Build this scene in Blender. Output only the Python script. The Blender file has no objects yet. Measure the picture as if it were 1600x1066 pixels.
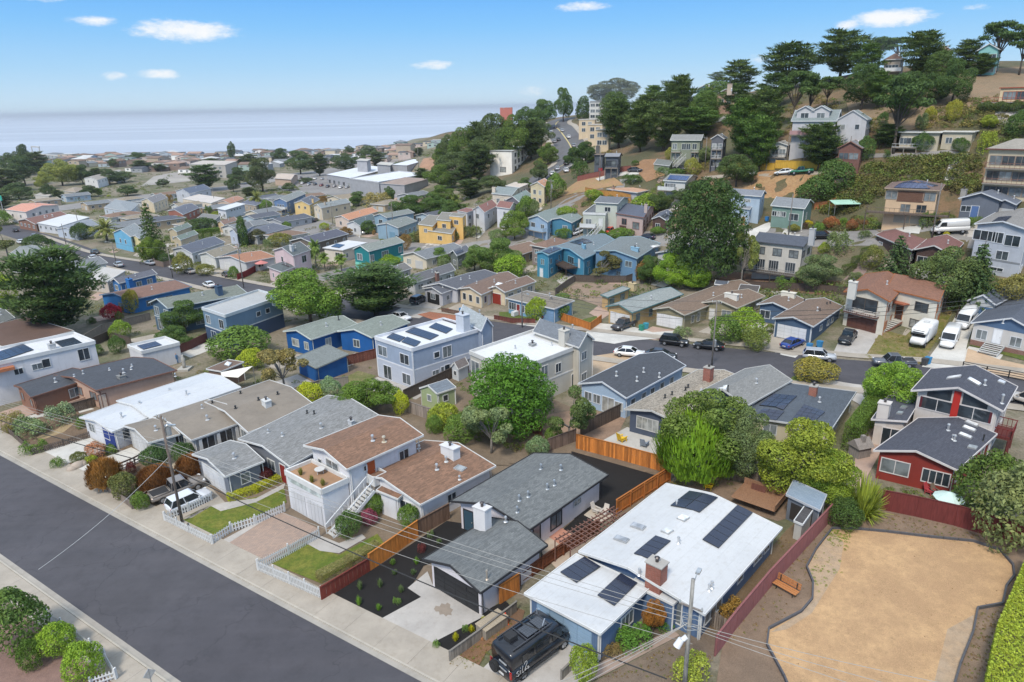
import bpy,math,random
import numpy as np
from mathutils import Vector,Matrix
random.seed(7);RNG=np.random.default_rng(7)
scn=bpy.context.scene
COL=scn.collection
# camera
F_PX=1067.0;HC=37.0
PITCH=math.atan((533-165.5)/F_PX);ROLL=0.0190
_U=np.array([0,math.sin(PITCH),math.cos(PITCH)]);_F=np.array([0,math.cos(PITCH),-math.sin(PITCH)])
_X=np.array([1.0,0,0])
_R=math.cos(ROLL)*_X-math.sin(ROLL)*_U;_UP=math.cos(ROLL)*_U+math.sin(ROLL)*_X
EYE=np.array([0,0,HC])
cam_d=bpy.data.cameras.new('camera');cam=bpy.data.objects.new('camera',cam_d);COL.objects.link(cam)
cam_d.sensor_width=36;cam_d.lens=F_PX*36/1600;cam_d.clip_end=60000;cam_d.clip_start=0.5
cam.matrix_world=Matrix(((_R[0],_UP[0],-_F[0],0),(_R[1],_UP[1],-_F[1],0),(_R[2],_UP[2],-_F[2],HC),(0,0,0,1)))
scn.camera=cam
# world, sun, exposure
SUN_EL=math.radians(52);SUN_AZ=math.radians(205)
W=bpy.data.worlds.new('World');scn.world=W;W.use_nodes=True
wn=W.node_tree.nodes;wl=W.node_tree.links;wn.clear()
out=wn.new('ShaderNodeOutputWorld');bg=wn.new('ShaderNodeBackground');bg.inputs[1].default_value=0.15
sky=wn.new('ShaderNodeTexSky');sky.sky_type='NISHITA';sky.sun_disc=False
sky.sun_elevation=SUN_EL;sky.sun_rotation=SUN_AZ;sky.air_density=1.0;sky.dust_density=0.6;sky.ozone_density=2.0;sky.altitude=50
tc=wn.new('ShaderNodeTexCoord');sep=wn.new('ShaderNodeSeparateXYZ');wl.new(tc.outputs['Generated'],sep.inputs[0])
def wmath(op,a,b=None,c=None):
 n=wn.new('ShaderNodeMath');n.operation=op
 for i,v in enumerate((a,b,c)):
  if v is None:continue
  if isinstance(v,(int,float)):n.inputs[i].default_value=v
  else:wl.new(v,n.inputs[i])
 return n.outputs[0]
ramp=wn.new('ShaderNodeValToRGB');wl.new(sep.outputs[2],ramp.inputs[0])
SKY_STOPS=[(0.0,(2.75,3.55,4.15)),(0.05,(1.72,2.95,4.2)),(0.10,(.98,2.45,4.3)),(0.155,(.50,1.9,4.35)),(0.22,(.6,1.9,4.3)),(0.5,(3.0,3.8,4.9)),(1.0,(3.8,4.4,5.2))]
while len(ramp.color_ramp.elements)<len(SKY_STOPS):ramp.color_ramp.elements.new(0.5)
for e,(p,c)in zip(ramp.color_ramp.elements,SKY_STOPS):e.position=p;e.color=tuple(v/8.0 for v in c)+(1,)
scl=wn.new('ShaderNodeVectorMath');scl.operation='SCALE';wl.new(ramp.outputs[0],scl.inputs[0]);scl.inputs[3].default_value=8.0
mixs=wn.new('ShaderNodeMix');mixs.data_type='RGBA';mixs.inputs[0].default_value=0.95
wl.new(sky.outputs[0],mixs.inputs[6]);wl.new(scl.outputs[0],mixs.inputs[7])
def skydir(px,py):
 d=_F*F_PX+_R*(px-800)+_UP*(533-py);return d/np.linalg.norm(d)
noi=wn.new('ShaderNodeTexNoise');noi.inputs['Scale'].default_value=44;noi.inputs['Detail'].default_value=7;noi.inputs['Roughness'].default_value=0.70
vs=wn.new('ShaderNodeVectorMath');vs.operation='MULTIPLY';vs.inputs[1].default_value=(1,1,2.6);wl.new(tc.outputs['Generated'],vs.inputs[0]);wl.new(vs.outputs[0],noi.inputs[0])
cloud=None
for(px,py,wx,wy,st)in[(146,33,46,11,.8),(292,48,96,21,1.0),(178,119,24,9,.8),(248,116,42,11,.9),(675,102,46,11,.9),(915,10,60,11,.8),(1395,28,66,16,1.1),(1325,39,26,10,.9),(1525,12,24,7,.7),(832,143,36,13,.65),(1190,92,34,11,.6),(60,-4,60,9,.7),(1262,78,26,9,.5)]:
 d=skydir(px,py);rx=wx*.78/F_PX;rz=wy*.74/F_PX
 right=np.array([d[1],-d[0],0.0]);right/=np.linalg.norm(right);upv=np.cross(right,d)
 def dotn(v,off):
  n=wn.new('ShaderNodeVectorMath');n.operation='DOT_PRODUCT';wl.new(tc.outputs['Generated'],n.inputs[0]);n.inputs[1].default_value=tuple(v)
  return n.outputs['Value']
 a=wmath('DIVIDE',dotn(right,0),rx);b=wmath('DIVIDE',dotn(upv,0),rz)
 r2=wmath('ADD',wmath('MULTIPLY',a,a),wmath('MULTIPLY',b,b))
 f=wmath('MULTIPLY',dotn(d,0),1.0);front=wmath('GREATER_THAN',f,0.5)
 m=wmath('MULTIPLY',wmath('MULTIPLY',wmath('SUBTRACT',1.0,wmath('MINIMUM',wmath('MULTIPLY',r2,.62),1.0)),front),st)
 cloud=m if cloud is None else wmath('MAXIMUM',cloud,m)
mr=wn.new('ShaderNodeMapRange');mr.interpolation_type='SMOOTHSTEP';mr.inputs[1].default_value=0.60;mr.inputs[2].default_value=1.02
wl.new(wmath('ADD',wmath('MULTIPLY',cloud,0.62),wmath('MULTIPLY',noi.outputs[0],0.72)),mr.inputs[0])
cl=wn.new('ShaderNodeMix');cl.data_type='RGBA';wl.new(mr.outputs[0],cl.inputs[0]);wl.new(mixs.outputs[2],cl.inputs[6]);cl.inputs[7].default_value=(4.3,4.4,4.5,1)
wl.new(cl.outputs[2],bg.inputs[0]);wl.new(bg.outputs[0],out.inputs[0])
sl=bpy.data.lights.new('sun','SUN');sun=bpy.data.objects.new('sun',sl);COL.objects.link(sun)
sl.energy=2.3;sl.angle=math.radians(12);sl.color=(1.0,0.93,0.82)
sd=Vector((math.sin(SUN_AZ)*math.cos(SUN_EL),math.cos(SUN_AZ)*math.cos(SUN_EL),math.sin(SUN_EL)))
sun.rotation_euler=sd.to_track_quat('Z','Y').to_euler()
scn.view_settings.view_transform='Standard';scn.view_settings.look='None'
scn.view_settings.exposure=0.58;scn.view_settings.gamma=1.0;scn.view_settings.use_curve_mapping=False
scn.render.engine='CYCLES';scn.cycles.use_denoising=True;scn.cycles.max_bounces=4;scn.cycles.transparent_max_bounces=4
scn.cycles.diffuse_bounces=3;scn.cycles.glossy_bounces=2;scn.cycles.transmission_bounces=2;scn.cycles.volume_bounces=0
# terrain: a height grid through surveyed spots
def ray(px,py):
 d=_F*F_PX+_R*(px-800)+_UP*(533-py);return d/np.linalg.norm(d)
def pz(px,py,z):
 d=ray(px,py);return EYE+d*((z-HC)/d[2])
def pd(px,py,D):
 d=ray(px,py);return EYE+d*(D/math.hypot(d[0],d[1]))
def proj(p):
 v=np.array(p,float)-EYE;k=v@_F
 return 800+F_PX*(v@_R)/k,533-F_PX*(v@_UP)/k
def near_plane(x,y):return 0.022*x+0.003*(y-45)
SP=[]
for x in range(-90,81,17):
 for y in list(range(-40,95,15)):
  SP.append((x,y,near_plane(x,y)))
for px,py,z in[(1300,560,1.2),(1585,600,1.7),(900,540,.3),(650,480,-.6),(1450,500,2.6),(1590,520,3.2),(1100,470,1.0),(1180,425,3),(1000,440,1.3),(900,430,1),(800,440,.2),(1480,365,9),(1290,375,5.5),(1000,374,2.2),(900,383,1.5),(760,390,.3),(620,408,-.8),(1450,455,5.5),(430,440,-2.5),(170,395,-4.5),(100,370,-5),(300,420,-3.6),(100,470,-3.5),(20,560,-2.5),(300,340,-6),(450,345,-5.5),(570,362,-3.2),(690,345,-1),(640,292,-7),(480,285,-8),(200,300,-8.5),(60,310,-8.5),(100,340,-7),(350,270,-9.5),(550,252,-10.5),(250,262,-10.5),(620,262,-9),(20,262,-10),(100,249,-12.5),(300,246,-12.5),(500,241,-12.5),(690,214,-12.5),(-150,250,-12),(100,243,-20),(300,240,-21),(500,235,-22),(700,207,-24),(-150,244,-20),(780,203,-25),(100,225,-30),(500,215,-32),(-200,225,-30),(800,345,3.5),(840,330,5.5),(755,350,2),(1430,380,7),(1560,420,7)]:
 SP.append(tuple(pz(px,py,z)))
for px,py,D in[(780,200,430),(830,190,430),(700,235,450),(870,200,400),(885,225,330),(890,252,275),(795,272,300),(880,290,225),(860,320,203),(760,300,260),(700,300,290),(960,270,215),(1000,300,195),(930,330,185),(1000,340,181),(1075,285,205),(1090,320,181),(1180,310,178),(1200,278,190),(1150,272,196),(1240,345,161),(1270,226,195),(1350,268,180),(1430,335,158),(1540,330,154),(1580,280,174),(1460,225,190),(1380,240,190),(1250,170,235),(1150,212,230),(1100,185,260),(1000,235,250),(940,215,330),(935,182,380),(1030,172,350),(1400,150,225),(1540,160,205),(1500,112,240),(1565,96,258),(1330,112,260),(1250,140,270),(1150,152,290),(1565,100,330),(1330,118,400),(1150,158,420),(1000,170,480),(830,192,520),(1700,300,160),(1750,150,220),(1900,400,140),(1750,100,280),(700,205,700)]:
 SP.append(tuple(pd(px,py,D)))
SP+=[(-600,100,-6),(-300,60,-4),(-200,0,-3),(150,0,4),(300,60,20),(450,300,60),(300,600,30),(500,800,10),(120,60,5),(120,100,8)]
SP=np.array(SP)
GX0,GX1,GY0,GY1,GS=-1300,620,-90,1500,5.0
_gx=np.arange(GX0,GX1+1,GS);_gy=np.arange(GY0,GY1+1,GS)
def _fit():
 P=SP[:,:2];n=len(P)
 K=np.hypot(P[:,None,0]-P[None,:,0],P[:,None,1]-P[None,:,1])
 A=np.zeros((n+3,n+3));A[:n,:n]=K-np.eye(n)*1.5;A[:n,n]=1;A[:n,n+1:]=P;A[n,:n]=1;A[n+1:,:n]=P.T
 w=np.linalg.solve(A,np.concatenate([SP[:,2],np.zeros(3)]))
 XX,YY=np.meshgrid(_gx,_gy);Z=w[n]+w[n+1]*XX+w[n+2]*YY
 for i in range(n):Z+=w[i]*np.hypot(XX-P[i,0],YY-P[i,1])
 for _ in range(2):
  Zp=np.pad(Z,1,mode='edge');Z=(Zp[:-2,1:-1]+Zp[2:,1:-1]+Zp[1:-1,:-2]+Zp[1:-1,2:]+2*Z)/6
 return np.clip(Z,-45,75)
GZ=_fit()
def ground(x,y):
 fx=min(max((x-GX0)/GS,0),len(_gx)-1.001);fy=min(max((y-GY0)/GS,0),len(_gy)-1.001)
 i,j=int(fx),int(fy);a,b=fx-i,fy-j
 return(GZ[j,i]*(1-a)+GZ[j,i+1]*a)*(1-b)+(GZ[j+1,i]*(1-a)+GZ[j+1,i+1]*a)*b
def at(px,py,h=0.0):
 """the point where the sight line through a photo pixel meets the ground raised by h"""
 d=ray(px,py);t0=4.0;s=0.6
 while t0<1800:
  p=EYE+d*t0
  if p[2]<ground(p[0],p[1])+h:break
  t0+=s;s=0.6+t0*0.006
 lo,hi=max(t0-s-1,0),t0
 for _ in range(26):
  m=(lo+hi)/2;p=EYE+d*m
  if p[2]<ground(p[0],p[1])+h:hi=m
  else:lo=m
 return EYE+d*hi
def dist(p):return float(np.linalg.norm(np.array(p)-EYE))
def g3(x,y,dz=0.0):return(x,y,ground(x,y)+dz)
# materials
MATS={}
def _nodes(name):
 m=bpy.data.materials.new(name);m.use_nodes=True;nt=m.node_tree
 p=nt.nodes['Principled BSDF'];return m,nt,p
def N(nt,t,**kw):
 n=nt.nodes.new(t)
 for k,v in kw.items():
  if k.startswith('i_'):
   key=k[2:];key=int(key)if key.isdigit()else key.replace('_',' ')
   n.inputs[key].default_value=v
  else:setattr(n,k,v)
 return n
def mixc(nt,fac,a,b,bt='MIX'):
 n=nt.nodes.new('ShaderNodeMix');n.data_type='RGBA';n.blend_type=bt
 for i,v in((0,fac),(6,a),(7,b)):
  if isinstance(v,bpy.types.NodeSocket):nt.links.new(v,n.inputs[i])
  elif i==0:n.inputs[0].default_value=v
  else:n.inputs[i].default_value=(v[0],v[1],v[2],1)
 return n.outputs[2]
def sc(c,k):return tuple(min(max(v*k,0),1)for v in c[:3])
def mat(kind,c=(.5,.5,.5),c2=None,rough=None):
 key=(kind,tuple(round(v,3)for v in c),c2 and tuple(round(v,3)for v in c2))
 if key in MATS:return MATS[key]
 m,nt,p=_nodes(kind);L=nt.links
 geo=N(nt,'ShaderNodeNewGeometry');pos=geo.outputs['Position']
 uv=N(nt,'ShaderNodeUVMap').outputs[0]
 def noise(scale,detail=4,vec=None,rg=.55):
  n=N(nt,'ShaderNodeTexNoise');n.inputs['Scale'].default_value=scale;n.inputs['Detail'].default_value=detail;n.inputs['Roughness'].default_value=rg
  L.new(vec if vec is not None else pos,n.inputs['Vector']);return n.outputs[0]
 def rng(v,a,b,c0=0.,c1=1.):
  n=N(nt,'ShaderNodeMapRange');L.new(v,n.inputs[0])
  for i,x in enumerate((a,b,c0,c1)):n.inputs[i+1].default_value=x
  return n.outputs[0]
 def bump(h,s,d=.02):
  b=N(nt,'ShaderNodeBump');b.inputs['Strength'].default_value=s;b.inputs['Distance'].default_value=d;L.new(h,b.inputs['Height']);L.new(b.outputs[0],p.inputs['Normal'])
 def brick(w,h,mortar=.01,off=.5,vec=uv,c1=None,c2_=None,cm=None):
  b=N(nt,'ShaderNodeTexBrick');L.new(vec,b.inputs['Vector']);b.offset=off
  b.inputs['Scale'].default_value=1;b.inputs['Brick Width'].default_value=w;b.inputs['Row Height'].default_value=h;b.inputs['Mortar Size'].default_value=mortar
  b.inputs['Mortar Smooth'].default_value=.3;b.inputs['Bias'].default_value=0
  for k,v in(('Color1',c1),('Color2',c2_),('Mortar',cm)):
   if v:b.inputs[k].default_value=(*v[:3],1)
  return b
 def base(s):L.new(s,p.inputs['Base Color'])
 R=.8
 if kind in('stucco','paint'):
  n=noise(.5,5);n2=noise(14,3);R=.75
  col=mixc(nt,rng(n,.3,.7),sc(c,.88),sc(c,1.06));mp=N(nt,'ShaderNodeMapping');mp.inputs['Scale'].default_value=(2.2,2.2,.25);L.new(pos,mp.inputs[0]);n5=noise(1.2,5,mp.outputs[0],.65);col=mixc(nt,rng(n5,.52,.8,0,.4),col,(c[0]*.62,c[1]*.6,c[2]*.56));base(mixc(nt,rng(n2,.35,.65,0,.12),col,sc(c,.7)))
  if kind=='stucco':bump(noise(40,3),.25,.02)
 elif kind in('siding','vsiding'):
  b=brick(40 if kind=='siding' else.3,.18 if kind=='siding' else 60,.012,c1=c,c2_=sc(c,.95),cm=sc(c,.62));n=noise(.6,4)
  base(mixc(nt,rng(n,.3,.7,0,.16),b.outputs[0],sc(c,.7)));bump(b.outputs['Fac'],-.5,.02);R=.65
 elif kind=='shingle':
  d=c2 or sc(c,.72)
  b=brick(.42,.15,.012,c1=sc(c,1.1),c2_=sc(d,1.0),cm=sc(c,.55));n=noise(.35,6,rg=.65);n2=noise(9,4)
  col=mixc(nt,rng(n,.35,.68,0,.55),b.outputs[0],d);base(mixc(nt,rng(n2,.4,.7,0,.3),col,sc(c,1.35)))
  bump(b.outputs['Fac'],-.7,.03);R=.95
 elif kind=='membrane':
  n=noise(.18,6,rg=.7);n2=noise(2.5,5)
  b=brick(30,1.0,.02,c1=c,c2_=sc(c,.97),cm=sc(c,.86))
  col=mixc(nt,rng(n,.42,.72,0,.45),b.outputs[0],sc(c,.70));mp=N(nt,'ShaderNodeMapping');mp.inputs['Scale'].default_value=(.5,5,1);L.new(uv,mp.inputs[0]);n5=noise(1.0,5,mp.outputs[0],.7);col=mixc(nt,rng(n5,.5,.75,0,.4),col,sc(c,.72));base(mixc(nt,rng(n2,.52,.78,0,.45),col,(c[0]*.7,c[1]*.66,c[2]*.6)));R=.6;bump(noise(1.2,3),.1,.03)
 elif kind=='gravelroof':
  v=N(nt,'ShaderNodeTexVoronoi');v.inputs['Scale'].default_value=7;L.new(pos,v.inputs['Vector'])
  sp=N(nt,'ShaderNodeSeparateColor');L.new(v.outputs['Color'],sp.inputs[0])
  n=noise(.4,5);col=mixc(nt,sp.outputs[0],sc(c,.55),sc(c,1.5));base(mixc(nt,rng(n,.4,.7,0,.5),col,sc(c,.7)));bump(v.outputs['Distance'],.6,.05);R=.95
 elif kind=='asphalt':
  n=noise(.12,6,rg=.7);n2=noise(30,3);n3=noise(.9,5,rg=.7)
  col=mixc(nt,rng(n,.35,.65),sc(c,.82),sc(c,1.22));col=mixc(nt,rng(n3,.5,.72,0,.5),col,sc(c,.55));n4=noise(.03,3);col=mixc(nt,rng(n4,.4,.6),col,mixc(nt,1.0,col,(.80,.78,.80),'MULTIPLY'))
  mp=N(nt,'ShaderNodeMapping');mp.inputs['Rotation'].default_value=(0,0,.57);mp.inputs['Scale'].default_value=(.05,.75,1);L.new(pos,mp.inputs[0]);n5=noise(1.0,4,mp.outputs[0],.6);col=mixc(nt,rng(n5,.35,.65,0,.6),col,mixc(nt,1.0,col,(1.32,1.28,1.24),'MULTIPLY'))
  wv=N(nt,'ShaderNodeVectorMath');wv.operation='ADD';L.new(pos,wv.inputs[0]);nz=N(nt,'ShaderNodeTexNoise');nz.inputs['Scale'].default_value=.5;nz.inputs['Detail'].default_value=5;L.new(pos,nz.inputs['Vector']);ws=N(nt,'ShaderNodeVectorMath');ws.operation='SCALE';ws.inputs[3].default_value=3.5;L.new(nz.outputs['Color'],ws.inputs[0]);L.new(ws.outputs[0],wv.inputs[1])
  vo=N(nt,'ShaderNodeTexVoronoi');vo.feature='DISTANCE_TO_EDGE';vo.inputs['Scale'].default_value=.11;L.new(wv.outputs[0],vo.inputs['Vector']);col=mixc(nt,rng(vo.outputs['Distance'],.0,.008,.55,0),col,sc(c,.35))
  base(mixc(nt,rng(n2,.3,.75,0,.35),col,sc(c,1.7)));bump(n2,.3,.01);R=.88
 elif kind=='concrete':
  n=noise(.35,6,rg=.68);n2=noise(18,3);n3=noise(1.7,6,rg=.7)
  col=mixc(nt,rng(n,.3,.7),sc(c,.8),sc(c,1.1));col=mixc(nt,rng(n3,.52,.78,0,.5),col,(c[0]*.6,c[1]*.56,c[2]*.5))
  base(mixc(nt,rng(n2,.4,.7,0,.15),col,sc(c,.6)));bump(n2,.15,.01);R=.9
 elif kind=='brick':
  b=brick(.24,.085,.008,c1=c,c2_=sc(c,.7),cm=(.32,.28,.25));base(mixc(nt,rng(noise(1.5,4),.4,.7,0,.35),b.outputs[0],sc(c,.6)));bump(b.outputs['Fac'],-.4,.01)
 elif kind=='paver':
  b=brick(.32,.16,.014,c1=c,c2_=(c[0]*.72,c[1]*.78,c[2]*.85),cm=sc(c,.6));base(mixc(nt,rng(noise(.6,4),.35,.7,0,.4),b.outputs[0],sc(c,.8)));bump(b.outputs['Fac'],-.4,.01)
 elif kind in('soil','mulch','drygrass'):
  n=noise(.22,7,rg=.75);n2=noise(1.6,7,rg=.78);n3=noise(16,4,rg=.8);d=c2 or sc(c,.6)
  col=mixc(nt,rng(n,.40,.58),c,d);col=mixc(nt,rng(n2,.44,.62,0,.7),col,sc(c,.55 if kind!='mulch' else.6))
  base(mixc(nt,rng(n3,.35,.7,0,.6),col,sc(c,1.5)));bump(n3,.9,.06);R=1
 elif kind=='grass':
  n=noise(.55,7,rg=.75);n3=noise(14,4,rg=.8);n2=noise(2.5,6,rg=.75);d=c2 or(c[0]*1.5,c[1]*1.05,c[2]*1.1)
  col=mixc(nt,rng(n,.42,.60),c,d);col=mixc(nt,rng(n2,.44,.62,0,.55),col,sc(c,.5));base(mixc(nt,rng(n3,.35,.7,0,.55),col,sc(c,.4)));bump(n3,1.,.08);R=1
 elif kind=='hill':
  n=noise(.045,7,rg=.68);n2=noise(.3,6,rg=.7);n3=noise(2.5,5,rg=.7);d=c2 or(.09,.10,.04)
  col=mixc(nt,rng(n,.46,.56),c,d);col=mixc(nt,rng(n2,.45,.65,0,.7),col,sc(d,.8));sx=N(nt,'ShaderNodeSeparateXYZ');L.new(pos,sx.inputs[0]);hillf=rng(sx.outputs[2],4,11);hcol=mixc(nt,rng(n,.42,.56),(.215,.135,.075),(.105,.10,.05));hcol=mixc(nt,rng(n2,.45,.65,0,.7),hcol,(.10,.095,.045));col=mixc(nt,hillf,col,hcol)
  base(mixc(nt,rng(n3,.4,.7,0,.55),col,mixc(nt,1.0,col,(.4,.42,.36),'MULTIPLY')));bump(n3,.8,.3);R=1
 elif kind in('wood','oc_wood'):
  cc=c
  if kind=='oc_wood':cc=N(nt,'ShaderNodeObjectInfo').outputs['Color']
  mp=N(nt,'ShaderNodeMapping');mp.inputs['Scale'].default_value=(9,9,.7);L.new(pos,mp.inputs[0])
  n=noise(1.5,5,mp.outputs[0]);n2=noise(.5,3)
  if kind=='oc_wood':
   col=mixc(nt,1.0,cc,mixc(nt,rng(n,.3,.7),(.62,.58,.54),(1.1,1.08,1.05)),'MULTIPLY')
  else:col=mixc(nt,rng(n,.3,.7),sc(c,.62),sc(c,1.12))
  base(col);R=.85;bump(n,.3,.01)
 elif kind=='oc_paint':
  base(N(nt,'ShaderNodeObjectInfo').outputs['Color']);R=.6
 elif kind=='carpaint':
  base(N(nt,'ShaderNodeObjectInfo').outputs['Color']);R=.28;p.inputs['Coat Weight'].default_value=.6;p.inputs['Coat Roughness'].default_value=.08;p.inputs['Metallic'].default_value=.15
 elif kind=='glass':
  n=noise(.8,3);base(mixc(nt,rng(n,.4,.6),sc(c,.7),sc(c,1.3)));R=.08;p.inputs['Specular IOR Level'].default_value=.7
 elif kind=='solar':
  b=brick(.165,.165,.006,off=0,c1=c,c2_=sc(c,.92),cm=sc(c,2.2));base(b.outputs[0]);R=.22;p.inputs['Specular IOR Level'].default_value=.6
 elif kind=='metal':
  base(mixc(nt,rng(noise(3,4),.3,.7),sc(c,.8),sc(c,1.1)));R=.42;p.inputs['Metallic'].default_value=.6
 elif kind=='bark':
  mp=N(nt,'ShaderNodeMapping');mp.inputs['Scale'].default_value=(6,6,1.2);L.new(pos,mp.inputs[0]);n=noise(1.2,5,mp.outputs[0])
  base(mixc(nt,rng(n,.3,.7),sc(c,.55),sc(c,1.3)));bump(n,.6,.05);R=1
 elif kind=='leaf':
  oc=N(nt,'ShaderNodeObjectInfo');tcn=N(nt,'ShaderNodeTexCoord')
  n=noise(5.0,4,tcn.outputs['Object']);r=geo.outputs['Random Per Island']
  v=mixc(nt,r,(.38,.42,.38),(1.62,1.58,1.35));col=mixc(nt,1.0,oc.outputs['Color'],v,'MULTIPLY')
  col=mixc(nt,rng(n,.40,.62,0,.55),col,mixc(nt,1.0,oc.outputs['Color'],(1.55,1.35,.9),'MULTIPLY'))
  base(col);R=.7;p.inputs['Specular IOR Level'].default_value=.25
  tr=N(nt,'ShaderNodeBsdfTranslucent');L.new(col,tr.inputs[0]);ms=N(nt,'ShaderNodeMixShader');ms.inputs[0].default_value=.22
  L.new(p.outputs[0],ms.inputs[1]);L.new(tr.outputs[0],ms.inputs[2]);L.new(ms.outputs[0],nt.nodes['Material Output'].inputs[0])
 elif kind=='sea':
  mp=N(nt,'ShaderNodeMapping');mp.inputs['Scale'].default_value=(.0004,.004,1);L.new(pos,mp.inputs[0]);n=noise(1.,6,mp.outputs[0],.6);base(mixc(nt,rng(n,.38,.62),sc(c,.84),sc(c,1.14)));R=.38
  mp=N(nt,'ShaderNodeMapping');mp.inputs['Scale'].default_value=(1,1,1);L.new(pos,mp.inputs[0]);bump(noise(.05,6,mp.outputs[0]),.35,1.5)
 else:
  base(mixc(nt,rng(noise(4,3),.3,.7),sc(c,.9),sc(c,1.05)))
 p.inputs['Roughness'].default_value=R if rough is None else rough
 MATS[key]=m;return m
# mesh building
class MB:
 def __init__(s):s.v=[];s.f=[];s.m=[];s.mats=[];s.cur=0
 def use(s,m):
  if m not in s.mats:s.mats.append(m)
  s.cur=s.mats.index(m);return s
 def face(s,pts):
  i=len(s.v);s.v+=[tuple(map(float,p))for p in pts];s.f.append(tuple(range(i,i+len(pts))));s.m.append(s.cur)
 def hexa(s,b,t):
  i=len(s.v);s.v+=[tuple(map(float,p))for p in list(b)+list(t)]
  for q in((3,2,1,0),(4,5,6,7),(0,1,5,4),(1,2,6,5),(2,3,7,6),(3,0,4,7)):
   s.f.append(tuple(i+k for k in q));s.m.append(s.cur)
 def box(s,x0,x1,y0,y1,z0,z1):
  s.hexa([(x0,y0,z0),(x1,y0,z0),(x1,y1,z0),(x0,y1,z0)],[(x0,y0,z1),(x1,y0,z1),(x1,y1,z1),(x0,y1,z1)])
 def beam(s,p,q,w,h,up=(0,0,1)):
  p,q=Vector(p),Vector(q);d=(q-p).normalized();u=Vector(up)
  sd_=d.cross(u)
  if sd_.length<1e-4:sd_=Vector((1,0,0))
  sd_.normalize();u=sd_.cross(d);a=sd_*(w/2);b=u*h
  s.hexa([p-a-b,p+a-b,q+a-b,q-a-b],[p-a,p+a,q+a,q-a])
 def cyl(s,p,q,r0,r1=None,n=8,cap=True):
  r1=r0 if r1 is None else r1
  p,q=Vector(p),Vector(q);d=(q-p).normalized();a=d.orthogonal().normalized();b=d.cross(a);i=len(s.v)
  for c_,r in((p,r0),(q,r1)):
   for k in range(n):
    t=2*math.pi*k/n;s.v.append(tuple(c_+a*(r*math.cos(t))+b*(r*math.sin(t))))
  for k in range(n):
   l=(k+1)%n;s.f.append((i+k,i+l,i+n+l,i+n+k));s.m.append(s.cur)
  if cap:s.f.append(tuple(i+n+k for k in range(n)));s.m.append(s.cur);s.f.append(tuple(i+n-1-k for k in range(n)));s.m.append(s.cur)
 def tube(s,pts,r,n=6):
  for a,b in zip(pts[:-1],pts[1:]):s.cyl(a,b,r,r,n,False)
 def loft(s,rings,cap=True):
  i=len(s.v);n=len(rings[0])
  for r in rings:s.v+=[tuple(map(float,p))for p in r]
  for k in range(len(rings)-1):
   for j in range(n):
    l=(j+1)%n;s.f.append((i+k*n+j,i+k*n+l,i+(k+1)*n+l,i+(k+1)*n+j));s.m.append(s.cur)
  if cap:
   s.f.append(tuple(i+n-1-j for j in range(n)));s.m.append(s.cur);e=i+(len(rings)-1)*n;s.f.append(tuple(e+j for j in range(n)));s.m.append(s.cur)
 def mesh(s,name,m=None,smooth=False,uv=True):
  me=bpy.data.meshes.new(name);me.from_pydata(s.v,[],s.f)
  for mm in(s.mats or([m]if m else[])):me.materials.append(mm)
  if s.mats:me.polygons.foreach_set('material_index',s.m)
  if smooth:me.polygons.foreach_set('use_smooth',[True]*len(s.f))
  if uv and len(s.f)<6000:
   l=me.uv_layers.new(name='UVMap');vals=[]
   for f in s.f:
    a,b,c_=s.v[f[0]],s.v[f[1]],s.v[f[2]]
    e1=(b[0]-a[0],b[1]-a[1],b[2]-a[2]);e2=(c_[0]-a[0],c_[1]-a[1],c_[2]-a[2])
    nx,ny,nz=e1[1]*e2[2]-e1[2]*e2[1],e1[2]*e2[0]-e1[0]*e2[2],e1[0]*e2[1]-e1[1]*e2[0]
    ln=math.sqrt(nx*nx+ny*ny+nz*nz)or 1;nx/=ln;ny/=ln;nz/=ln
    h=math.hypot(nx,ny)
    if h>.02:tx,ty,tz=-ny/h,nx/h,0
    else:
     h2=math.sqrt(e1[0]**2+e1[1]**2+e1[2]**2)or 1;tx,ty,tz=e1[0]/h2,e1[1]/h2,e1[2]/h2
    bx,by,bz=ny*tz-nz*ty,nz*tx-nx*tz,nx*ty-ny*tx
    for i in f:
     v=s.v[i];vals+=[v[0]*tx+v[1]*ty+v[2]*tz,v[0]*bx+v[1]*by+v[2]*bz]
   l.data.foreach_set('uv',vals)
  return me
 def build(s,name,m=None,parent=None,smooth=False,loc=None):
  return link(name,s.mesh(name,m,smooth),parent,loc)
def link(name,me,parent=None,loc=None,rot=None,scale=None):
 o=bpy.data.objects.new(name,me);COL.objects.link(o)
 if parent is not None:o.parent=parent
 if loc is not None:o.location=loc
 if rot is not None:o.rotation_euler=rot
 if scale is not None:o.scale=scale
 return o
def tag(o,label=None,cat=None,group=None,kind=None):
 for k,v in(('label',label),('category',cat),('group',group),('kind',kind)):
  if v:o[k]=v
 return o
def short(t):
 w=t.split()
 for drop in(('a','an','the'),('its','with','of','and')):
  if len(w)>16:w=[x for x in w if x not in drop]
 if len(w)>16:print('LONG',' '.join(w))
 return ' '.join(w)
def nth(i):return('first second third fourth fifth sixth seventh eighth ninth tenth eleventh twelfth thirteenth fourteenth fifteenth sixteenth seventeenth eighteenth nineteenth twentieth'.split()+['farther']*80)[i]
def empty(name,loc,rz=0,label=None,cat=None,group=None):
 label=label and short(label)
 o=bpy.data.objects.new(name,None);COL.objects.link(o);o.location=loc;o.rotation_euler=(0,0,rz);o.empty_display_size=.3
 return tag(o,label,cat,group)
def dup(o,parent=None,color=None):
 c=o.copy();COL.objects.link(c);c.parent=parent
 if color is not None:c.color=(*color,1)
 for ch in o.children:dup(ch,c,color)
 return c
WHITE=(.64,.64,.63);PAL={}
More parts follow.
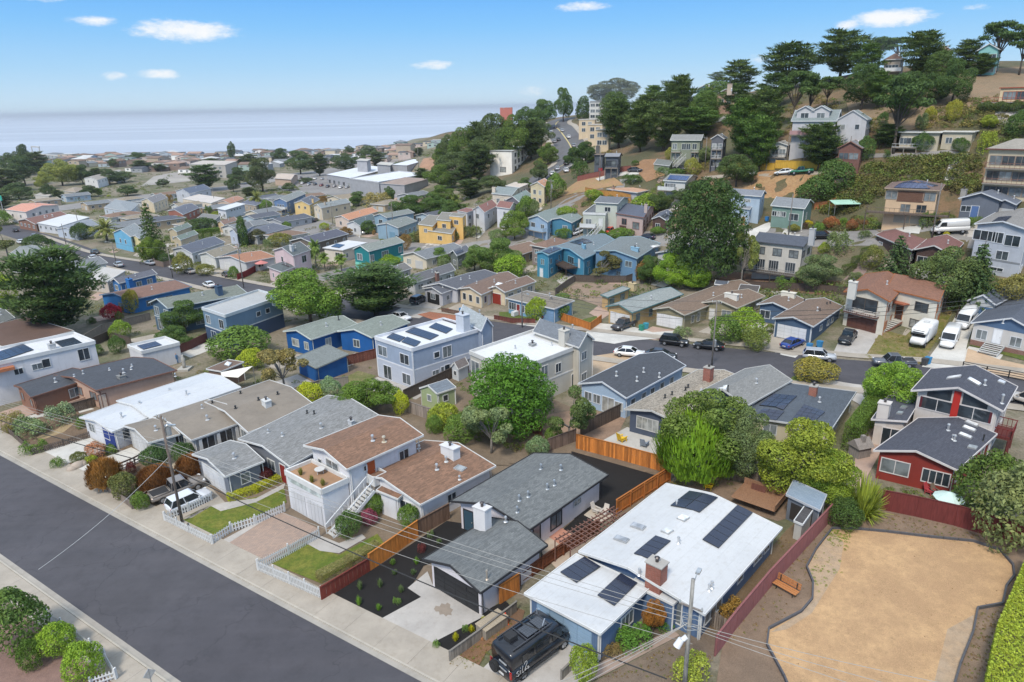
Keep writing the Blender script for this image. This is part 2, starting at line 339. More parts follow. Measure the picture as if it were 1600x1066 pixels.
def quadmesh(name,Q,m):
 n=len(Q);me=bpy.data.meshes.new(name);me.vertices.add(n*4);me.vertices.foreach_set('co',np.ascontiguousarray(Q,dtype=np.float32).ravel())
 me.loops.add(n*4);me.loops.foreach_set('vertex_index',np.arange(n*4,dtype=np.int32));me.polygons.add(n)
 me.polygons.foreach_set('loop_start',np.arange(0,n*4,4,dtype=np.int32));me.update(calc_edges=True);me.materials.append(m);return me
# ground sheets draped on the terrain
def refine(poly,step):
 """triangulate a 2-D polygon and cut it down until its edges are shorter than step"""
 import bmesh
 bm=bmesh.new();vs_=[bm.verts.new((x,y,0))for x,y in poly];f=bm.faces.new(vs_)
 bmesh.ops.triangulate(bm,faces=[f])
 for _ in range(8):
  es=[e for e in bm.edges if e.calc_length()>step]
  if not es or len(bm.verts)>20000:break
  bmesh.ops.subdivide_edges(bm,edges=es,cuts=1);bmesh.ops.triangulate(bm,faces=bm.faces[:])
 return bm
def sheet(name,poly,m,dz,step=4.0,parent=None,thick=0.0,kind='structure',label=None):
 """poly: world xy points"""
 bm=refine(poly,step)
 for v in bm.verts:v.co.z=ground(v.co.x,v.co.y)+dz
 import bmesh
 bmesh.ops.recalc_face_normals(bm,faces=bm.faces[:])
 if sum(f.normal.z for f in bm.faces)<0:bmesh.ops.reverse_faces(bm,faces=bm.faces[:])
 if thick:
  r=bmesh.ops.extrude_face_region(bm,geom=bm.faces[:])
  top=[g for g in r['geom']if isinstance(g,bmesh.types.BMVert)]
  for v in top:v.co.z+=thick
 l=bm.loops.layers.uv.new('UVMap')
 for f in bm.faces:
  for lo in f.loops:lo[l].uv=(lo.vert.co.x*.75+lo.vert.co.y*.66,-lo.vert.co.x*.66+lo.vert.co.y*.75)
 me=bpy.data.meshes.new(name);bm.to_mesh(me);bm.free();me.materials.append(m)
 o=link(name,me,parent)
 if kind and parent is None:o['kind']=kind
 if label:o['label']=label
 return o
def px2(pts,h=0.0):return[tuple(at(x,y,h)[:2])for x,y in pts]
def psheet(name,pts,m,dz,**k):return sheet(name,px2(pts),m,dz,**k)
ROADS=[]
def road(name,pts,width,m,dz,ext=0,**k):
 """a strip of constant width along photo-pixel or world points"""
 c=np.array([at(*p)[:2]for p in pts])
 if ext:
  d0=c[0]-c[1];c=np.vstack([c[0]+d0/np.linalg.norm(d0)*ext,c]);d1=c[-1]-c[-2];c=np.vstack([c,c[-1]+d1/np.linalg.norm(d1)*ext])
 q=[]
 for i in range(len(c)-1):
  p0,p1,p2,p3=c[max(i-1,0)],c[i],c[i+1],c[min(i+2,len(c)-1)]
  n=max(2,int(np.linalg.norm(p2-p1)/4))
  for t in np.linspace(0,1,n,endpoint=False):
   q.append(.5*((2*p1)+(-p0+p2)*t+(2*p0-5*p1+4*p2-p3)*t*t+(-p0+3*p1-3*p2+p3)*t**3))
 q.append(c[-1]);q=np.array(q);t=np.gradient(q,axis=0);t/=np.linalg.norm(t,axis=1)[:,None]+1e-9;nrm=np.stack([-t[:,1],t[:,0]],1)
 if name=='road':ROADS.append((q,width))
 mb=MB().use(m);K=max(2,int(width/2.5));rows=[]
 for i in range(len(q)):
  rows.append([g3(*(q[i]+nrm[i]*width*(j/K-.5)),dz)for j in range(K+1)])
 for a,b in zip(rows[:-1],rows[1:]):
  for j in range(K):mb.face([a[j+1],a[j],b[j],b[j+1]])
 o=mb.build(name);o['kind']='structure'
 return o,q,nrm
# windows and doors (meshes shared between alike ones)
CACHE={}
GLASS=[(.035,.045,.055),(.16,.18,.19),(.07,.085,.10),(.30,.31,.30)]
def win_meshes(w,h,fc,gi,cols):
 k=('w',round(w,1),round(h,1),fc,gi,cols)
 if k not in CACHE:
  f=MB();t=.09;d=.07
  f.box(-w/2-t,w/2+t,-d,.01,-t,0);f.box(-w/2-t,w/2+t,-d,.01,h,h+t)
  f.box(-w/2-t,-w/2,-d,.01,0,h);f.box(w/2,w/2+t,-d,.01,0,h)
  for i in range(1,cols):x=-w/2+w*i/cols;f.box(x-.035,x+.035,-d+.012,.01,0,h)
  p=MB();p.box(-w/2,w/2,-.03,.01,0,h)
  CACHE[k]=(f.mesh('window',mat('paint',fc)),p.mesh('pane',mat('glass',GLASS[gi])))
 return CACHE[k]
def gdoor_meshes(w,h,c,rows,cols):
 k=('g',round(w,1),round(h,1),c,rows,cols)
 if k not in CACHE:
  f=MB();f.box(-w/2,w/2,-.03,.01,0,h)
  p=MB();a,b=w/cols,h/rows;p.box(-a/2+.04,a/2-.04,-.02,.005,.03,b-.03)
  CACHE[k]=(f.mesh('garage_door',mat('paint',sc(c,.8))),p.mesh('panel',mat('paint',c)))
 return CACHE[k]
ALLBLOCKS=[];HOUSES=[]
class House:
 """a building: an Empty at its base that parents walls, roofs, fascias, windows, doors, chimneys ... as meshes of their own"""
 def __init__(s,label,wall,roofc,name='house',cat='house',wk='stucco',rk='shingle',trim=WHITE,roof2=None,group=None,far=False):
  HOUSES.append(s);s.used=set();s.root=None;s.label,s.name,s.cat,s.group=label,name,cat,group;s.far=far
  s.wm=mat(wk,wall);s.rm=mat(rk,roofc,roof2);s.tm=mat('paint',trim);s.trim=trim;s.wall=wall;s.blocks=[]
 def _root(s,p):
  if s.root is None:s.root=empty(s.name,tuple(p),0,s.label,s.cat,s.group);s.O=Vector(p)
 def part(s,name,mb,m=None,parent=None,**k):
  mb.v=[(x-s.O.x,y-s.O.y,z-s.O.z)for x,y,z in mb.v];return mb.build(name,m,parent or s.root,**k)
 def block(s,A,B,C,h,roof='g',rise=.9,o=.4,wall=None,base=None,ridge=.5,roofm=None,low=None,fascia=True,hz=0.0,wallm=None):
  """A, B, C: photo pixels of three eave corners (near left, near right, far right) at height h over the ground (hz: extra base height)"""
  b=at(B[0],B[1],h+hz);z=b[2]
  if HC-z<16:
   hb=math.hypot(b[0],b[1]);vd=np.array([b[0],b[1]])/hb;an=.14;v=np.array([vd[0]*math.cos(an)+vd[1]*math.sin(an),-vd[0]*math.sin(an)+vd[1]*math.cos(an)]);u=np.array([v[1],-v[0]])
   da=ray(*A)[:2];M_=np.array([[da[0],u[0]],[da[1],u[1]]]);t_=np.linalg.solve(M_,np.array([b[0],b[1]]))[1];a=(b[0]-u[0]*t_,b[1]-u[1]*t_,z)
   dep=min(max(t_*.75,6.5),11);c=(b[0]+v[0]*dep,b[1]+v[1]*dep,z);return s.blockw(a,b,c,h,roof,rise,o,base,ridge,roofm,low,fascia,wallm)
  a=pz(A[0],A[1],z);c=pz(C[0],C[1],z)
  return s.blockw(a,b,c,h,roof,rise,o,base,ridge,roofm,low,fascia,wallm)
 def blockw(s,a,b,c,h,roof='g',rise=.9,o=.4,base=None,ridge=.5,roofm=None,low=None,fascia=True,wallm=None):
  a,b,c=Vector(a),Vector(b),Vector(c);z=b.z;a.z=z;c.z=z
  u,v=b-a,c-b;W_,D_=u.length,v.length;un,vn=u/W_,v/D_
  if base is None:base=z-h
  gl=min(ground(*(a+u*i+v*j)[:2])for i in(0,.5,1)for j in(0,.5,1))-.4
  zb=min(base-.2,gl)if low is None else low
  s._root(Vector(((a.x+c.x)/2,(a.y+c.y)/2,base)))
  bl=dict(a=a,u=un,v=vn,W=W_,D=D_,z=z,h=h,roof=roof,rise=rise,o=o,base=base,ridge=ridge);s.blocks.append(bl);ALLBLOCKS.append(bl)
  def P(i,j,zz):q=a+un*i+vn*j;return(q.x,q.y,zz)
  bl['P']=P;wl_,wr,wf,wk_=o,W_-o,o,D_-o
  def rz(i,j):
   if roof=='g':k=ridge*W_;return z+rise*(i/k if i<k else(W_-i)/(W_-k))
   if roof=='gu':k=ridge*D_;return z+rise*(j/k if j<k else(D_-j)/(D_-k))
   if roof=='hip':m=min(W_,D_)/2;return z+rise*min(min(i,W_-i),min(j,D_-j),m)/m
   if roof=='shed':return z+rise*j/D_
   if roof=='shedu':return z+rise*i/W_
   return z
  bl['rz']=rz;dz=.04;mb=MB()
  def wallquad(pts):mb.face([P(i,j,zb)for i,j in(pts[0],pts[-1])]+[P(i,j,rz(i,j)-dz)for i,j in reversed(pts)])
  kx=ridge*W_ if roof=='g' else W_/2;ky=ridge*D_ if roof=='gu' else D_/2
  wallquad([(wl_,wf),(kx,wf),(wr,wf)]);wallquad([(wr,wf),(wr,ky),(wr,wk_)]);wallquad([(wr,wk_),(kx,wk_),(wl_,wk_)]);wallquad([(wl_,wk_),(wl_,ky),(wl_,wf)])
  s.part('wall',mb,wallm or s.wm)
  t=.14;rb=MB()
  def slab(pts):
   lo_=[P(i,j,rz(i,j)-.02)for i,j in pts];hi=[(x,y,q+t)for x,y,q in lo_];n=len(pts);i0=len(rb.v);rb.v+=[tuple(p)for p in lo_+hi]
   rb.f.append(tuple(i0+n-1-k for k in range(n)));rb.f.append(tuple(i0+n+k for k in range(n)))
   for k in range(n):l=(k+1)%n;rb.f.append((i0+k,i0+l,i0+n+l,i0+n+k))
   rb.m+=[0]*(n+2)
  edges=[]
  if roof=='g':
   slab([(0,0),(kx,0),(kx,D_),(0,D_)]);slab([(kx,0),(W_,0),(W_,D_),(kx,D_)])
   edges=[((0,0),(kx,0)),((kx,0),(W_,0)),((W_,0),(W_,D_)),((W_,D_),(kx,D_)),((kx,D_),(0,D_)),((0,D_),(0,0))]
  elif roof=='gu':
   slab([(0,0),(W_,0),(W_,ky),(0,ky)]);slab([(0,ky),(W_,ky),(W_,D_),(0,D_)])
   edges=[((0,0),(W_,0)),((W_,0),(W_,ky)),((W_,ky),(W_,D_)),((W_,D_),(0,D_)),((0,D_),(0,ky)),((0,ky),(0,0))]
  elif roof=='hip':
   m=min(W_,D_)/2
   r1,r2=((m,m),(m,D_-m))if W_<=D_ else((m,m),(W_-m,m))
   if W_<=D_:slab([(0,0),(W_,0),r1]);slab([(W_,0),(W_,D_),r2,r1]);slab([(W_,D_),(0,D_),r2]);slab([(0,D_),(0,0),r1,r2])
   else:slab([(0,0),(W_,0),r2,r1]);slab([(W_,0),(W_,D_),r2]);slab([(W_,D_),(0,D_),r1,r2]);slab([(0,D_),(0,0),r1])
   edges=[((0,0),(W_,0)),((W_,0),(W_,D_)),((W_,D_),(0,D_)),((0,D_),(0,0))]
  else:
   slab([(0,0),(W_,0),(W_,D_),(0,D_)]);edges=[((0,0),(W_,0)),((W_,0),(W_,D_)),((W_,D_),(0,D_)),((0,D_),(0,0))]
  bl['roofo']=s.part('roof',rb,roofm or s.rm)
  if fascia:
   fb=MB();H_=.2 if roof!='parapet' else.55;up=.05 if roof!='parapet' else.35
   for(i0,j0),(i1,j1)in edges:
    p=Vector(P(i0,j0,rz(i0,j0)+t+up));q=Vector(P(i1,j1,rz(i1,j1)+t+up));fb.beam(p,q,.07 if roof!='parapet' else.18,H_)
   s.part('fascia' if roof!='parapet' else 'parapet',fb,s.tm)
   if not s.far and h>2.2 and o>.1 and low is None:
    p=Vector(P(W_-o+.04,D_*.97,base));db=MB();db.box(p.x-.04,p.x+.04,p.y-.04,p.y+.04,base+.1,z-.05);p=Vector(P(W_-o+.04,o+.15,base));s.part('downpipe',db,s.tm);db=MB();db.box(p.x-.04,p.x+.04,p.y-.04,p.y+.04,base+.1,z-.05);s.part('downpipe',db,s.tm)
  return s
 def _side(s,bl,side,f):
  P,W_,D_,o=bl['P'],bl['W'],bl['D'],bl['o']
  if side=='F':i,j,x,n=o+f*(W_-2*o),o,bl['u'],-bl['v']
  elif side=='R':i,j,x,n=W_-o,o+f*(D_-2*o),bl['v'],bl['u']
  elif side=='K':i,j,x,n=W_-o-f*(W_-2*o),D_-o,-bl['u'],bl['v']
  else:i,j,x,n=o,D_-o-f*(D_-2*o),-bl['v'],-bl['u']
  n=Vector((x.y,-x.x,0))
  return Vector(P(i,j,0)),x,n
 def _place(s,name,me,bl,side,f,z,parent=None,out=0.0):
  s.used.add((s.blocks.index(bl),side));p,x,n=s._side(bl,side,f);p=p+n*out;ang=math.atan2(x.y,x.x)
  return link(name,me,s.root,(p.x-s.O.x,p.y-s.O.y,bl['base']+z-s.O.z),(0,0,ang))
 def win(s,b,side,f,z,w,h,gi=0,cols=None,fc=None):
  if s.far or gi==0:gi=random.choice((0,0,0,2,1)if not s.far else(0,0,2,1,1,3))if not(w>3)else gi
  cols=cols or(1 if w<1 else 2 if w<2.3 else 3);fm,pm=win_meshes(w,h,fc or s.trim,gi,cols)
  o=s._place('window',fm,s.blocks[b],side,f,z);link('pane',pm,o);return s
 def wins(s,b,side,fs,z,w,h,gi=0,**k):
  for f in fs:s.win(b,side,f,z,w,h,gi,**k)
  return s
 def door(s,b,side,f,w=.95,h=2.05,c=(.3,.05,.03),z=0):
  mb=MB();mb.box(-w/2,w/2,-.05,.01,0,h);fr=MB();fr.box(-w/2-.09,-w/2,-.08,.01,0,h+.09);fr.box(w/2,w/2+.09,-.08,.01,0,h+.09);fr.box(-w/2,w/2,-.08,.01,h,h+.09)
  o=s._place('door',mb.mesh('door',mat('paint',c)),s.blocks[b],side,f,z);fr.build('door_frame',s.tm,o)
  k=MB();k.box(w/2-.15,w/2-.09,-.12,-.05,.95,1.05);k.build('handle',mat('metal',(.5,.48,.42)),o);return s
 def gar(s,b,side,f,w=4.9,h=2.15,c=WHITE,rows=4,cols=4,z=.05):
  fm,pm=gdoor_meshes(w,h,c,rows,cols);o=s._place('garage_door',fm,s.blocks[b],side,f,z)
  if s.far:rows=1;
  for i in range(rows if not s.far else 0):
   for j in range(cols):link('panel',pm,o,(-w/2+w*(j+.5)/cols,-.03,h*i/rows))
  return s
 def hit(s,b,px,py,up=.14):
  bl=s.blocks[b];z=bl['z']+bl['rise']*.5 if bl['roof']in('g','gu','hip','shed','shedu')else bl['z']
  for _ in range(14):
   p=pz(px,py,z);r=Vector(p)-bl['a'];M=Matrix(((bl['u'].x,bl['v'].x),(bl['u'].y,bl['v'].y))).inverted()
   ij=M@Vector((r.x,r.y));i=min(max(ij.x,0),bl['W']);j=min(max(ij.y,0),bl['D']);z=.5*z+.5*(bl['rz'](i,j)+up)
  return Vector(pz(px,py,z)),i,j
 def chim(s,b,px,py,w=.9,d=.7,h=1.3,c=(.32,.1,.06),kind='brick',cap=True):
  p,i,j=s.hit(b,px,py);bl=s.blocks[b];mb=MB();g=mb;u,v=bl['u']*(w/2),bl['v']*(d/2)
  def ring(z,k=1):return[tuple(p+(-u-v)*k+Vector((0,0,z))),tuple(p+(u-v)*k+Vector((0,0,z))),tuple(p+(u+v)*k+Vector((0,0,z))),tuple(p+(v-u)*k+Vector((0,0,z)))]
  mb.hexa(ring(-.9),ring(h));o=s.part('chimney',mb,mat(kind,c))
  cb=MB();cb.hexa(ring(h,1.14),ring(h+.1,1.14));s.part('chimney_cap',cb,mat('concrete',(.4,.38,.35))if kind=='brick' else mat('paint',sc(c,.95)),o)
  fb=MB();fb.cyl(p+Vector((0,0,h+.1)),p+Vector((0,0,h+.45)),.13,.13,8);fb.cyl(p+Vector((0,0,h+.45)),p+Vector((0,0,h+.55)),.22,.1,8);s.part('flue',fb,mat('metal',(.1,.09,.09)),o)
  return s
 def _on(s,bl,i,j,h=.0):return Vector(bl['P'](i,j,bl['rz'](min(max(i,0),bl['W']),min(max(j,0),bl['D']))+.12+h))
 def patchbox(s,b,p0,p1,p2,h0,h1):
  """eight corners of a flat box lying on the roof over the parallelogram p0, p1, p2 (photo pixels)"""
  bl=s.blocks[b];_,i0,j0=s.hit(b,*p0);_,i1,j1=s.hit(b,*p1);_,i2,j2=s.hit(b,*p2)
  return bl,(i0,j0),(i1-i0,j1-j0),(i2-i0,j2-j0)
 def solar(s,b,p0,p1,p2,nu,nv,c=(.022,.028,.05)):
  bl,o_,du,dv=s.patchbox(b,p0,p1,p2,0,0);m=mat('solar',c);em=mat('metal',(.07,.075,.085));g=.03
  for a in range(nu):
   for e in range(nv):
    def q(x,y,h):return s._on(bl,o_[0]+du[0]*x+dv[0]*y,o_[1]+du[1]*x+dv[1]*y,h)
    x0,x1,y0,y1=(a+g/2)/nu,(a+1-g/2)/nu,(e+g/2)/nv,(e+1-g/2)/nv
    cs=[(x0,y0),(x1,y0),(x1,y1),(x0,y1)]
    if(Vector((du[0],du[1])).cross(Vector((dv[0],dv[1]))))<0:cs.reverse()
    mb=MB().use(em);mb.hexa([q(*k,.06)for k in cs],[q(*k,.13)for k in cs]);mb.use(m)
    xm,ym=(x0+x1)/2,(y0+y1)/2;mb.face([q(xm+(k[0]-xm)*.97,ym+(k[1]-ym)*.97,.134)for k in cs]);s.part('solar_panel',mb)
  return s
 def skyl(s,b,p0,p1,p2,c=(.75,.77,.78)):
  bl,o_,du,dv=s.patchbox(b,p0,p1,p2,0,0)
  def q(x,y,h):return s._on(bl,o_[0]+du[0]*x+dv[0]*y,o_[1]+du[1]*x+dv[1]*y,h)
  cs=[(0,0),(1,0),(1,1),(0,1)]
  if(Vector((du[0],du[1])).cross(Vector((dv[0],dv[1]))))<0:cs.reverse()
  mb=MB();mb.hexa([q(*k,-.05)for k in cs],[q(*k,.14)for k in cs]);o=s.part('skylight',mb,mat('metal',(.5,.5,.5)))
  pb=MB();pb.hexa([q(.5+(k[0]-.5)*.86,.5+(k[1]-.5)*.86,.1)for k in cs],[q(.5+(k[0]-.5)*.84,.5+(k[1]-.5)*.84,.19)for k in cs]);s.part('pane',pb,mat('glass',c),o);return s
 def vent(s,b,px,py,h=.45,r=.08,c=(.6,.6,.6)):
  p,i,j=s.hit(b,px,py);mb=MB();mb.cyl(p-Vector((0,0,.1)),p+Vector((0,0,h)),r,r,8);mb.cyl(p+Vector((0,0,h)),p+Vector((0,0,h+.12)),r*1.7,r*1.2,8)
  mb.cyl(p-Vector((0,0,.03)),p+Vector((0,0,.05)),r*2.6,r*1.3,8);s.part('vent_pipe',mb,mat('metal',c));return s
 def box(s,name,b,side,f0,f1,z0,z1,d0,d1,m,parent=None):
  """a box on a wall side between fractions f0..f1, heights z0..z1, reaching out d0..d1 metres"""
  bl=s.blocks[b];p,x,n=s._side(bl,side,f0);q,_,_=s._side(bl,side,f1);bz=Vector((0,0,bl['base']));mb=MB()
  cs=[p+n*d1,q+n*d1,q+n*d0,p+n*d0]
  mb.hexa([c+bz+Vector((0,0,z0))for c in cs],[c+bz+Vector((0,0,z1))for c in cs]);return s.part(name,mb,m,parent)
 def band(s,b,side,z,h=.16,c=None):
  return s.box('trim_band',b,side,-.005,1.005,z,z+h,-.01,.04,mat('paint',c or s.trim))and s
 def corner(s,b,f,side='F',h=None,c=None):
  bl=s.blocks[b];s.box('corner_board',b,side,f-.012,f+.012,0,(h or bl['h'])-.15,-.01,.035,mat('paint',c or s.trim));return s
 def rail(s,b,side,f0,f1,z,d,c=WHITE,h=1.0,posts=None,floor=(.3,.26,.22),solid=False,legs=True):
  """a balcony or deck out from a wall: floor, posts and balusters"""
  bl=s.blocks[b];fm=mat('wood',floor);s.box('deck_floor',b,side,f0,f1,z-.2,z,0,d,fm)
  p,x,n=s._side(bl,side,f0);q,_,_=s._side(bl,side,f1);bz=Vector((0,0,bl['base']+z));m=mat('paint',c);mb=MB()
  path=[p,p+n*d,q+n*d,q]
  for a_,b_ in zip(path[:-1],path[1:]):
   a_,b_=a_+bz,b_+bz;L=(b_-a_).length
   mb.beam(a_+Vector((0,0,h)),b_+Vector((0,0,h)),.09,.07)
   if solid:mb.beam(a_+Vector((0,0,h-.08)),b_+Vector((0,0,h-.08)),.05,h-.1)
   else:
    mb.beam(a_+Vector((0,0,.15)),b_+Vector((0,0,.15)),.06,.06)
    k=max(2,int(L/(.35 if not s.far else.8)))
    for i in range(k+1):r=a_+(b_-a_)*(i/k);mb.beam(r,r+Vector((0,0,h-.05)),.04,.04,(1,0,0))
  s.part('railing',mb,m)
  if legs:
   for c_ in(p+n*(d-.15),q+n*(d-.15),(p+q)/2+n*(d-.15)):
    lb=MB();lb.box(c_.x-.07,c_.x+.07,c_.y-.07,c_.y+.07,min(ground(c_.x,c_.y)-.2,bl['base']+z-.3),bl['base']+z-.2);s.part('deck_post',lb,fm)
  return s
 def stairs(s,p0,z0,p1,z1,w,c=WHITE,treads=None,rail=True):
  """a straight flight from world xy p0 (height z0) to p1 (height z1)"""
  p0,p1=Vector((*p0,z0)),Vector((*p1,z1));n=treads or max(3,int((z1-z0)/.19));d=p1-p0;h=Vector((d.x,d.y,0));sdv=Vector((h.y,-h.x,0)).normalized()*(w/2)
  m=mat('paint',c);st=MB()
  for k in(-1,1):st.beam(p0+sdv*k,p1+sdv*k,.08,.32)
  stair=s.part('stair',st,m);stp=h/n
  tr=MB()
  for i in range(n):
   a_=p0+d*((i+.1)/n);b_=a_+stp*.95;z=a_.z+.12
   cs=[a_-sdv,a_+sdv,b_+sdv,b_-sdv];tr.hexa([(q.x,q.y,z-.05)for q in cs],[(q.x,q.y,z)for q in cs])
  s.part('treads',tr,mat('concrete',(.5,.49,.47)),stair)
  if rail:
   rb=MB()
   for k in(-1,1):
    rb.beam(p0+sdv*k+Vector((0,0,1.05)),p1+sdv*k+Vector((0,0,1.05)),.08,.08)
    for i in range(0,n+1,2):a_=p0+d*(i/n)+sdv*k;rb.beam(a_,a_+Vector((0,0,1.05)),.05,.05,(1,0,0))
   s.part('handrail',rb,m,stair)
  return s
# fences
def fence(label,pts,h=1.8,c=(.2,.13,.09),bw=.15,style='board',cap=True,group=None,var=.25,world=False,post=2.4,name='fence',stuff=False,gapf=.06,dz=0.0,tops=None):
 P=[np.array(p[:2])for p in pts]if world else[np.array(at(*p)[:2])for p in pts]
 root=empty(name,g3(*P[0]),0,label,'fence',group);O=Vector(root.location);rnd=random.Random(len(label)*7+int(P[0][0]*10))
 m=mat('oc_wood')if style!='picket' else mat('paint',c)
 def at2(q,z):return Vector((q[0],q[1],ground(*q)+dz+z))-O
 nb=0;pbm=MB();run=MB()
 for a,b in zip(P[:-1],P[1:]):
  L=float(np.linalg.norm(b-a));t=(b-a)/L;ang=math.atan2(t[1],t[0]);nv=np.array([t[1],-t[0]])
  k=max(1,round(L/post))
  for i in range(k+1):
   q=a+t*(L*i/k)-nv*.07;r=at2(q,0);w=.05 if style in('panel','rail')else.055;hh=h+(.12 if style=='picket' else.02)
   pbm.box(r.x-w,r.x+w,r.y-w,r.y+w,r.z-.3,r.z+hh)
  for i in range(k):
   q0,q1=a+t*(L*i/k)-nv*.04,a+t*(L*(i+1)/k)-nv*.04
   for z in((.35,h-.2)if style!='rail' else(.3,.62,.95)):pbm.beam(at2(q0,z),at2(q1,z),.05,.09)
   if cap and style!='picket':pbm.beam(at2(q0+nv*.04,h+.05),at2(q1+nv*.04,h+.05),.14,.05)
  if style=='rail':continue
  step=bw*(1+gapf)if style=='board' else bw*1.9 if style=='picket' else post
  n=max(1,int(L/step));step=L/n
  for i in range(n):
   q=a+t*(step*(i+.5));w=step/(1+gapf)if style=='board' else bw if style=='picket' else step*.985
   hh=h*(1+rnd.uniform(-.012,.012))if style=='board' else h
   cc=sc(c,1+rnd.uniform(-var,var))if style!='picket' else c
   if nb<300 and not stuff:
    key=('fb',style,round(w,2),round(h,2))
    if key not in CACHE:
     bmb=MB()
     if style=='picket':
      bmb.box(-w/2,w/2,-.012,.012,.06,h-.08);bmb.face([(-w/2,-.012,h-.08),(w/2,-.012,h-.08),(0,-.012,h)]);bmb.face([(w/2,.012,h-.08),(-w/2,.012,h-.08),(0,.012,h)])
     else:bmb.box(-w/2,w/2,-.012,.012,.03,h)
     CACHE[key]=bmb.mesh({'board':'board','picket':'picket','panel':'panel'}[style],m)
    o=link({'board':'board','picket':'picket','panel':'panel'}[style],CACHE[key],root,at2(q,0),(0,0,ang),(1,1,hh/h));o.color=(*cc,1);nb+=1
   else:
    p0,p1=at2(q-t*w/2,0),at2(q+t*w/2,0);nn=Vector((nv[0],nv[1],0))*.012
    run.hexa([p0+nn,p1+nn,p1-nn,p0-nn],[x+Vector((0,0,hh))for x in(p0+nn,p1+nn,p1-nn,p0-nn)])
 o=pbm.build('posts_and_rails',mat('wood',sc(c,.8))if style not in('picket',)else mat('paint',c),root)
 if run.f:o=run.build('boards',mat('wood',c),root);o['kind']='stuff'
 return root
# foliage
def _rand_dirs(n,rg):
 d=rg.normal(size=(n,3));return d/np.linalg.norm(d,axis=1)[:,None]
def leaf_quads(pos,nrm,size,rg,aspect=.6,jit=.6):
 n=len(pos);nn=nrm+rg.normal(size=(n,3))*jit;nn/=np.linalg.norm(nn,axis=1)[:,None]+1e-9
 a=np.cross(nn,_rand_dirs(n,rg));a/=np.linalg.norm(a,axis=1)[:,None]+1e-9;b=np.cross(nn,a)
 s=(size*rg.uniform(.55,1.35,n))[:,None];a=a*s;b=b*s*aspect
 return np.stack([pos-a,pos-b*.9+a*.1,pos+a,pos+b*.9+a*.1],1)
def lobes_crown(lobes,n,leaf,seed,upbias=.25,inner=.72,aspect=.6,jit=.6,lo=.78):
 rg=np.random.default_rng(seed);L=np.array(lobes,float);ar=(L[:,3]*L[:,4]+L[:,3]*L[:,5]+L[:,4]*L[:,5]);k=rg.choice(len(L),size=n*2,p=ar/ar.sum())
 d=_rand_dirs(n*2,rg);d[:,2]+=upbias;d/=np.linalg.norm(d,axis=1)[:,None];r=rg.uniform(lo,1.06,n*2)[:,None]
 pos=L[k,:3]+d*L[k,3:]*r;keep=np.ones(len(pos),bool)
 for i in range(len(L)):
  q=(((pos-L[i,:3])/L[i,3:])**2).sum(1);keep&=~((q<inner**2)&(k!=i))
 pos,d=pos[keep][:n],(d/L[k,3:])[keep][:n];d/=np.linalg.norm(d,axis=1)[:,None]
 return leaf_quads(pos,d,leaf,rg,aspect,jit)
def trunk_mesh(name,tops,r0,m,z0=-.04,fork=.3,seed=0):
 rg=random.Random(seed);mb=MB();f=Vector((rg.uniform(-.02,.02),rg.uniform(-.02,.02),fork));mb.cyl((0,0,z0),f,r0,r0*.72,8)
 for t in tops:
  t=Vector(t);mid=f.lerp(t,.5)+Vector((rg.uniform(-.04,.04),rg.uniform(-.04,.04),.03));mb.cyl(f,mid,r0*.5,r0*.3,6,False);mb.cyl(mid,t,r0*.3,r0*.1,5,False)
 return mb.mesh(name,m,True,False)
LEAF=mat('leaf');BARK=mat('bark',(.09,.07,.055));BARK2=mat('bark',(.20,.18,.16))
PROTO={}
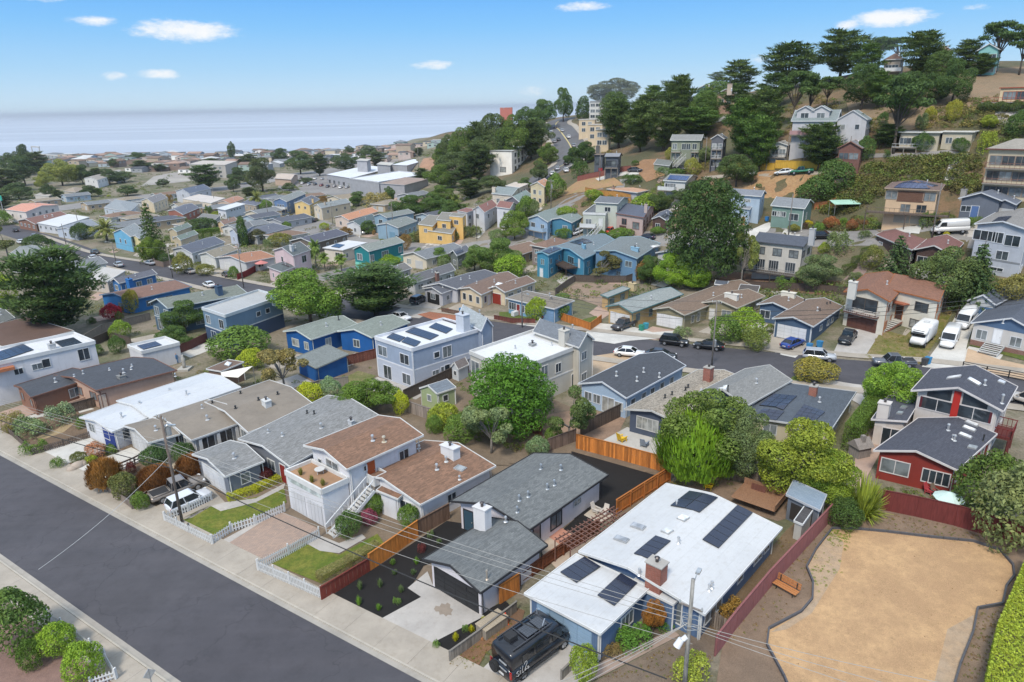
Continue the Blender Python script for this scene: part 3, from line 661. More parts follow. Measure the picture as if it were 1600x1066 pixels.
def proto(kind,i):
 """unit trees: height 1, width 1; returns (crown mesh, trunk mesh or None)"""
 if(kind,i)in PROTO:return PROTO[(kind,i)]
 rg=random.Random(i*31+sum(map(ord,kind)));sd=i*17+len(kind);tm=None
 def ell(cz,rx,rz,n,r,flat=.8):
  out_=[]
  for _ in range(n):
   a=rg.uniform(0,6.283);u=rg.uniform(-.75,1);q=math.sqrt(1-u*u)*rg.uniform(.75,1);k=r*rg.uniform(.7,1.25)
   out_.append((math.cos(a)*q*(rx-k*.6),math.sin(a)*q*(rx-k*.6),cz+u*(rz-k*flat*.6),k,k,k*flat))
  return out_
 if kind=='round':
  lb=ell(.54,.5,.46,24,.155)+[(0,0,.54,.30,.30,.30)];Q=lobes_crown(lb,20000,.0145,sd);tops=[l[:3]for l in lb[:6]];tm=trunk_mesh('trunk',tops,.035,BARK,fork=.2,seed=sd)
 elif kind=='open':
  lb=ell(.62,.5,.38,13,.13);Q=lobes_crown(lb,6000,.019,sd);tm=trunk_mesh('trunk',[l[:3]for l in lb],.03,BARK2,fork=.28,seed=sd)
 elif kind=='cypress':
  lb=[]
  for k in range(26):
   z=.12+.80*(k/25);prof=max(.16,math.sin(min(1,(z-.12)/.5)*1.57)*(1-max(0,z-.55)*1.35));a=k*2.4+rg.uniform(-.4,.4);q=prof*rg.uniform(.35,1)*.40
   w=rg.uniform(.13,.21)*(.65+.6*prof);lb.append((math.cos(a)*q,math.sin(a)*q,z,w,w*rg.uniform(.7,1),w*.28))
  Q=lobes_crown(lb,10000,.022,sd,.35,.6,.42,.5,.5);rg2=np.random.default_rng(sd)
  n=2600;L=np.array(lb);k=rg2.integers(0,len(L),n);an=rg2.uniform(0,6.283,n);od=np.stack([np.cos(an),np.sin(an),rg2.uniform(.25,.7,n)],1);pos=L[k,:3]+od*L[k,3:4]*np.array([1,1,.35])*.95
  sdv=np.stack([-np.sin(an),np.cos(an),np.zeros(n)],1)*.012;tip=pos+od*rg2.uniform(.03,.075,n)[:,None]
  Q=np.concatenate([Q,np.stack([pos-sdv,pos+sdv,tip+sdv*.3,tip-sdv*.3],1)]);tm=trunk_mesh('trunk',[l[:3]for l in lb[4::3]],.032,BARK,fork=.22,seed=sd)
 elif kind=='dense':
  lb=[]
  for k in range(64):
   z=.12+.82*(k/63);R=.5*math.sin(min(1,(z+.16)/.5)*1.57)*math.sqrt(max(.02,1-max(0,z-.34)**2/.40));a=k*2.4;q=R*rg.uniform(.6,.82);w=rg.uniform(.11,.16)*(.6+R);lb.append((math.cos(a)*q,math.sin(a)*q,z,w,w,w*.6))
  lb.append((0,0,.45,.28,.28,.36));Q=lobes_crown(lb,21000,.018,sd,.5,.65,.42,.45,.7);tm=trunk_mesh('trunk',[(0,0,.5),(.1,.1,.45)],.035,BARK,fork=.2,seed=sd)
 elif kind=='umbrella':
  lb=[]
  for k in range(16):
   a=rg.uniform(0,6.283);q=rg.uniform(.05,.36);w=rg.uniform(.12,.2);lb.append((math.cos(a)*q+.04,math.sin(a)*q,.60+.30*rg.random()*(1.2-q),w,w,w*.38))
  Q=lobes_crown(lb,4200,.028,sd,.35,.6,.45,.5,.5);tm=trunk_mesh('trunk',[l[:3]for l in lb],.026,BARK,fork=.34,seed=sd)
 elif kind=='conifer':
  P_,D_=[],[];r2=np.random.default_rng(sd)
  for t in range(15):
   z=.10+.86*t/15;R=.5*(1-t/15.6)**.85
   for k in range(9):
    a=k*.698+t*.5+r2.uniform(-.15,.15);n=max(6,int(42*R/.5));s_=r2.uniform(.12,1,n)*R*r2.uniform(.8,1.08)
    P_.append(np.stack([np.cos(a)*s_+r2.normal(0,.015,n),np.sin(a)*s_+r2.normal(0,.015,n),z-s_*.10+r2.normal(0,.012,n)],1));D_.append(np.tile([math.cos(a)*.4,math.sin(a)*.4,1.],(n,1)))
  Q=leaf_quads(np.concatenate(P_),np.concatenate(D_),.030,r2,.5,.45);tm=MB();tm.cyl((0,0,-.03),(0,0,.97),.022,.004,7);tm=tm.mesh('trunk',BARK,True,False)
 elif kind=='column':
  lb=[(rg.uniform(-.06,.06),rg.uniform(-.06,.06),z,.36*math.sin(1.9*(1-z)+.25)**.6,.36*math.sin(1.9*(1-z)+.25)**.6,.13)for z in np.linspace(.08,.88,11)];Q=lobes_crown(lb,3600,.03,sd,.3,.6)
 elif kind=='shrub':
  lb=[(math.cos(a)*.26,math.sin(a)*.26,.42+rg.uniform(-.1,.14),.24*rg.uniform(.8,1.15),.24,.40*rg.uniform(.7,1))for a in np.linspace(0,5.6,7)]+[(0,0,.5,.3,.3,.5)];Q=lobes_crown(lb,5200,.026,sd,.45,.7)
 elif kind=='low':
  lb=[(rg.uniform(-.34,.34),rg.uniform(-.34,.34),.3,rg.uniform(.12,.24),rg.uniform(.12,.24),rg.uniform(.4,.72))for _ in range(12)];Q=lobes_crown(lb,2600,.032,sd,.5,.6)
 elif kind=='feather':
  r2=np.random.default_rng(sd);n=8000;d=_rand_dirs(n,r2);d[:,2]=np.where(d[:,2]<-.45,-.45-(d[:,2]+.45)*.6,d[:,2]);d/=np.linalg.norm(d,axis=1)[:,None];rr=r2.uniform(.7,1.02,n)[:,None]
  wob=1+.10*np.sin(d[:,:1]*9+1)*np.sin(d[:,1:2]*8+d[:,2:]*5);pos=np.array([0,0,.46])+d*np.array([.5,.5,.48])*rr*wob
  up=np.array([0,0,1.])+d*.35+r2.normal(0,.12,(n,3));up/=np.linalg.norm(up,axis=1)[:,None];sdv=np.cross(up,d);sdv/=np.linalg.norm(sdv,axis=1)[:,None]+1e-9;sdv=sdv*.012
  ln=r2.uniform(.05,.12,n)[:,None];Q=np.stack([pos-sdv,pos+sdv,pos+up*ln+sdv*.25,pos+up*ln-sdv*.25],1);tm=trunk_mesh('trunk',[(.1,.1,.4),(-.12,.05,.4),(0,-.1,.4)],.04,BARK,fork=.15,seed=sd)
 elif kind in('grassy','spiky'):
  r2=np.random.default_rng(sd);n=260 if kind=='grassy' else 420;an=r2.uniform(0,6.283,n);ti=r2.uniform(.05,1.0 if kind=='grassy' else 1.35,n);od=np.stack([np.cos(an)*np.sin(ti),np.sin(an)*np.sin(ti),np.cos(ti)],1)
  rt=np.stack([np.cos(an),np.sin(an),an*0],1)*r2.uniform(0,.16,n)[:,None];ln=r2.uniform(.55,1.0,n)[:,None]*np.array([.55,.55,1]);sdv=np.stack([-np.sin(an),np.cos(an),an*0],1)*.016;m_=rt+od*ln*.6;t_=rt+od*ln
  t_[:,2]-=.12*np.sin(ti);Q=np.concatenate([np.stack([rt-sdv,rt+sdv,m_+sdv,m_-sdv],1),np.stack([m_-sdv,m_+sdv,t_+sdv*.2,t_-sdv*.2],1)])
 elif kind in('palm','fanpalm'):
  r2=np.random.default_rng(sd);Qs=[];th=.66 if kind=='fanpalm' else.45
  for k in range(46):
   a=k*2.4;el=r2.uniform(-.5,1.35);prev=np.array([0,0,th]);d=np.array([math.cos(a)*math.cos(el),math.sin(a)*math.cos(el),math.sin(el)]);sdv=np.array([-math.sin(a),math.cos(a),0])
   R=(.55 if kind=='palm' else.42)/8
   for j in range(8):
    nx=prev+d*R*np.array([1,1,.8]);d=d-np.array([0,0,.16]);d/=np.linalg.norm(d);w=(.075 if kind=='palm' else.11)*math.sin(.5+j*.32)
    for sg in(-1,1):
     tip=(prev+nx)/2+sdv*sg*w+d*.04-np.array([0,0,w*.35]);Qs.append(np.stack([prev,nx,tip+d*.012,tip-d*.012]))
    prev=nx
  Q=np.array(Qs);tb=MB();tb.cyl((0,0,-.03),(0,0,th),.035 if kind=='fanpalm' else.05,.03 if kind=='fanpalm' else.045,9);tm=tb.mesh('trunk',BARK2,True,False)
 elif kind=='hedge':
  r2=np.random.default_rng(sd);n=4200;p=r2.uniform(-.5,.5,(n,3));f=r2.choice(5,n,p=[.34,.16,.16,.17,.17]);nr=np.zeros((n,3))
  for k,(ax,v)in enumerate([(2,.5),(0,.5),(0,-.5),(1,.5),(1,-.5)]):s_=f==k;p[s_,ax]=v*r2.uniform(.9,1.02,s_.sum());nr[s_,ax]=np.sign(v)
  p[:,2]+=.5;Q=leaf_quads(p,nr,.03,r2,.6,.6)
 PROTO[(kind,i)]=(quadmesh('crown' if tm is not None else 'foliage',Q,LEAF),tm);return PROTO[(kind,i)]
NV={}
def tree(kind,label,px,py,top,wpx,c,group=None,name=None,cat=None,h=None,w=None,xy=None,v=None,tilt=0.0):
 """px, py: where the stem meets the ground in the photo; top: pixel row of the crown's top; wpx: crown width in pixels"""
 g=at(px,py)if xy is None else np.array(g3(*xy));k=float((g-EYE)@_F)
 if h is None:
  lo_,hi=.1,60.
  for _ in range(40):
   m_=(lo_+hi)/2
   if proj((g[0],g[1],g[2]+m_))[1]>top:lo_=m_
   else:hi=m_
  h=lo_
 if w is None:w=wpx*k/F_PX
 NV[kind]=NV.get(kind,-1)+1;i=NV[kind]%(3 if kind in('round','cypress','shrub','low')else 2 if kind in('open','umbrella','grassy','conifer')else 1)if v is None else v
 cm,tm=proto(kind,i);isT=kind in('dense','round','open','cypress','umbrella','conifer','palm','fanpalm','column','feather')
 name=name or{'dense':'cypress_tree','cypress':'cypress_tree','umbrella':'cypress_tree','conifer':'conifer_tree','palm':'palm_tree','fanpalm':'palm_tree','column':'conifer_tree','round':'broadleaf_tree','open':'broadleaf_tree','feather':'broadleaf_tree','shrub':'shrub','low':'shrub','grassy':'plant','spiky':'plant','hedge':'hedge'}[kind]
 r=empty(name,(g[0],g[1],g[2]),random.uniform(0,6.28),label,cat or('tree' if isT else 'hedge' if kind=='hedge' else 'plant' if kind in('grassy','spiky')else 'shrub'),group)
 if tm is not None:link('trunk',tm,r,scale=(w*(.8 if w>h else 1),w*(.8 if w>h else 1),h))
 o=link('crown' if tm is not None else 'foliage',cm,r,scale=(w,w,h));o.color=(min(c[0]*1.3,.5),min(c[1]*1.42,.5),c[2]*1.1,1);return r
def hedge(label,pts,h,w,c,group=None,name='hedge',cat='hedge',seg=3.0,world=False):
 P=[np.array(p[:2])for p in pts]if world else[np.array(at(*p)[:2])for p in pts];r=empty(name,g3(*P[0]),0,label,cat,group);O=Vector(r.location);cm,_=proto('hedge',0)
 for a,b in zip(P[:-1],P[1:]):
  L=float(np.linalg.norm(b-a));n=max(1,round(L/seg));t=(b-a)/L
  for i in range(n):
   q=a+t*(L*(i+.5)/n);o=link('foliage',cm,r,Vector(g3(*q,-.1))-O,(0,0,math.atan2(t[1],t[0])),(L/n*1.08,w,h*random.uniform(.94,1.06)));o.color=(c[0]*1.2,c[1]*1.25,c[2],1)
 return r
# vehicles (x forward, origin on the ground under the middle)
CARP=mat('carpaint');TYRE=mat('plain',(.018,.018,.018));RIM=mat('metal',(.42,.43,.45));CGL=mat('glass',(.015,.018,.022));TRIMB=mat('plain',(.025,.025,.027));HL=mat('glass',(.7,.72,.74));TL=mat('glass',(.35,.01,.01))
def wheel_meshes(r,w):
 k=('wh',r,w)
 if k not in CACHE:
  t=MB();n=16;prof=[(-w/2,r*.62),(-w/2,r*.93),(-w*.3,r),(w*.3,r),(w/2,r*.93),(w/2,r*.62)]
  t.loft([[(rr*math.cos(6.283*i/n),y,rr*math.sin(6.283*i/n))for i in range(n)]for y,rr in prof]);q=MB();q.cyl((0,-w/2-.012,0),(0,w/2+.012,0),r*.56,r*.56,12)
  for i in range(5):
   a=6.283*i/5
   for y in(-w/2-.02,w/2+.005):q.beam((0,y,0),(r*.55*math.cos(a),y,r*.55*math.sin(a)),.06,.03,(0,1,0))
  CACHE[k]=(t.mesh('tyre',TYRE,True,False),q.mesh('rim',RIM,False,False))
 return CACHE[k]
def body_loft(secs,n=14,pw=3.2):
 """secs: (x, z low, z high, half width) -> rounded sections"""
 out_=[]
 for x,z0,z1,hw in secs:
  cz,hz=(z0+z1)/2,(z1-z0)/2;r=[]
  for i in range(n):
   t=6.2832*(i+.5)/n;c_,s_=math.cos(t),math.sin(t);r.append((x,hw*math.copysign(abs(c_)**(2/pw),c_),cz+hz*math.copysign(abs(s_)**(2/pw),s_)))
  out_.append(r)
 return out_
VK=dict(sedan=dict(L=4.75,low=[(-2.36,.45,.80,.68),(-2.25,.30,.98,.84),(-1.5,.22,1.02,.90),(0,.20,.96,.92),(1.2,.22,.95,.90),(2.0,.28,.84,.84),(2.33,.36,.66,.66)],gh=(-1.95,-1.05,.25,1.15,.93,1.44,.82,.62),wb=(-1.38,1.42),wr=.33),suv=dict(L=4.6,low=[(-2.28,.50,1.0,.78),(-2.2,.36,1.1,.88),(-1.4,.28,1.1,.92),(0,.26,1.04,.93),(1.2,.28,1.05,.91),(2.0,.34,.98,.86),(2.28,.42,.78,.70)],gh=(-2.2,-1.8,.35,1.1,1.02,1.68,.86,.70),wb=(-1.35,1.38),wr=.36),pickup=dict(L=5.5,low=[(-2.74,.50,.98,.84),(-2.66,.42,1.06,.90),(-1.2,.36,1.06,.93),(.6,.34,1.08,.93),(1.5,.36,1.12,.92),(2.4,.42,1.06,.88),(2.74,.48,.88,.78)],gh=(-.75,-.55,.65,1.35,1.04,1.82,.86,.70),wb=(-1.72,1.75),wr=.39,bed=(-2.6,-.85)),van=dict(L=5.6,low=[(-2.8,.42,1.25,.94),(-2.7,.34,1.3,.98),(0,.32,1.32,.99),(1.5,.34,1.3,.98),(2.3,.4,1.12,.93),(2.8,.46,.85,.80)],gh=(-2.72,-2.6,1.2,2.15,1.2,2.45,.97,.86),wb=(-1.75,1.75),wr=.36,box=True),)
def mk_vehicle(kind):
 d=VK[kind];r=bpy.data.objects.new('proto_'+kind,None)
 low=MB();low.loft(body_loft(d['low']));x0,x1,x2,x3,zb,zt,wb_,wt=d['gh']
 def P(name,mb,m,smooth=False,parent=r):o=bpy.data.objects.new(name,mb.mesh(name,m,smooth,False));o.parent=parent;return o
 if d.get('bed'):
  a,b=d['bed'];bedm=MB();zz=d['low'][2][2]-.03
  for q in((a,b,-.84,-.76),(a,b,.76,.84),(a,a+.07,-.76,.76),(b-.07,b,-.76,.76)):low.box(q[0],q[1],q[2],q[3],zz-.1,zz+.1)
  bedm.box(a+.07,b-.07,-.76,.76,zz-.02,zz+.035)
 body=P('body',low,CARP,True)
 if d.get('bed'):P('cargo_bed',bedm,TRIMB)
 top=MB();lower=CARP
 if d.get('box'):
  top.use(CARP);top.loft(body_loft([(x0,zb-.1,zt-.12,wb_-.05),(x1,zb-.1,zt,wb_),(x2,zb-.1,zt,wb_),(x3,zb-.1,zb+.15,wb_-.06)],14,5));P('upper_body',top,CARP,True)
  g=MB();dx,dzz=x3-x2,zt-zb-.15
  f=lambda t,y,o_:(x2+dx*t+o_,y,zt-dzz*t+o_)
  g.face([f(.25,-wb_*.84,.05),f(.92,-wb_*.86,.05),f(.92,wb_*.86,.05),f(.25,wb_*.84,.05)])
  for s_ in(-1,1):
   y=s_*(wb_+.012);q=[(x2-.55,y,zb+.18),(x3-.45,y*.985,zb+.18),(x2+.18,y*.985,zt-.42),(x2-.55,y,zt-.42)];g.face(q if s_<0 else q[::-1])
  P('windscreen',g,CGL)
 else:
  g=MB();hw=lambda t:wb_+(wt-wb_)*t
  ring=lambda z,xa,xb,w:[(xa,-w,z),(xb,-w*.97,z),(xb,w*.97,z),(xa,w,z)]
  g.hexa(ring(zb-.04,x0,x3,wb_),ring(zt-.03,x1,x2,wt));P('windows',g,CGL)
  rf=MB();rf.hexa(ring(zt-.05,x1-.08,x2+.1,wt+.02),ring(zt+.02,x1+.05,x2-.08,wt-.06));k=.045
  for s_ in(-1,1):
   for xa,xb in((x0+.02,x1),(x3-.02,x2),((x0+x3)/2-.1,(x1+x2)/2-.05)):rf.beam((xa,s_*(wb_+.0),zb-.02),(xb,s_*(wt+.005),zt-.02),.07,.05,(0,s_,.3))
  P('roof',rf,CARP)
 t_,q_=wheel_meshes(d['wr'],.23)
 for x in d['wb']:
  for s_ in(-1,1):w=bpy.data.objects.new('wheel',t_);w.parent=r;w.location=(x,s_*.80,d['wr']);q=bpy.data.objects.new('rim',q_);q.parent=w
 xf,xr=d['low'][-2][0],d['low'][0][0];zf=d['low'][-2][2]-.16;zr=d['low'][1][2]-.22;wf=d['low'][-2][3]
 for s_ in(-1,1):
  h_=MB();h_.box(xf-.05,xf+.2,s_*wf*.78-.16,s_*wf*.78+.16,zf-.07,zf+.07);P('headlight',h_,HL)
  b_=MB();b_.box(xr+.02,xr+.22,s_*.7-.12,s_*.7+.12,zr-.09,zr+.09);P('taillight',b_,TL)
  m_=MB();m_.box(x3-.45,x3-.28,s_*(wb_+.13)-.08,s_*(wb_+.13)+.08,zb+.02,zb+.16);P('mirror',m_,CARP)
 pl=MB();pl.box(xr-.03,xr+.1,-.26,.26,.58,.72);P('number_plate',pl,mat('paint',WHITE))
 return r
VP={}
def car(kind,label,rear,front,c,group=None,name=None,cat=None,scale=1.0):
 """rear, front: photo pixels on the ground under the rear and the front bumper"""
 if kind not in VP:VP[kind]=mk_vehicle(kind)
 a,b=at(*rear),at(*front);m=(a+b)/2;d=b-a;rz=math.atan2(d[1],d[0]);L=VK[kind]['L']
 def cp(o,par):
  n_=o.copy();COL.objects.link(n_);n_.parent=par;n_.color=(*c,1)
  for ch in o.children:cp(ch,n_)
  return n_
 r=cp(VP[kind],None);r.name=name or{'sedan':'parked_car','suv':'parked_car','pickup':'pickup_truck','van':'parked_van'}[kind]
 za,zb_=ground(m[0]-math.cos(rz)*L/3,m[1]-math.sin(rz)*L/3),ground(m[0]+math.cos(rz)*L/3,m[1]+math.sin(rz)*L/3)
 r.location=(m[0],m[1],(za+zb_)/2+.07);r.rotation_euler=(0,-math.atan2(zb_-za,L*.667),rz);r.scale=(scale,)*3
 return tag(r,label,cat or{'sedan':'car','suv':'car','pickup':'pickup truck','van':'van'}[kind],group)
# poles, wires, bins
POLES={}
def pole(key,label,px,py,top=None,h=None,arms=(),tr=None,lamp=None,r=.15,c=(.16,.135,.115),name='utility_pole',cat='utility pole',armdir=(.82,-.57),lean=(0,0),group='wooden utility poles'):
 g=at(px,py);k=float((g-EYE)@_F)
 if h is None:
  lo_,hi=.5,30.
  for _ in range(30):
   m_=(lo_+hi)/2
   if proj((g[0],g[1],g[2]+m_))[1]>top:lo_=m_
   else:hi=m_
  h=lo_
 rt=empty(name,tuple(g),0,label,cat,group);mb=MB();mb.cyl((0,0,-.5),(lean[0],lean[1],h),r,r*.72,10);mb.build('shaft',mat('bark',c),rt,True);tips=[]
 ax=Vector((*armdir,0)).normalized()
 for z,w in arms:
  a=MB();p,q=ax*(-w/2)+Vector((0,0,h-z)),ax*(w/2)+Vector((0,0,h-z));a.beam(p,q,.1,.12);a.build('crossarm',mat('wood',(.2,.17,.14)),rt)
  for f in(.04,.3,.7,.96):
   t=p.lerp(q,f);i_=MB();i_.cyl(t,t+Vector((0,0,.12)),.025,.025,6);i_.cyl(t+Vector((0,0,.1)),t+Vector((0,0,.26)),.07,.05,8);i_.build('insulator',mat('paint',(.5,.52,.52)),rt);tips.append(Vector(g)+t+Vector((0,0,.26)))
 if tr is not None:
  n=Vector((-ax.y,ax.x,0))*(-1 if tr<0 else 1);t=MB();p=n*.42+Vector((0,0,h-abs(tr)));t.cyl(p-Vector((0,0,.5)),p+Vector((0,0,.5)),.26,.26,12);t.cyl(p+Vector((0,0,.5)),p+Vector((0,0,.6)),.2,.1,10);t.beam(Vector((0,0,p.z)),p,.06,.1);t.build('transformer',mat('metal',(.5,.52,.53)),rt,False)
 if lamp is not None:
  z,dx,dy=lamp;l=MB();e=Vector((dx,dy,h-z+.35));l.cyl((0,0,h-z),e,.035,.03,6);l.build('lamp_arm',mat('metal',(.45,.46,.46)),rt);hd=MB();dn=Vector((dx,dy,0)).normalized();hd.beam(e,e+dn*.6-Vector((0,0,.05)),.26,.14);hd.build('lamp_head',mat('metal',(.6,.61,.6)),rt)
 POLES[key]=dict(g=Vector(g),h=h,tips=tips,top=Vector(g)+Vector((lean[0],lean[1],h)));return rt
def wire(label,p,q,sag=.5,r=.018,c=(.03,.03,.03),name='overhead_cable',group='overhead cables',n=14):
 p,q=Vector(p),Vector(q);mb=MB();pts=[p.lerp(q,i/n)-Vector((0,0,sag*4*(i/n)*(1-i/n)))for i in range(n+1)];mb.v=[];o=p.copy()
 mb.tube([x-o for x in pts],r,5);ob=mb.build(name,mat('plain',c));ob.location=o;return tag(ob,label,'cable',group)
def bins(label,px,py,c,rz=.6,group='wheeled refuse bins',s=1.0):
 g=at(px,py);r=empty('wheelie_bin',tuple(g),rz,label,'bin',group);m=mat('paint',c);b=MB()
 b.hexa([(-.26,-.3,.06),(.26,-.3,.06),(.26,.3,.06),(-.26,.3,.06)],[(-.32,-.38,1.0),(.32,-.38,1.0),(.32,.38,1.0),(-.32,.38,1.0)]);b.build('bin_body',m,r)
 l=MB();l.hexa([(-.34,-.42,1.0),(.34,-.42,1.0),(.34,.4,1.0),(-.34,.4,1.0)],[(-.3,-.36,1.1),(.3,-.36,1.1),(.3,.36,1.07),(-.3,.36,1.07)]);l.build('lid',mat('paint',sc(c,.8)),r)
 for x in(-.27,.27):w=MB();w.cyl((x-.04,.3,.12),(x+.04,.3,.12),.12,.12,10);w.build('wheel',TYRE,r)
 r.scale=(s,s,s);return r
# the ground, the sea, roads and pavements
def terrain():
 ny,nx=GZ.shape;XX,YY=np.meshgrid(_gx,_gy);co=np.stack([XX,YY,GZ],2).reshape(-1,3)
 i=np.arange(ny-1)[:,None]*nx+np.arange(nx-1)[None];F=np.stack([i,i+1,i+nx+1,i+nx],2).reshape(-1,4);n=len(F)
 me=bpy.data.meshes.new('ground');me.vertices.add(len(co));me.vertices.foreach_set('co',co.astype(np.float32).ravel());me.loops.add(n*4);me.loops.foreach_set('vertex_index',F.astype(np.int32).ravel());me.polygons.add(n);me.polygons.foreach_set('loop_start',np.arange(0,n*4,4,dtype=np.int32));me.update(calc_edges=True)
 me.polygons.foreach_set('use_smooth',[True]*n)
 me.materials.append(mat('hill',(.27,.225,.17),(.15,.15,.08)));o=link('ground',me);o['kind']='structure'
terrain()
ZS=-15.0
mb=MB();R_=26000
mb.face([(-R_,200,ZS),(R_,200,ZS),(R_,R_*1.6,ZS),(-R_,R_*1.6,ZS)]);o=mb.build('sea',mat('sea',(.455,.468,.495)));o['kind']='structure'
ASPH=mat('asphalt',(.060,.058,.066));ASPH2=mat('asphalt',(.20,.19,.18));CONC=mat('concrete',(.38,.335,.28));CONC2=mat('concrete',(.56,.54,.50));CONC3=mat('concrete',(.44,.41,.38))
def ln(p,q,e0=0.,e1=0.):
 a,b=at(*p)[:2],at(*q)[:2];d=(b-a)/np.linalg.norm(b-a);return a-d*e0,b+d*e1
fa,fb=ln((0,712),(640,1056),90,60);na,nb_=ln((4,875),(262,1064),60,60)
dn=fb-fa;LEN1=np.linalg.norm(dn);dn=dn/LEN1;lat=np.array([-dn[1],dn[0]]);
if lat@(na-fa)>0:lat=-lat
wroad=abs((na-fa)@lat)
def st1(s,t):return fa+dn*s+lat*t
def quad1(name,s0,s1,t0,t1,m,dz,step=4.,**k):return sheet(name,[st1(s0,t0),st1(s1,t0),st1(s1,t1),st1(s0,t1)],m,dz,step,**k)
quad1('road',0,LEN1,-wroad,0,ASPH,.03)
SWF=3.15
def pavement(name,t0,t1,kt0,kt1,gt0,gt1):
 quad1('gutter',0,LEN1,gt0,gt1,mat('concrete',(.36,.33,.29)),.036)
 r=quad1(name,0,LEN1,min(kt0,t0)+.02,max(kt1,t1)-.02,mat('concrete',(.2,.17,.14)),.05)
 L=3.2;n=int(LEN1/L);sh=None
 ss=[s for s in range(n)if 52<s*L<LEN1-44]
 for nm,a,b,ll,hgt,mm in(('kerb',kt0,kt1,6.4,.13,mat('concrete',(.44,.40,.34))),('slab',t0,t1,L,.10,CONC)):
  for s in(ss if ll==L else ss[::2]):
   m_=MB();cs=[st1(s*L+.008,a),st1(s*L+ll-.008,a),st1(s*L+ll-.008,b),st1(s*L+.008,b)]
   if np.cross(cs[1]-cs[0],cs[2]-cs[1])<0:cs.reverse()
   m_.hexa([g3(*c,.0)for c in cs],[g3(*c,hgt+random.uniform(-.004,.004))for c in cs]);m_.build(nm,mm,r)
 return r
pavement('pavement',.62,SWF,.45,.60,0,.45)
pavement('pavement',-wroad-2.6,-wroad-.62,-wroad-.60,-wroad-.45,-wroad-.45,-wroad)
road('road',[(60,373),(100,387),(150,405),(250,424),(340,444),(430,463),(530,481),(640,499),(760,517),(900,535),(1000,547),(1200,569),(1330,583),(1450,592),(1600,610)],10.5,ASPH,.03,ext=60)
for sgn in(-1,1):
 road('pavement',[(x,y+sgn*d)for x,y,d in[(60,373,6),(100,387,7),(150,405,8.5),(250,424,11),(340,444,13),(430,463,15),(530,481,17),(640,499,18),(760,517,20),(900,535,21.5),(1000,547,23),(1200,569,26),(1330,583,27),(1450,592,28),(1600,610,29)]],1.9,CONC,.12)
road('road',[(600,410),(643,400),(690,391),(750,383),(800,380),(880,381),(950,376),(1030,372),(1150,372),(1250,370),(1360,369),(1444,367),(1510,366),(1620,368)],8.5,ASPH2,.03,ext=20)
road('road',[(815,372),(850,345),(880,322),(905,304),(925,293),(990,286)],6.5,ASPH2,.035)
road('road',[(835,286),(862,267),(888,254),(897,243),(890,226),(876,206),(868,196),(874,189),(890,184)],13,mat('asphalt',(.10,.10,.105)),.05)
rc,q_,n_=road('centre_line',[(862,267),(888,254),(897,243),(890,226),(876,206),(868,196),(874,189)],.5,mat('paint',(.55,.45,.2)),.12)
for sg in(1,-1):
 m_=MB().use(CONC);rows=[(g3(*(a+b*sg*6.5),.14),g3(*(a+b*sg*9.0),.14))for a,b in zip(q_,n_)]
 for a,b in zip(rows[:-1],rows[1:]):m_.face([a[0],a[1],b[1],b[0]]if sg>0 else[a[1],a[0],b[0],b[1]])
 o=m_.build('pavement');o['kind']='structure'
psheet('road',[(418,338),(470,333),(523,350),(565,372),(640,378),(690,385),(640,402),(560,388),(500,376),(455,362)],ASPH2,.03)
psheet('car_park',[(470,272),(530,266),(560,282),(630,297),(600,305),(500,302),(430,300),(440,284)],ASPH2,.05)
road('road',[(-60,345),(40,333),(150,318),(260,304),(380,290),(470,272),(560,258),(640,250)],22,mat('asphalt',(.22,.21,.20)),.08)
psheet('car_park',[(220,291),(300,283),(330,272),(280,268),(240,276)],mat('asphalt',(.30,.28,.25)),.08)
psheet('road',[(1100,276),(1200,272),(1285,268),(1320,262),(1322,266),(1286,273),(1200,277),(1100,281)],mat('concrete',(.35,.30,.24)),.1)
psheet('road',[(1330,243),(1420,240),(1480,235),(1500,239),(1420,247),(1330,250)],ASPH2,.1)
psheet('driveway',[(975,268),(1010,266),(1012,272),(985,274),(935,283),(930,280)],CONC2,.12)
def lot(name,pts,m,dz=.05,**k):return psheet(name,pts,m,dz,**k)
MULCH=mat('mulch',(.012,.0105,.0105));DIRT=mat('soil',(.17,.115,.075));DIRT2=mat('soil',(.235,.165,.115));LAWN=mat('grass',(.13,.185,.018),(.27,.255,.045));LAWN2=mat('grass',(.10,.155,.025));STRAW=mat('drygrass',(.50,.32,.17),(.31,.19,.105));PINK=mat('concrete',(.42,.30,.24));PAV=mat('paver',(.40,.285,.22));TAN=mat('drygrass',(.34,.25,.14),(.24,.17,.10))
lot('yard',[(-60,690),(120,640),(480,590),(560,560),(720,560),(900,640),(1040,740),(1000,800),(800,850),(720,1020),(700,1045),(300,850),(0,672)],mat('soil',(.20,.15,.105)),.02)
lot('planting_bed',[(508,938),(590,886),(698,815),(745,822),(768,838),(700,872),(662,885),(640,922),(661,935),(579,976)],MULCH,.07)
lot('planting_bed',[(658,1015),(742,962),(790,940),(800,950),(733,1003),(703,1034)],MULCH,.07)
lot('driveway',[(579,977),(658,934),(637,920),(668,894),(676,914),(757,964),(656,1016)],CONC3,.075)
lot('oil_stain',[(678,953),(681,948),(687,949),(690,944),(696,946),(699,943),(704,946),(703,951),(708,954),(705,959),(706,963),(700,962),(697,965),(693,961),(687,962),(686,957),(681,957)],mat('concrete',(.29,.24,.195)),.085)
lot('back_yard',[(893,706),(1040,748),(960,806),(925,830),(880,800)],MULCH,.07)
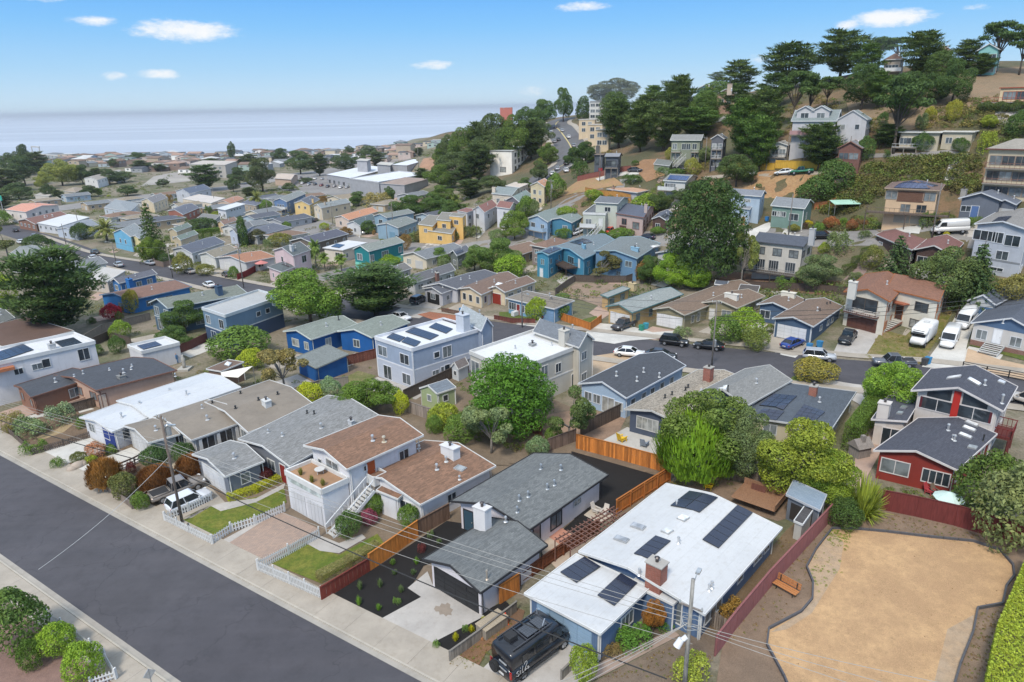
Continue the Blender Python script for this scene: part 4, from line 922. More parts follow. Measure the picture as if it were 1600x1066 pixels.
lot('patio',[(836,855),(880,826),(935,840),(870,890)],mat('concrete',(.47,.38,.30)),.07);lot('patio',[(855,838),(878,826),(902,843),(880,856)],mat('concrete',(.50,.24,.17)),.08);lot('planting_bed',[(880,828),(905,806),(935,820),(905,842)],MULCH,.09);lot('patio',[(912,806),(930,792),(960,806),(938,820)],mat('concrete',(.46,.40,.33)),.09)
lot('lawn',[(420,880),(474,850),(530,868),(590,835),(600,850),(500,912)],LAWN,.08)
lot('path',[(478,850),(500,838),(530,850),(566,836),(572,842),(530,866),(500,862)],CONC3,.09)
lot('driveway',[(346,854),(437,799),(500,828),(402,888),(398,892)],PAV,.08);lot('driveway',[(335,852),(425,803),(437,799),(346,857)],CONC3,.085)
lot('lawn',[(282,812),(330,790),(400,778),(444,764),(448,786),(400,808),(332,838)],LAWN,.08)
lot('path',[(330,792),(352,786),(400,780),(446,756),(444,764),(400,786),(345,800)],CONC3,.09)
lot('driveway',[(230,800),(320,752),(352,786),(330,792),(300,810),(262,818)],CONC,.08)
lot('driveway',[(52,710),(142,685),(166,706),(136,720),(86,728)],CONC2,.08);lot('driveway',[(106,738),(205,700),(230,712),(232,716),(145,757)],CONC2,.08);lot('garden_bed',[(86,728),(136,720),(166,706),(205,700),(106,738)],DIRT,.085)
lot('garden_bed',[(10,672),(50,655),(120,640),(138,668),(138,684),(50,708),(36,702)],DIRT,.06);lot('path',[(62,690),(100,676),(122,658),(112,655),(88,672),(58,684)],TAN,.075);lot('path',[(0,670),(40,652),(70,640),(90,630),(60,625),(0,645)],PINK,.07)
lot('garden_bed',[(145,752),(240,708),(318,740),(232,790),(215,792)],DIRT,.06);lot('path',[(240,725),(280,712),(300,726),(262,742)],mat('concrete',(.5,.42,.32)),.08)
lot('yard',[(703,1034),(800,948),(820,955),(812,985),(760,1020),(740,1056)],mat('mulch',(.21,.115,.06),(.12,.075,.05)),.06)
lot('driveway',[(742,1058),(815,985),(938,1000),(900,1075),(800,1110)],CONC3,.07)
lot('planting_bed',[(935,1010),(1052,965),(1045,985),(960,1030),(938,1035)],mat('soil',(.13,.10,.07)),.07);lot('path',[(920,1045),(960,1026),(1050,985),(1062,994),(975,1040),(920,1068)],mat('concrete',(.36,.27,.22)),.085);lot('yard',[(930,1066),(1070,992),(1105,975),(1130,1000),(1060,1120),(900,1120)],mat('soil',(.20,.15,.11)),.05)
lot('side_yard',[(1100,975),(1228,830),(1262,800),(1250,840),(1130,995)],mat('soil',(.17,.115,.065)),.06)
lot('yard',[(1055,770),(1110,745),(1230,770),(1300,790),(1262,800),(1215,815)],DIRT2,.04)
lot('park_ground',[(1130,1005),(1250,850),(1300,790),(1375,795),(1552,835),(1640,850),(1700,1000),(1600,1180),(1100,1180)],DIRT2,.05)
PARK=[(1201,985),(1252,958),(1269,938),(1270,912),(1260,888),(1275,860),(1300,828),(1330,828),(1385,833),(1450,841),(1520,848),(1562,862),(1582,885),(1584,902),(1572,918),(1566,946),(1527,953),(1520,990),(1500,1040),(1490,1075),(1470,1120),(1250,1120),(1225,1060),(1198,1010)]
lot('playground_bark',PARK,STRAW,.09)
lot('garden_bed',[(-30,985),(60,955),(92,985),(160,1045),(180,1066),(140,1130),(-60,1130)],mat('soil',(.25,.155,.125),(.19,.12,.10)),.06)
lot('yard',[(470,640),(520,606),(586,580),(648,605),(730,575),(740,600),(680,660),(600,655)],mat('soil',(.19,.145,.10)),.04);lot('lawn',[(520,600),(560,580),(588,588),(560,606)],mat('grass',(.16,.18,.05),(.3,.25,.12)),.07);lot('patio',[(556,606),(590,590),(648,606),(690,600),(650,625)],CONC3,.07)
lot('yard',[(820,655),(905,640),(980,650),(960,690),(880,690)],mat('soil',(.30,.20,.14)),.05);lot('yard',[(940,690),(980,668),(1040,690),(1020,730)],mat('concrete',(.48,.46,.43)),.06)
lot('yard',[(905,560),(960,552),(1025,562),(990,580),(930,590),(915,600)],mat('concrete',(.46,.34,.23)),.05)
lot('lawn',[(1210,615),(1240,588),(1262,590),(1224,615)],LAWN2,.07);lot('driveway',[(1270,590),(1330,600),(1370,605),(1355,640),(1330,625)],CONC3,.06)
lot('patio',[(1340,690),(1365,665),(1380,700),(1355,745),(1345,770),(1330,760)],PINK,.06)
lot('driveway',[(905,530),(930,505),(985,510),(1020,520),(1068,516),(1048,528),(985,533),(960,538)],CONC2,.07);lot('driveway',[(1180,545),(1212,518),(1265,524),(1262,555),(1238,556)],CONC,.07);lot('driveway',[(1300,556),(1320,512),(1375,520),(1350,560)],CONC3,.07);lot('lawn',[(1350,562),(1375,515),(1415,525),(1465,470),(1492,480),(1455,545),(1440,570),(1395,560)],mat('grass',(.17,.175,.035),(.34,.24,.12)),.06)
lot('driveway',[(1440,574),(1462,545),(1500,480),(1530,480),(1512,535),(1502,580)],CONC2,.07);lot('lawn',[(1515,540),(1540,530),(1620,556),(1620,570)],LAWN2,.08);lot('path',[(1505,575),(1512,545),(1560,562),(1620,575),(1620,600)],mat('concrete',(.5,.36,.24)),.075)
lot('driveway',[(605,492),(640,476),(678,470),(690,480),(655,498)],CONC3,.07);lot('planting_bed',[(652,492),(700,482),(730,498),(690,505)],mat('soil',(.34,.14,.08)),.08);lot('lawn',[(780,488),(850,490),(845,502),(780,496)],LAWN2,.09);lot('lawn',[(910,500),(932,494),(935,500),(915,506)],LAWN2,.08);lot('path',[(920,490),(935,478),(955,490),(940,500)],PINK,.08)
lot('yard',[(868,462),(900,443),(968,444),(985,452),(940,480),(910,470)],mat('drygrass',(.27,.2,.15),(.2,.14,.1)),.06);lot('yard',[(1110,440),(1150,425),(1310,440),(1330,452),(1290,462),(1120,446)],mat('soil',(.22,.125,.08)),.06)
lot('path',[(1318,438),(1350,402),(1368,394),(1374,398),(1340,442)],mat('soil',(.25,.18,.16)),.08);lot('driveway',[(1160,368),(1195,350),(1212,345),(1200,362),(1180,372)],CONC2,.08);lot('driveway',[(1398,362),(1410,344),(1450,346),(1436,366)],CONC2,.09);lot('dry_slope',[(1125,292),(1140,276),(1290,272),(1268,300),(1230,312),(1190,310)],mat('drygrass',(.30,.17,.085),(.36,.24,.12)),.1)
lot('dry_slope',[(868,310),(900,285),(935,270),(975,290),(915,300)],mat('drygrass',(.32,.19,.1),(.25,.2,.08)),.1);lot('dry_slope',[(1320,150),(1480,120),(1600,105),(1640,160),(1560,165),(1470,190),(1420,205),(1330,190)],mat('drygrass',(.24,.165,.10),(.16,.13,.08)),.12);lot('dry_slope',[(985,262),(1005,250),(1050,250),(1045,272),(1010,285)],mat('drygrass',(.30,.17,.09)),.12);lot('cut_bank',[(655,262),(662,248),(690,246),(700,262)],mat('soil',(.36,.21,.13)),.15)
lot('bare_gravel',[(1276,862),(1300,832),(1318,850),(1312,890),(1290,925),(1268,960),(1230,985),(1204,990),(1250,960),(1269,938),(1270,912),(1262,888)],mat('drygrass',(.38,.285,.20),(.43,.285,.165)),.105);lot('bare_gravel',[(1480,985),(1522,962),(1516,1000),(1496,1050),(1480,1100),(1450,1110),(1466,1040)],mat('drygrass',(.38,.285,.20),(.43,.285,.165)),.105)
# houses
def S(r,g,b,k=.82):
 f=lambda v:(v/255/12.92 if v<=10 else((v/255+.055)/1.055)**2.4)*k
 return(f(r),f(g),f(b))
GREYR=S(112,116,116);DARKR=S(72,76,84);BROWNR=S(136,110,92);TAUPE=S(146,136,124);WROOF=(.56,.565,.57);CHARC=S(84,88,96);SLATE=S(98,103,112);WWALL=S(225,224,224,.85)
# first row, right to left
h=House('single storey blue house with a big white roof, five solar arrays and a brick chimney',S(98,124,160),WROOF,wk='vsiding',rk='membrane')
h.block((904,864),(1101,963),(1222,827),2.75,'g',.75,.55,ridge=.42)
h.block((819,930),(938,996),(1016,923),2.55,'shedu',.15,.35)
h.block((984,914),(1052,947),(1075,925),2.5,'flat',0,.1,low=None)
h.gar(1,'F',.50,4.9,2.15,S(150,180,208),5,4).corner(1,0).corner(1,1).corner(1,.0,'R').corner(1,.13).corner(0,1).corner(0,0,'R')
h.win(1,'R',.62,.75,1.5,1.1,1,cols=3).win(0,'F',.66,.85,.8,1.5,0).win(0,'F',.80,.5,1.0,1.9,1)
for f,w,z,hh in((.16,2.6,.8,1.35),(.52,.9,1.2,.8),(.78,1.5,1.2,.75),(.92,1.,1.2,.7)):h.win(0,'R',f,z,w,hh,0)
h.chim(0,1025,905,1.25,1.0,1.45,S(165,88,66));h.solar(1,(875,895),(901,912),(914,870),1,4);h.solar(1,(933,931),(960,948),(972,895),1,4)
h.solar(0,(990,866),(1015,875),(1024,838),1,4);h.solar(0,(1097,844),(1123,858),(1152,790),1,7);h.solar(0,(1047,791),(1093,802),(1077,768),2,2)
for p in((1065,810),(1040,830)):h.skyl(0,(p[0]-8,p[1]+1),(p[0]+4,p[1]+6),(p[0]+1,p[1]-5))
for p in((992,822),(966,842)):h.skyl(0,(p[0]-8,p[1]+1),(p[0]+12,p[1]+8),(p[0]-2,p[1]-5),S(175,178,182))
for p in((1108,922),(1112,918),(1060,848),(999,898),(1057,790)):h.vent(0,*p)
h.box('porch_post',2,'R',0,.04,0,2.5,-.1,.1,h.tm);h.box('conduit',0,'F',.3,.33,1,2.4,0,.06,mat('metal',(.5,.5,.5)))
h=House('long low white house under a grey shingle roof with a black double garage door',S(226,220,224,.85),S(126,129,129),roof2=S(98,101,102),trim=S(226,224,226,.85))
h.tm=mat('paint',(.03,.03,.033))
h.block((660,876),(751,929),(856,854),2.55,'g',.95,.5)
h.block((704,785),(828,830),(951,744),2.8,'g',1.1,.6)
h.gar(0,'F',.5,4.9,2.1,(.022,.022,.024),4,4).win(0,'F',.5,1.5,4.6,.45,0,cols=4,fc=(.02,.02,.022));h.win(1,'R',.36,.7,1.5,1.4,0,fc=(.02,.02,.02)).win(1,'R',.1,.3,.9,1.9,0,fc=(.02,.02,.02)).win(1,'R',.66,1.5,1.0,.5,0,fc=(.5,.5,.5)).door(1,'F',.12,1.0,2.1,(.03,.07,.10)).win(1,'F',.3,.2,1.4,1.9,0)
h.box('wall_lamp',0,'F',.07,.10,1.6,1.95,0,.1,mat('plain',(.02,.02,.02)));h.box('house_number',0,'F',.06,.11,1.1,1.3,0,.03,mat('plain',(.02,.02,.02)))
h.chim(1,754,812,1.2,.8,1.2,S(232,230,230),'paint')
for p in((825,776),(811,782),(866,758),(855,764),(845,733),(876,734),(808,800)):h.vent(1,*p,c=S(190,195,200))
h.vent(0,761,905,.7,.06,(.6,.5,.4));h.vent(1,790,815,.4)
h=House('white two storey house under mottled brown shingles with a roof deck over its garage',S(228,228,232,.86),S(154,118,96),roof2=S(112,88,72))
h.block((544,742),(657,791),(775,730),2.7,'g',1.15,.45)
h.block((474,698),(542,736),(662,682),5.4,'g',.8,.6)
h.block((446,741),(503,772),(545,753),3.75,'parapet',0,.05,roofm=mat('concrete',S(176,140,110)))
h.block((588,768),(622,782),(652,760),2.55,'shed',.25,.3)
h.gar(2,'F',.28,2.3,2.2,S(218,219,222),1,4).gar(2,'F',.74,2.3,2.2,S(218,219,222),1,4);h.box('glass_screen',2,'F',.05,.95,3.1,3.7,0,.03,mat('glass',(.5,.56,.56)))
h.win(1,'F',.55,2.95,2.0,2.0,0).win(1,'F',.2,3.9,.5,.5,0).win(1,'R',.80,3.4,1.1,1.1,0).door(1,'R',.30,.95,2.05,S(196,92,40),2.9).win(0,'F',.78,.8,1.6,1.3,0).win(0,'R',.42,1.1,1.0,.9,0).win(1,'R',.22,4.2,.3,.5,0);h.box('porch_post',3,'F',.86,.93,0,2.5,-.2,.0,h.tm)
h.chim(0,704,712,1.7,.9,1.05,S(236,236,238),'paint',False);h.skyl(0,(708,733),(722,738),(716,727),S(150,155,158));h.vent(0,697,721,.5,.1,WHITE);h.vent(1,600,690,.5,.12,S(230,215,190));h.vent(0,655,701,.3,.1,WHITE);h.vent(0,718,749,.3)
g0=at(516,838);g1=Vector(h.blocks[1]['P'](h.blocks[1]['W']+.5,h.blocks[1]['D']*.22,0));h.stairs((g0[0],g0[1]),g0[2],(g1.x,g1.y),h.blocks[1]['base']+2.85,1.1,S(232,234,236))
h.rail(1,'R',.22,.40,2.9,1.35,WHITE,1.05,solid=True)
h=House('house with a weathered grey roof, white garage and a red front door',S(128,134,146),S(154,154,154),roof2=S(118,118,116),trim=WHITE)
h.block((372,688),(453,731),(593,651),2.7,'g',.8,.45);h.block((300,712),(352,747),(414,722),2.65,'g',.75,.4)
h.gar(1,'F',.5,4.9,2.1,S(226,228,232),4,4).win(1,'F',.5,1.85,4.6,.28,0,cols=6).win(0,'R',.05,.8,.9,1.2,1).door(0,'F',.82,1.0,2.1,(.22,.015,.012)).win(0,'F',.58,.8,1.3,1.1,1);h.chim(0,549,664,.7,.5,.5,S(200,202,205),'paint');h.vent(0,419,676,.3);h.vent(0,441,681,.3);h.vent(0,480,646,.3,.08,(.05,.05,.05));h.vent(0,491,647,.35,.08,(.05,.05,.05))
h=House('long house with a smooth taupe roof, white lattice porch posts and a white box chimney',S(196,196,194),TAUPE,rk='concrete')
h.block((320,630),(388,678),(494,636),2.7,'g',.75,.5);h.block((238,653),(299,690),(388,658),2.6,'g',.7,.4);h.block((193,667),(232,694),(282,680),2.6,'g',.65,.4)
h.gar(2,'F',.45,4.2,2.1,S(214,214,214),4,4).win(1,'R',.25,.3,1.6,2.,0).win(1,'R',.62,.3,1.4,2.,0).win(0,'R',.12,.8,1.2,1.2,0);h.chim(0,417,634,1.1,.8,.7,S(226,226,224),'paint',False)
for p in((434,616),(404,625),(376,615),(332,630),(368,638)):h.vent(0,*p,.25,.09,(.05,.05,.05))
h.vent(1,316,638,.4)
for f in(.1,.45,.82):h.box('lattice_post',1,'R',f-.03,f+.03,0,2.4,.3,.36,h.tm)
h=House('white roofed house whose recessed entrance wall is painted deep blue',S(222,224,230,.85),S(216,219,223),rk='membrane')
h.block((182,628),(236,656),(377,607),2.6,'g',.6,.45);h.block((124,654),(175,677),(238,652),2.5,'g',.55,.4)
h.box('blue_entrance_wall',1,'F',.62,.99,0,2.45,0,.06,mat('paint',S(36,62,140)));h.win(0,'L',.5,1.2,1.2,.8,0);h.vent(0,274,588,.35);h.vent(0,265,610,.2,.1);h.vent(0,218,630,.2,.1)
h=House('low brown and pink house under a dark grey roof with a bay corner',S(150,108,88),CHARC,trim=S(140,100,84))
h.block((84,588),(150,612),(277,580),2.75,'g',.8,.45,wallm=mat('stucco',S(206,172,152)));h.block((22,604),(48,623),(142,593),2.7,'g',.6,.35)
h.win(1,'R',.72,.9,1.3,1.2,0,fc=WHITE).door(0,'R',.03,.9,2.0,S(214,196,180));h.chim(0,190,591,.8,.8,.35,S(150,150,148),'paint',False);h.vent(0,130,584,.4);h.vent(0,116,588,.2);h.vent(0,171,578,.2);h.vent(0,206,572,.2);h.vent(0,205,577,.2)
h.box('low_wall',1,'R',.3,1.3,0,1.0,1.6,1.75,mat('stucco',S(210,178,158)))
h=House('white flat roofed two storey block with two dark solar arrays at the left edge',S(228,226,228,.86),S(228,228,230),rk='membrane',name='apartment_building',cat='building')
h.block((-62,560),(-34,577),(149,537),5.9,'parapet',0,.05)
h.win(0,'R',.88,3.8,1.4,1.7,0).win(0,'R',.54,4.0,.9,1.2,0).win(0,'R',.46,4.0,1.2,.8,0).win(0,'R',.30,3.9,1.,.8,0);h.solar(0,(-20,556),(-4,566),(36,538),4,5);h.solar(0,(85,535),(100,545),(115,528),3,3,(.012,.013,.018));h.chim(0,82,545,.8,.8,.7,S(190,192,194),'paint',False);h.box('clay_tile_canopy',0,'R',.0,.27,5.0,5.4,0,1.0,mat('shingle',S(190,120,84)))
# second row
h=House('cobalt blue house with white windows under a pale green grey roof',S(16,92,162),S(142,150,142),trim=S(214,220,214))
h.block((442,519),(486,532),(560,508),2.9,'g',.9,.35);h.block((527,519),(581,529),(641,505),2.9,'g',.9,.35)
h.win(0,'F',.35,.9,1.7,1.2,3).win(0,'F',.78,.9,1.0,1.2,3).win(0,'R',.35,.7,1.,1.5,3).win(1,'R',.2,.8,.9,1.1,3).win(1,'R',.7,1.0,1.,.9,3).win(1,'F',.5,.8,1.2,1.2,0);h.vent(0,529,500,.6,.09,(.1,.1,.1))
h=House('small cobalt blue shed with a grey roof in front of the cobalt blue house',S(16,90,158),S(134,140,138),name='shed',cat='shed',trim=S(150,156,152))
h.block((462,560),(494,577),(545,560),2.3,'shed',.5,.25)
h=House('pale blue grey two storey house with rows of solar panels on a white roof',S(164,178,200),S(232,234,236),rk='membrane',trim=S(232,234,240))
h.block((586,530),(644,549),(752,517),5.7,'parapet',0,.05);h.blocks[0];h.block((715,497),(752,519),(771,511),5.9,'gu',1.7,.25,roofm=mat('shingle',S(178,186,190)))
lower=mat('siding',S(200,206,220));h.band(0,'F',2.75,.2).band(0,'R',2.75,.2).corner(0,1).corner(0,0).corner(0,0,'R')
h.box('lower_storey_cladding',0,'F',0,1,-.4,2.75,-.02,.02,lower);h.box('lower_storey_cladding',0,'R',0,1,-.4,2.75,-.02,.02,lower)
h.win(0,'F',.18,3.5,1.9,1.4,1).win(0,'F',.78,3.4,1.8,1.4,0).win(0,'F',.28,.1,1.7,2.0,0).win(0,'F',.80,.4,1.7,1.5,0).win(0,'R',.33,3.7,.9,.8,0).win(0,'R',.48,3.3,1.5,1.6,1).win(0,'R',.30,1.2,1.1,.6,0).win(0,'R',.40,1.0,.5,1.,0).win(0,'R',.47,.2,.9,1.9,0)
h.solar(0,(604,528),(624,535),(614,521),4,1);h.solar(0,(627,535),(649,543),(636,527),4,1);h.solar(0,(633,519),(672,532),(644,511),7,1);h.solar(0,(670,512),(697,522),(681,505),5,1);h.solar(0,(690,500),(718,509),(700,490),4,2,(.03,.022,.05));h.chim(0,724,518,1.6,1.2,2.6,S(206,212,222),'paint',False)
h=House('cream stucco two storey house with a flat white roof and grey mansard',S(206,200,188),S(234,235,236),rk='membrane',trim=S(226,224,220))
h.block((734,553),(802,583),(912,541),5.7,'parapet',0,.05);h.block((832,520),(905,545),(929,532),6.1,'gu',1.5,.25,roofm=mat('shingle',S(126,132,140)))
h.band(0,'R',2.75,.2).win(0,'F',.12,3.3,1.7,1.6,1).win(0,'R',.42,3.2,1.2,1.8,0).win(0,'R',.25,3.7,.8,.9,0).win(0,'R',.86,.2,1.,2.,0).win(0,'R',.62,3.4,1,1.2,0);h.chim(0,881,540,1.2,1.0,2.2,S(210,205,194),'paint',False);h.chim(0,832,540,.8,.8,.25,S(170,172,172),'paint',False);h.vent(0,805,545,.4);h.vent(0,862,540,.4)
h=House('light blue clapboard cottage with a dark grey roof seen from its gable end',S(176,200,226),CHARC,wk='siding',trim=S(222,228,236))
h.block((903,601),(979,624),(1072,573),2.8,'g',1.2,.35)
h.win(0,'F',.16,.9,1.,1.1,1).win(0,'F',.36,.9,1.,1.1,1).win(0,'F',.62,.1,1.7,2.,3).win(0,'F',.86,.9,1.1,1.,3);h.wins(0,'R',(.12,.3,.45,.62,.8),.9,.9,1.2,1)
h.vent(0,963,587,.5,.1,WHITE);h.vent(0,995,595,.5,.1,WHITE);h.vent(0,1030,589,.5,.1,WHITE)
h=House('dark slate blue house with a pebble strewn roof and a tall brick chimney',S(78,88,108),S(160,150,136),rk='gravelroof',trim=S(206,206,204))
h.block((975,641),(1062,664),(1172,596),2.75,'g',.7,.5);h.block((1090,615),(1166,637),(1238,596),3.4,'g',1.3,.5,roofm=mat('shingle',S(146,146,144)))
h.win(0,'F',.38,.8,2.6,1.4,3,cols=4).win(1,'R',.1,1.8,.8,.8,1);h.chim(0,1106,594,.9,.9,1.7,S(168,92,72));h.skyl(1,(1114,614),(1121,618),(1120,608));h.skyl(1,(1124,610),(1130,614),(1130,604));h.vent(1,1137,612,.7,.06,(.05,.05,.05))
for p in((1071,610),(1075,606),(1050,617),(1039,622)):h.vent(0,*p,.35,.09,(.06,.06,.06))
h=House('house with a charcoal hip roof, three solar arrays and a brick chimney',S(196,184,158),S(92,100,110),trim=S(200,202,204))
h.block((1160,652),(1299,673),(1338,614),2.7,'hip',.9,.45)
h.solar(0,(1186,634),(1224,642),(1208,616),3,3,(.03,.036,.06));h.solar(0,(1170,662),(1204,668),(1192,640),3,3,(.03,.036,.06));h.solar(0,(1234,660),(1268,668),(1256,633),4,5,(.03,.036,.06));h.chim(0,1270,617,.8,.8,1.1,S(176,104,82));h.win(0,'R',.4,1.,1.2,1.1,0)
h=House('barn red house with grey roofs and a tall glazed upper gable split by a red panel',S(146,52,42),S(86,88,98),roof2=S(70,72,82),trim=S(224,218,216))
h.block((1364,706),(1496,737),(1558,680),2.9,'g',1.0,.45);h.block((1423,612),(1568,645),(1590,606),5.5,'g',1.5,.6,wallm=mat('stucco',S(216,208,202)));h.block((1361,657),(1416,667),(1440,628),2.9,'shedu',.5,.35,wallm=mat('stucco',S(214,204,196)))
h.win(0,'F',.24,.9,2.4,1.4,1,cols=2).win(0,'F',.80,.9,2.2,1.3,0,cols=4).win(2,'F',.62,.2,1.6,2.,0);h.win(1,'F',.27,3.75,3.3,1.3,0,cols=2).win(1,'F',.73,3.75,3.3,1.3,0,cols=2)
bl=h.blocks[1]
for sg,x0,x1 in((1,.12,.43),(-1,.88,.57)):
 mb=MB();W_,o_=bl['W'],bl['o'];i0,i1=o_+x0*(W_-2*o_),o_+x1*(W_-2*o_);y=o_-.05;pts=[bl['P'](i0,y,bl['base']+5.22),bl['P'](i1,y,bl['base']+5.22),bl['P'](i1,y,bl['rz'](i1,0)-.35),bl['P'](i0,y,bl['rz'](i0,0)-.3)]
 if sg<0:pts=[pts[1],pts[0],pts[3],pts[2]]
 mb.face(pts);h.part('gable_window',mb,mat('glass',GLASS[0]))
h.box('red_panel',1,'F',.455,.545,3.0,6.5,0,.12,mat('paint',S(196,46,36)));h.box('shutter',1,'F',.035,.075,3.75,5.1,0,.05,mat('paint',S(96,28,40)));h.box('shutter',1,'F',.925,.965,3.75,5.1,0,.05,mat('paint',S(96,28,40)))
h.chim(2,1379,652,1.1,1.0,1.7,S(226,218,212),'paint');h.skyl(1,(1478,593),(1480,590),(1501,590),(.8,.81,.82));h.skyl(1,(1511,593),(1515,590),(1530,604),(.8,.81,.82));h.skyl(1,(1558,597),(1561,594),(1569,601),(.8,.81,.82));h.vent(1,1565,630,.9,.1)
for p in((1507,660),(1503,668),(1497,679)):h.skyl(0,(p[0],p[1]),(p[0]+3,p[1]-3),(p[0]+20,p[1]+8),(.8,.81,.82))
h.skyl(0,(1511,700),(1514,696),(1525,703),(.3,.33,.35))
for p in((1400,647),(1406,638),(1414,630)):h.skyl(2,(p[0],p[1]),(p[0]+9,p[1]+1),(p[0]+3,p[1]-3),(.25,.28,.3))
h.vent(0,1481,672,.6,.1);h.vent(0,1488,686,.4,.07);h.vent(0,1536,689,.6,.06,(.05,.05,.05));h.rail(1,'R',.05,.5,2.4,1.6,S(120,40,36),1.0,floor=S(110,50,44))
# across the second street, left to right
h=House('grey house with an open garage full of stored things and a long dark grey roof',S(198,198,204),S(104,106,114),trim=S(226,226,226))
h.block((659,449),(714,453),(784,431),2.8,'g',1.0,.4);h.block((660,452),(690,460),(712,452),2.6,'g',.8,.35)
h.box('garage_shade_panel',1,'F',.15,.85,0,2.2,-.1,.02,mat('plain',(.012,.012,.013)));h.win(0,'F',.1,1,1.2,1.,1);h.vent(0,705,434,.5,.1,WHITE);h.vent(0,720,437,.3,.1,WHITE);h.win(1,'R',.5,.9,.8,.9,1)  # near-black panel on the wall paints the shade inside the open garage
h=House('white house behind the grey one with a brick chimney and a grey two part roof',S(210,208,204),S(112,112,116))
h.block((632,434),(646,444),(712,423),2.7,'g',1.0,.4).chim(0,683,433,1.4,.8,1.0,S(150,100,88))
h=House('cream house with several white trimmed windows under a brown roof',S(226,208,178),S(134,112,100))
h.block((716,452),(752,462),(812,436),2.7,'g',.9,.35);h.block((760,452),(789,458),(838,441),2.7,'g',.9,.35)
h.wins(0,'F',(.2,.5,.84),.8,.9,1.3,0).door(0,'R',.2,.9,2.0,WHITE).win(0,'R',.1,.8,.8,1.3,0).win(0,'R',.4,.9,.9,1.1,0).door(1,'F',.5,2.2,2.1,S(150,50,34));h.skyl(0,(773,446),(778,442),(784,448));h.skyl(0,(766,451),(769,448),(774,452));h.vent(0,745,443,.4,.1,WHITE)
h=House('sky blue bungalow with a row of white framed front windows and a small blue garage',S(128,172,204),S(142,134,124),trim=S(224,226,228))
h.block((790,467),(866,484),(898,471),2.7,'hip',1.0,.4)
h.win(0,'F',.1,.8,1.8,1.3,0,cols=3).wins(0,'F',(.34,.40,.47,.60,.66,.71),.7,.65,1.3,0).gar(0,'F',.88,2.5,2.0,S(126,160,196),4,2).door(0,'F',.22,.9,2.,(.2,.02,.02));h.vent(0,861,467,.4,.15,(.3,.28,.26))
h.box('porch_steps',0,'F',.17,.24,0,.8,0,1.4,h.tm)
h=House('tan house with a pale green grey roof edged in teal and a white garage door',S(204,172,122),S(160,166,164),trim=S(96,136,138))
h.block((946,480),(988,490),(1068,461),2.8,'g',.9,.45);h.gar(0,'F',.5,4.2,2.1,S(232,232,232),4,4).win(0,'F',.5,1.65,3.9,.3,0,cols=6,fc=WHITE);h.chim(0,988,447,1.4,.9,.5,S(214,192,150),'paint',False);h.solar(0,(990,445),(1003,447),(998,441),3,1)
h.block((938,462),(950,466),(985,452),2.6,'flat',0,.3)
h=House('olive house with a wide brown shingle roof and a double white garage door',S(150,142,112),S(136,116,100),trim=S(206,200,186))
h.block((1020,484),(1070,494),(1180,449),2.8,'g',.9,.45);h.block((1096,474),(1152,483),(1196,464),2.8,'g',.9,.45)
h.gar(0,'F',.5,4.9,2.2,S(232,232,232),4,4);h.win(0,'R',.12,.8,.8,1.2,1).win(0,'R',.2,.6,.9,1.5,1).win(1,'F',.72,.8,1.6,1.3,0).door(1,'F',.25,.9,2.,WHITE);h.chim(1,1143,466,2.2,.8,.75,S(236,232,222),'paint',False)
h=House('slate blue house with white garage door, brown roof and a white box chimney',S(76,100,128),S(132,112,98),trim=S(214,218,222))
h.block((1206,499),(1271,512),(1318,480),2.9,'g',.9,.45);h.block((1182,477),(1232,485),(1260,470),2.8,'g',.8,.45)
h.gar(0,'F',.48,4.6,2.2,S(228,230,234),4,4).win(1,'F',.22,.7,1.6,1.3,0).wins(0,'R',(.35,.6,.75),1.1,1.,.8,1);h.chim(1,1232,462,2.2,.9,.55,S(232,226,210),'paint',False);h.corner(0,0).corner(0,1)
for p in((1292,475),(1297,474),(1257,470),(1281,485)):h.vent(0,*p,.25,.09,(.08,.07,.07))
h=House('cream stucco two storey house with a clay tile roof, balcony and brown garage door',S(232,226,212),S(150,108,88),roof2=S(124,90,74),trim=S(178,110,66))
h.block((1318,457),(1391,473),(1420,442),5.7,'g',1.2,.5);h.block((1385,452),(1468,472),(1484,447),5.6,'gu',1.3,.3)
h.gar(0,'F',.47,4.9,2.2,S(104,66,56),4,6).win(0,'F',.48,3.4,3.9,1.9,0,cols=2,fc=S(96,84,74)).rail(0,'F',.06,.86,2.9,1.1,S(222,214,204),.9,floor=S(120,84,74),solid=False,legs=False).win(1,'F',.72,3.4,2.0,1.3,0,fc=S(84,78,74)).win(1,'F',.66,.6,1.8,1.2,3,fc=S(84,78,74)).door(1,'F',.3,1.1,2.4,S(84,56,48),1.2);h.chim(0,1331,458,1.3,1.0,1.8,S(226,222,214),'paint')
h.box('entry_canopy',1,'F',.12,.48,3.9,4.1,0,1.2,mat('shingle',S(176,104,76)))
pf=h._side(h.blocks[1],'F',.3)[0]+h._side(h.blocks[1],'F',.3)[2]*.3;pe=pf+h._side(h.blocks[1],'F',.3)[2]*4.2
h.stairs((pe.x,pe.y),h.blocks[1]['base']-.2,(pf.x,pf.y),h.blocks[1]['base']+1.1,1.9,S(150,104,88),8,rail=False)
h=House('pale grey cottage with blue gables, white steps and a brick base',S(214,210,206),S(94,100,112),trim=S(224,226,230))
h.block((1516,506),(1640,532),(1680,478),3.1,'g',1.9,.4);h.win(0,'F',.14,1.1,1.3,1.3,1).win(0,'F',.62,1.1,1.3,1.3,1).door(0,'F',.36,1.0,2.1,(.75,.76,.78),.9);h.box('brick_base',0,'F',0,1,-.3,.7,0,.05,mat('brick',S(150,100,84)));h.vent(0,1567,505,.4,.08,WHITE)
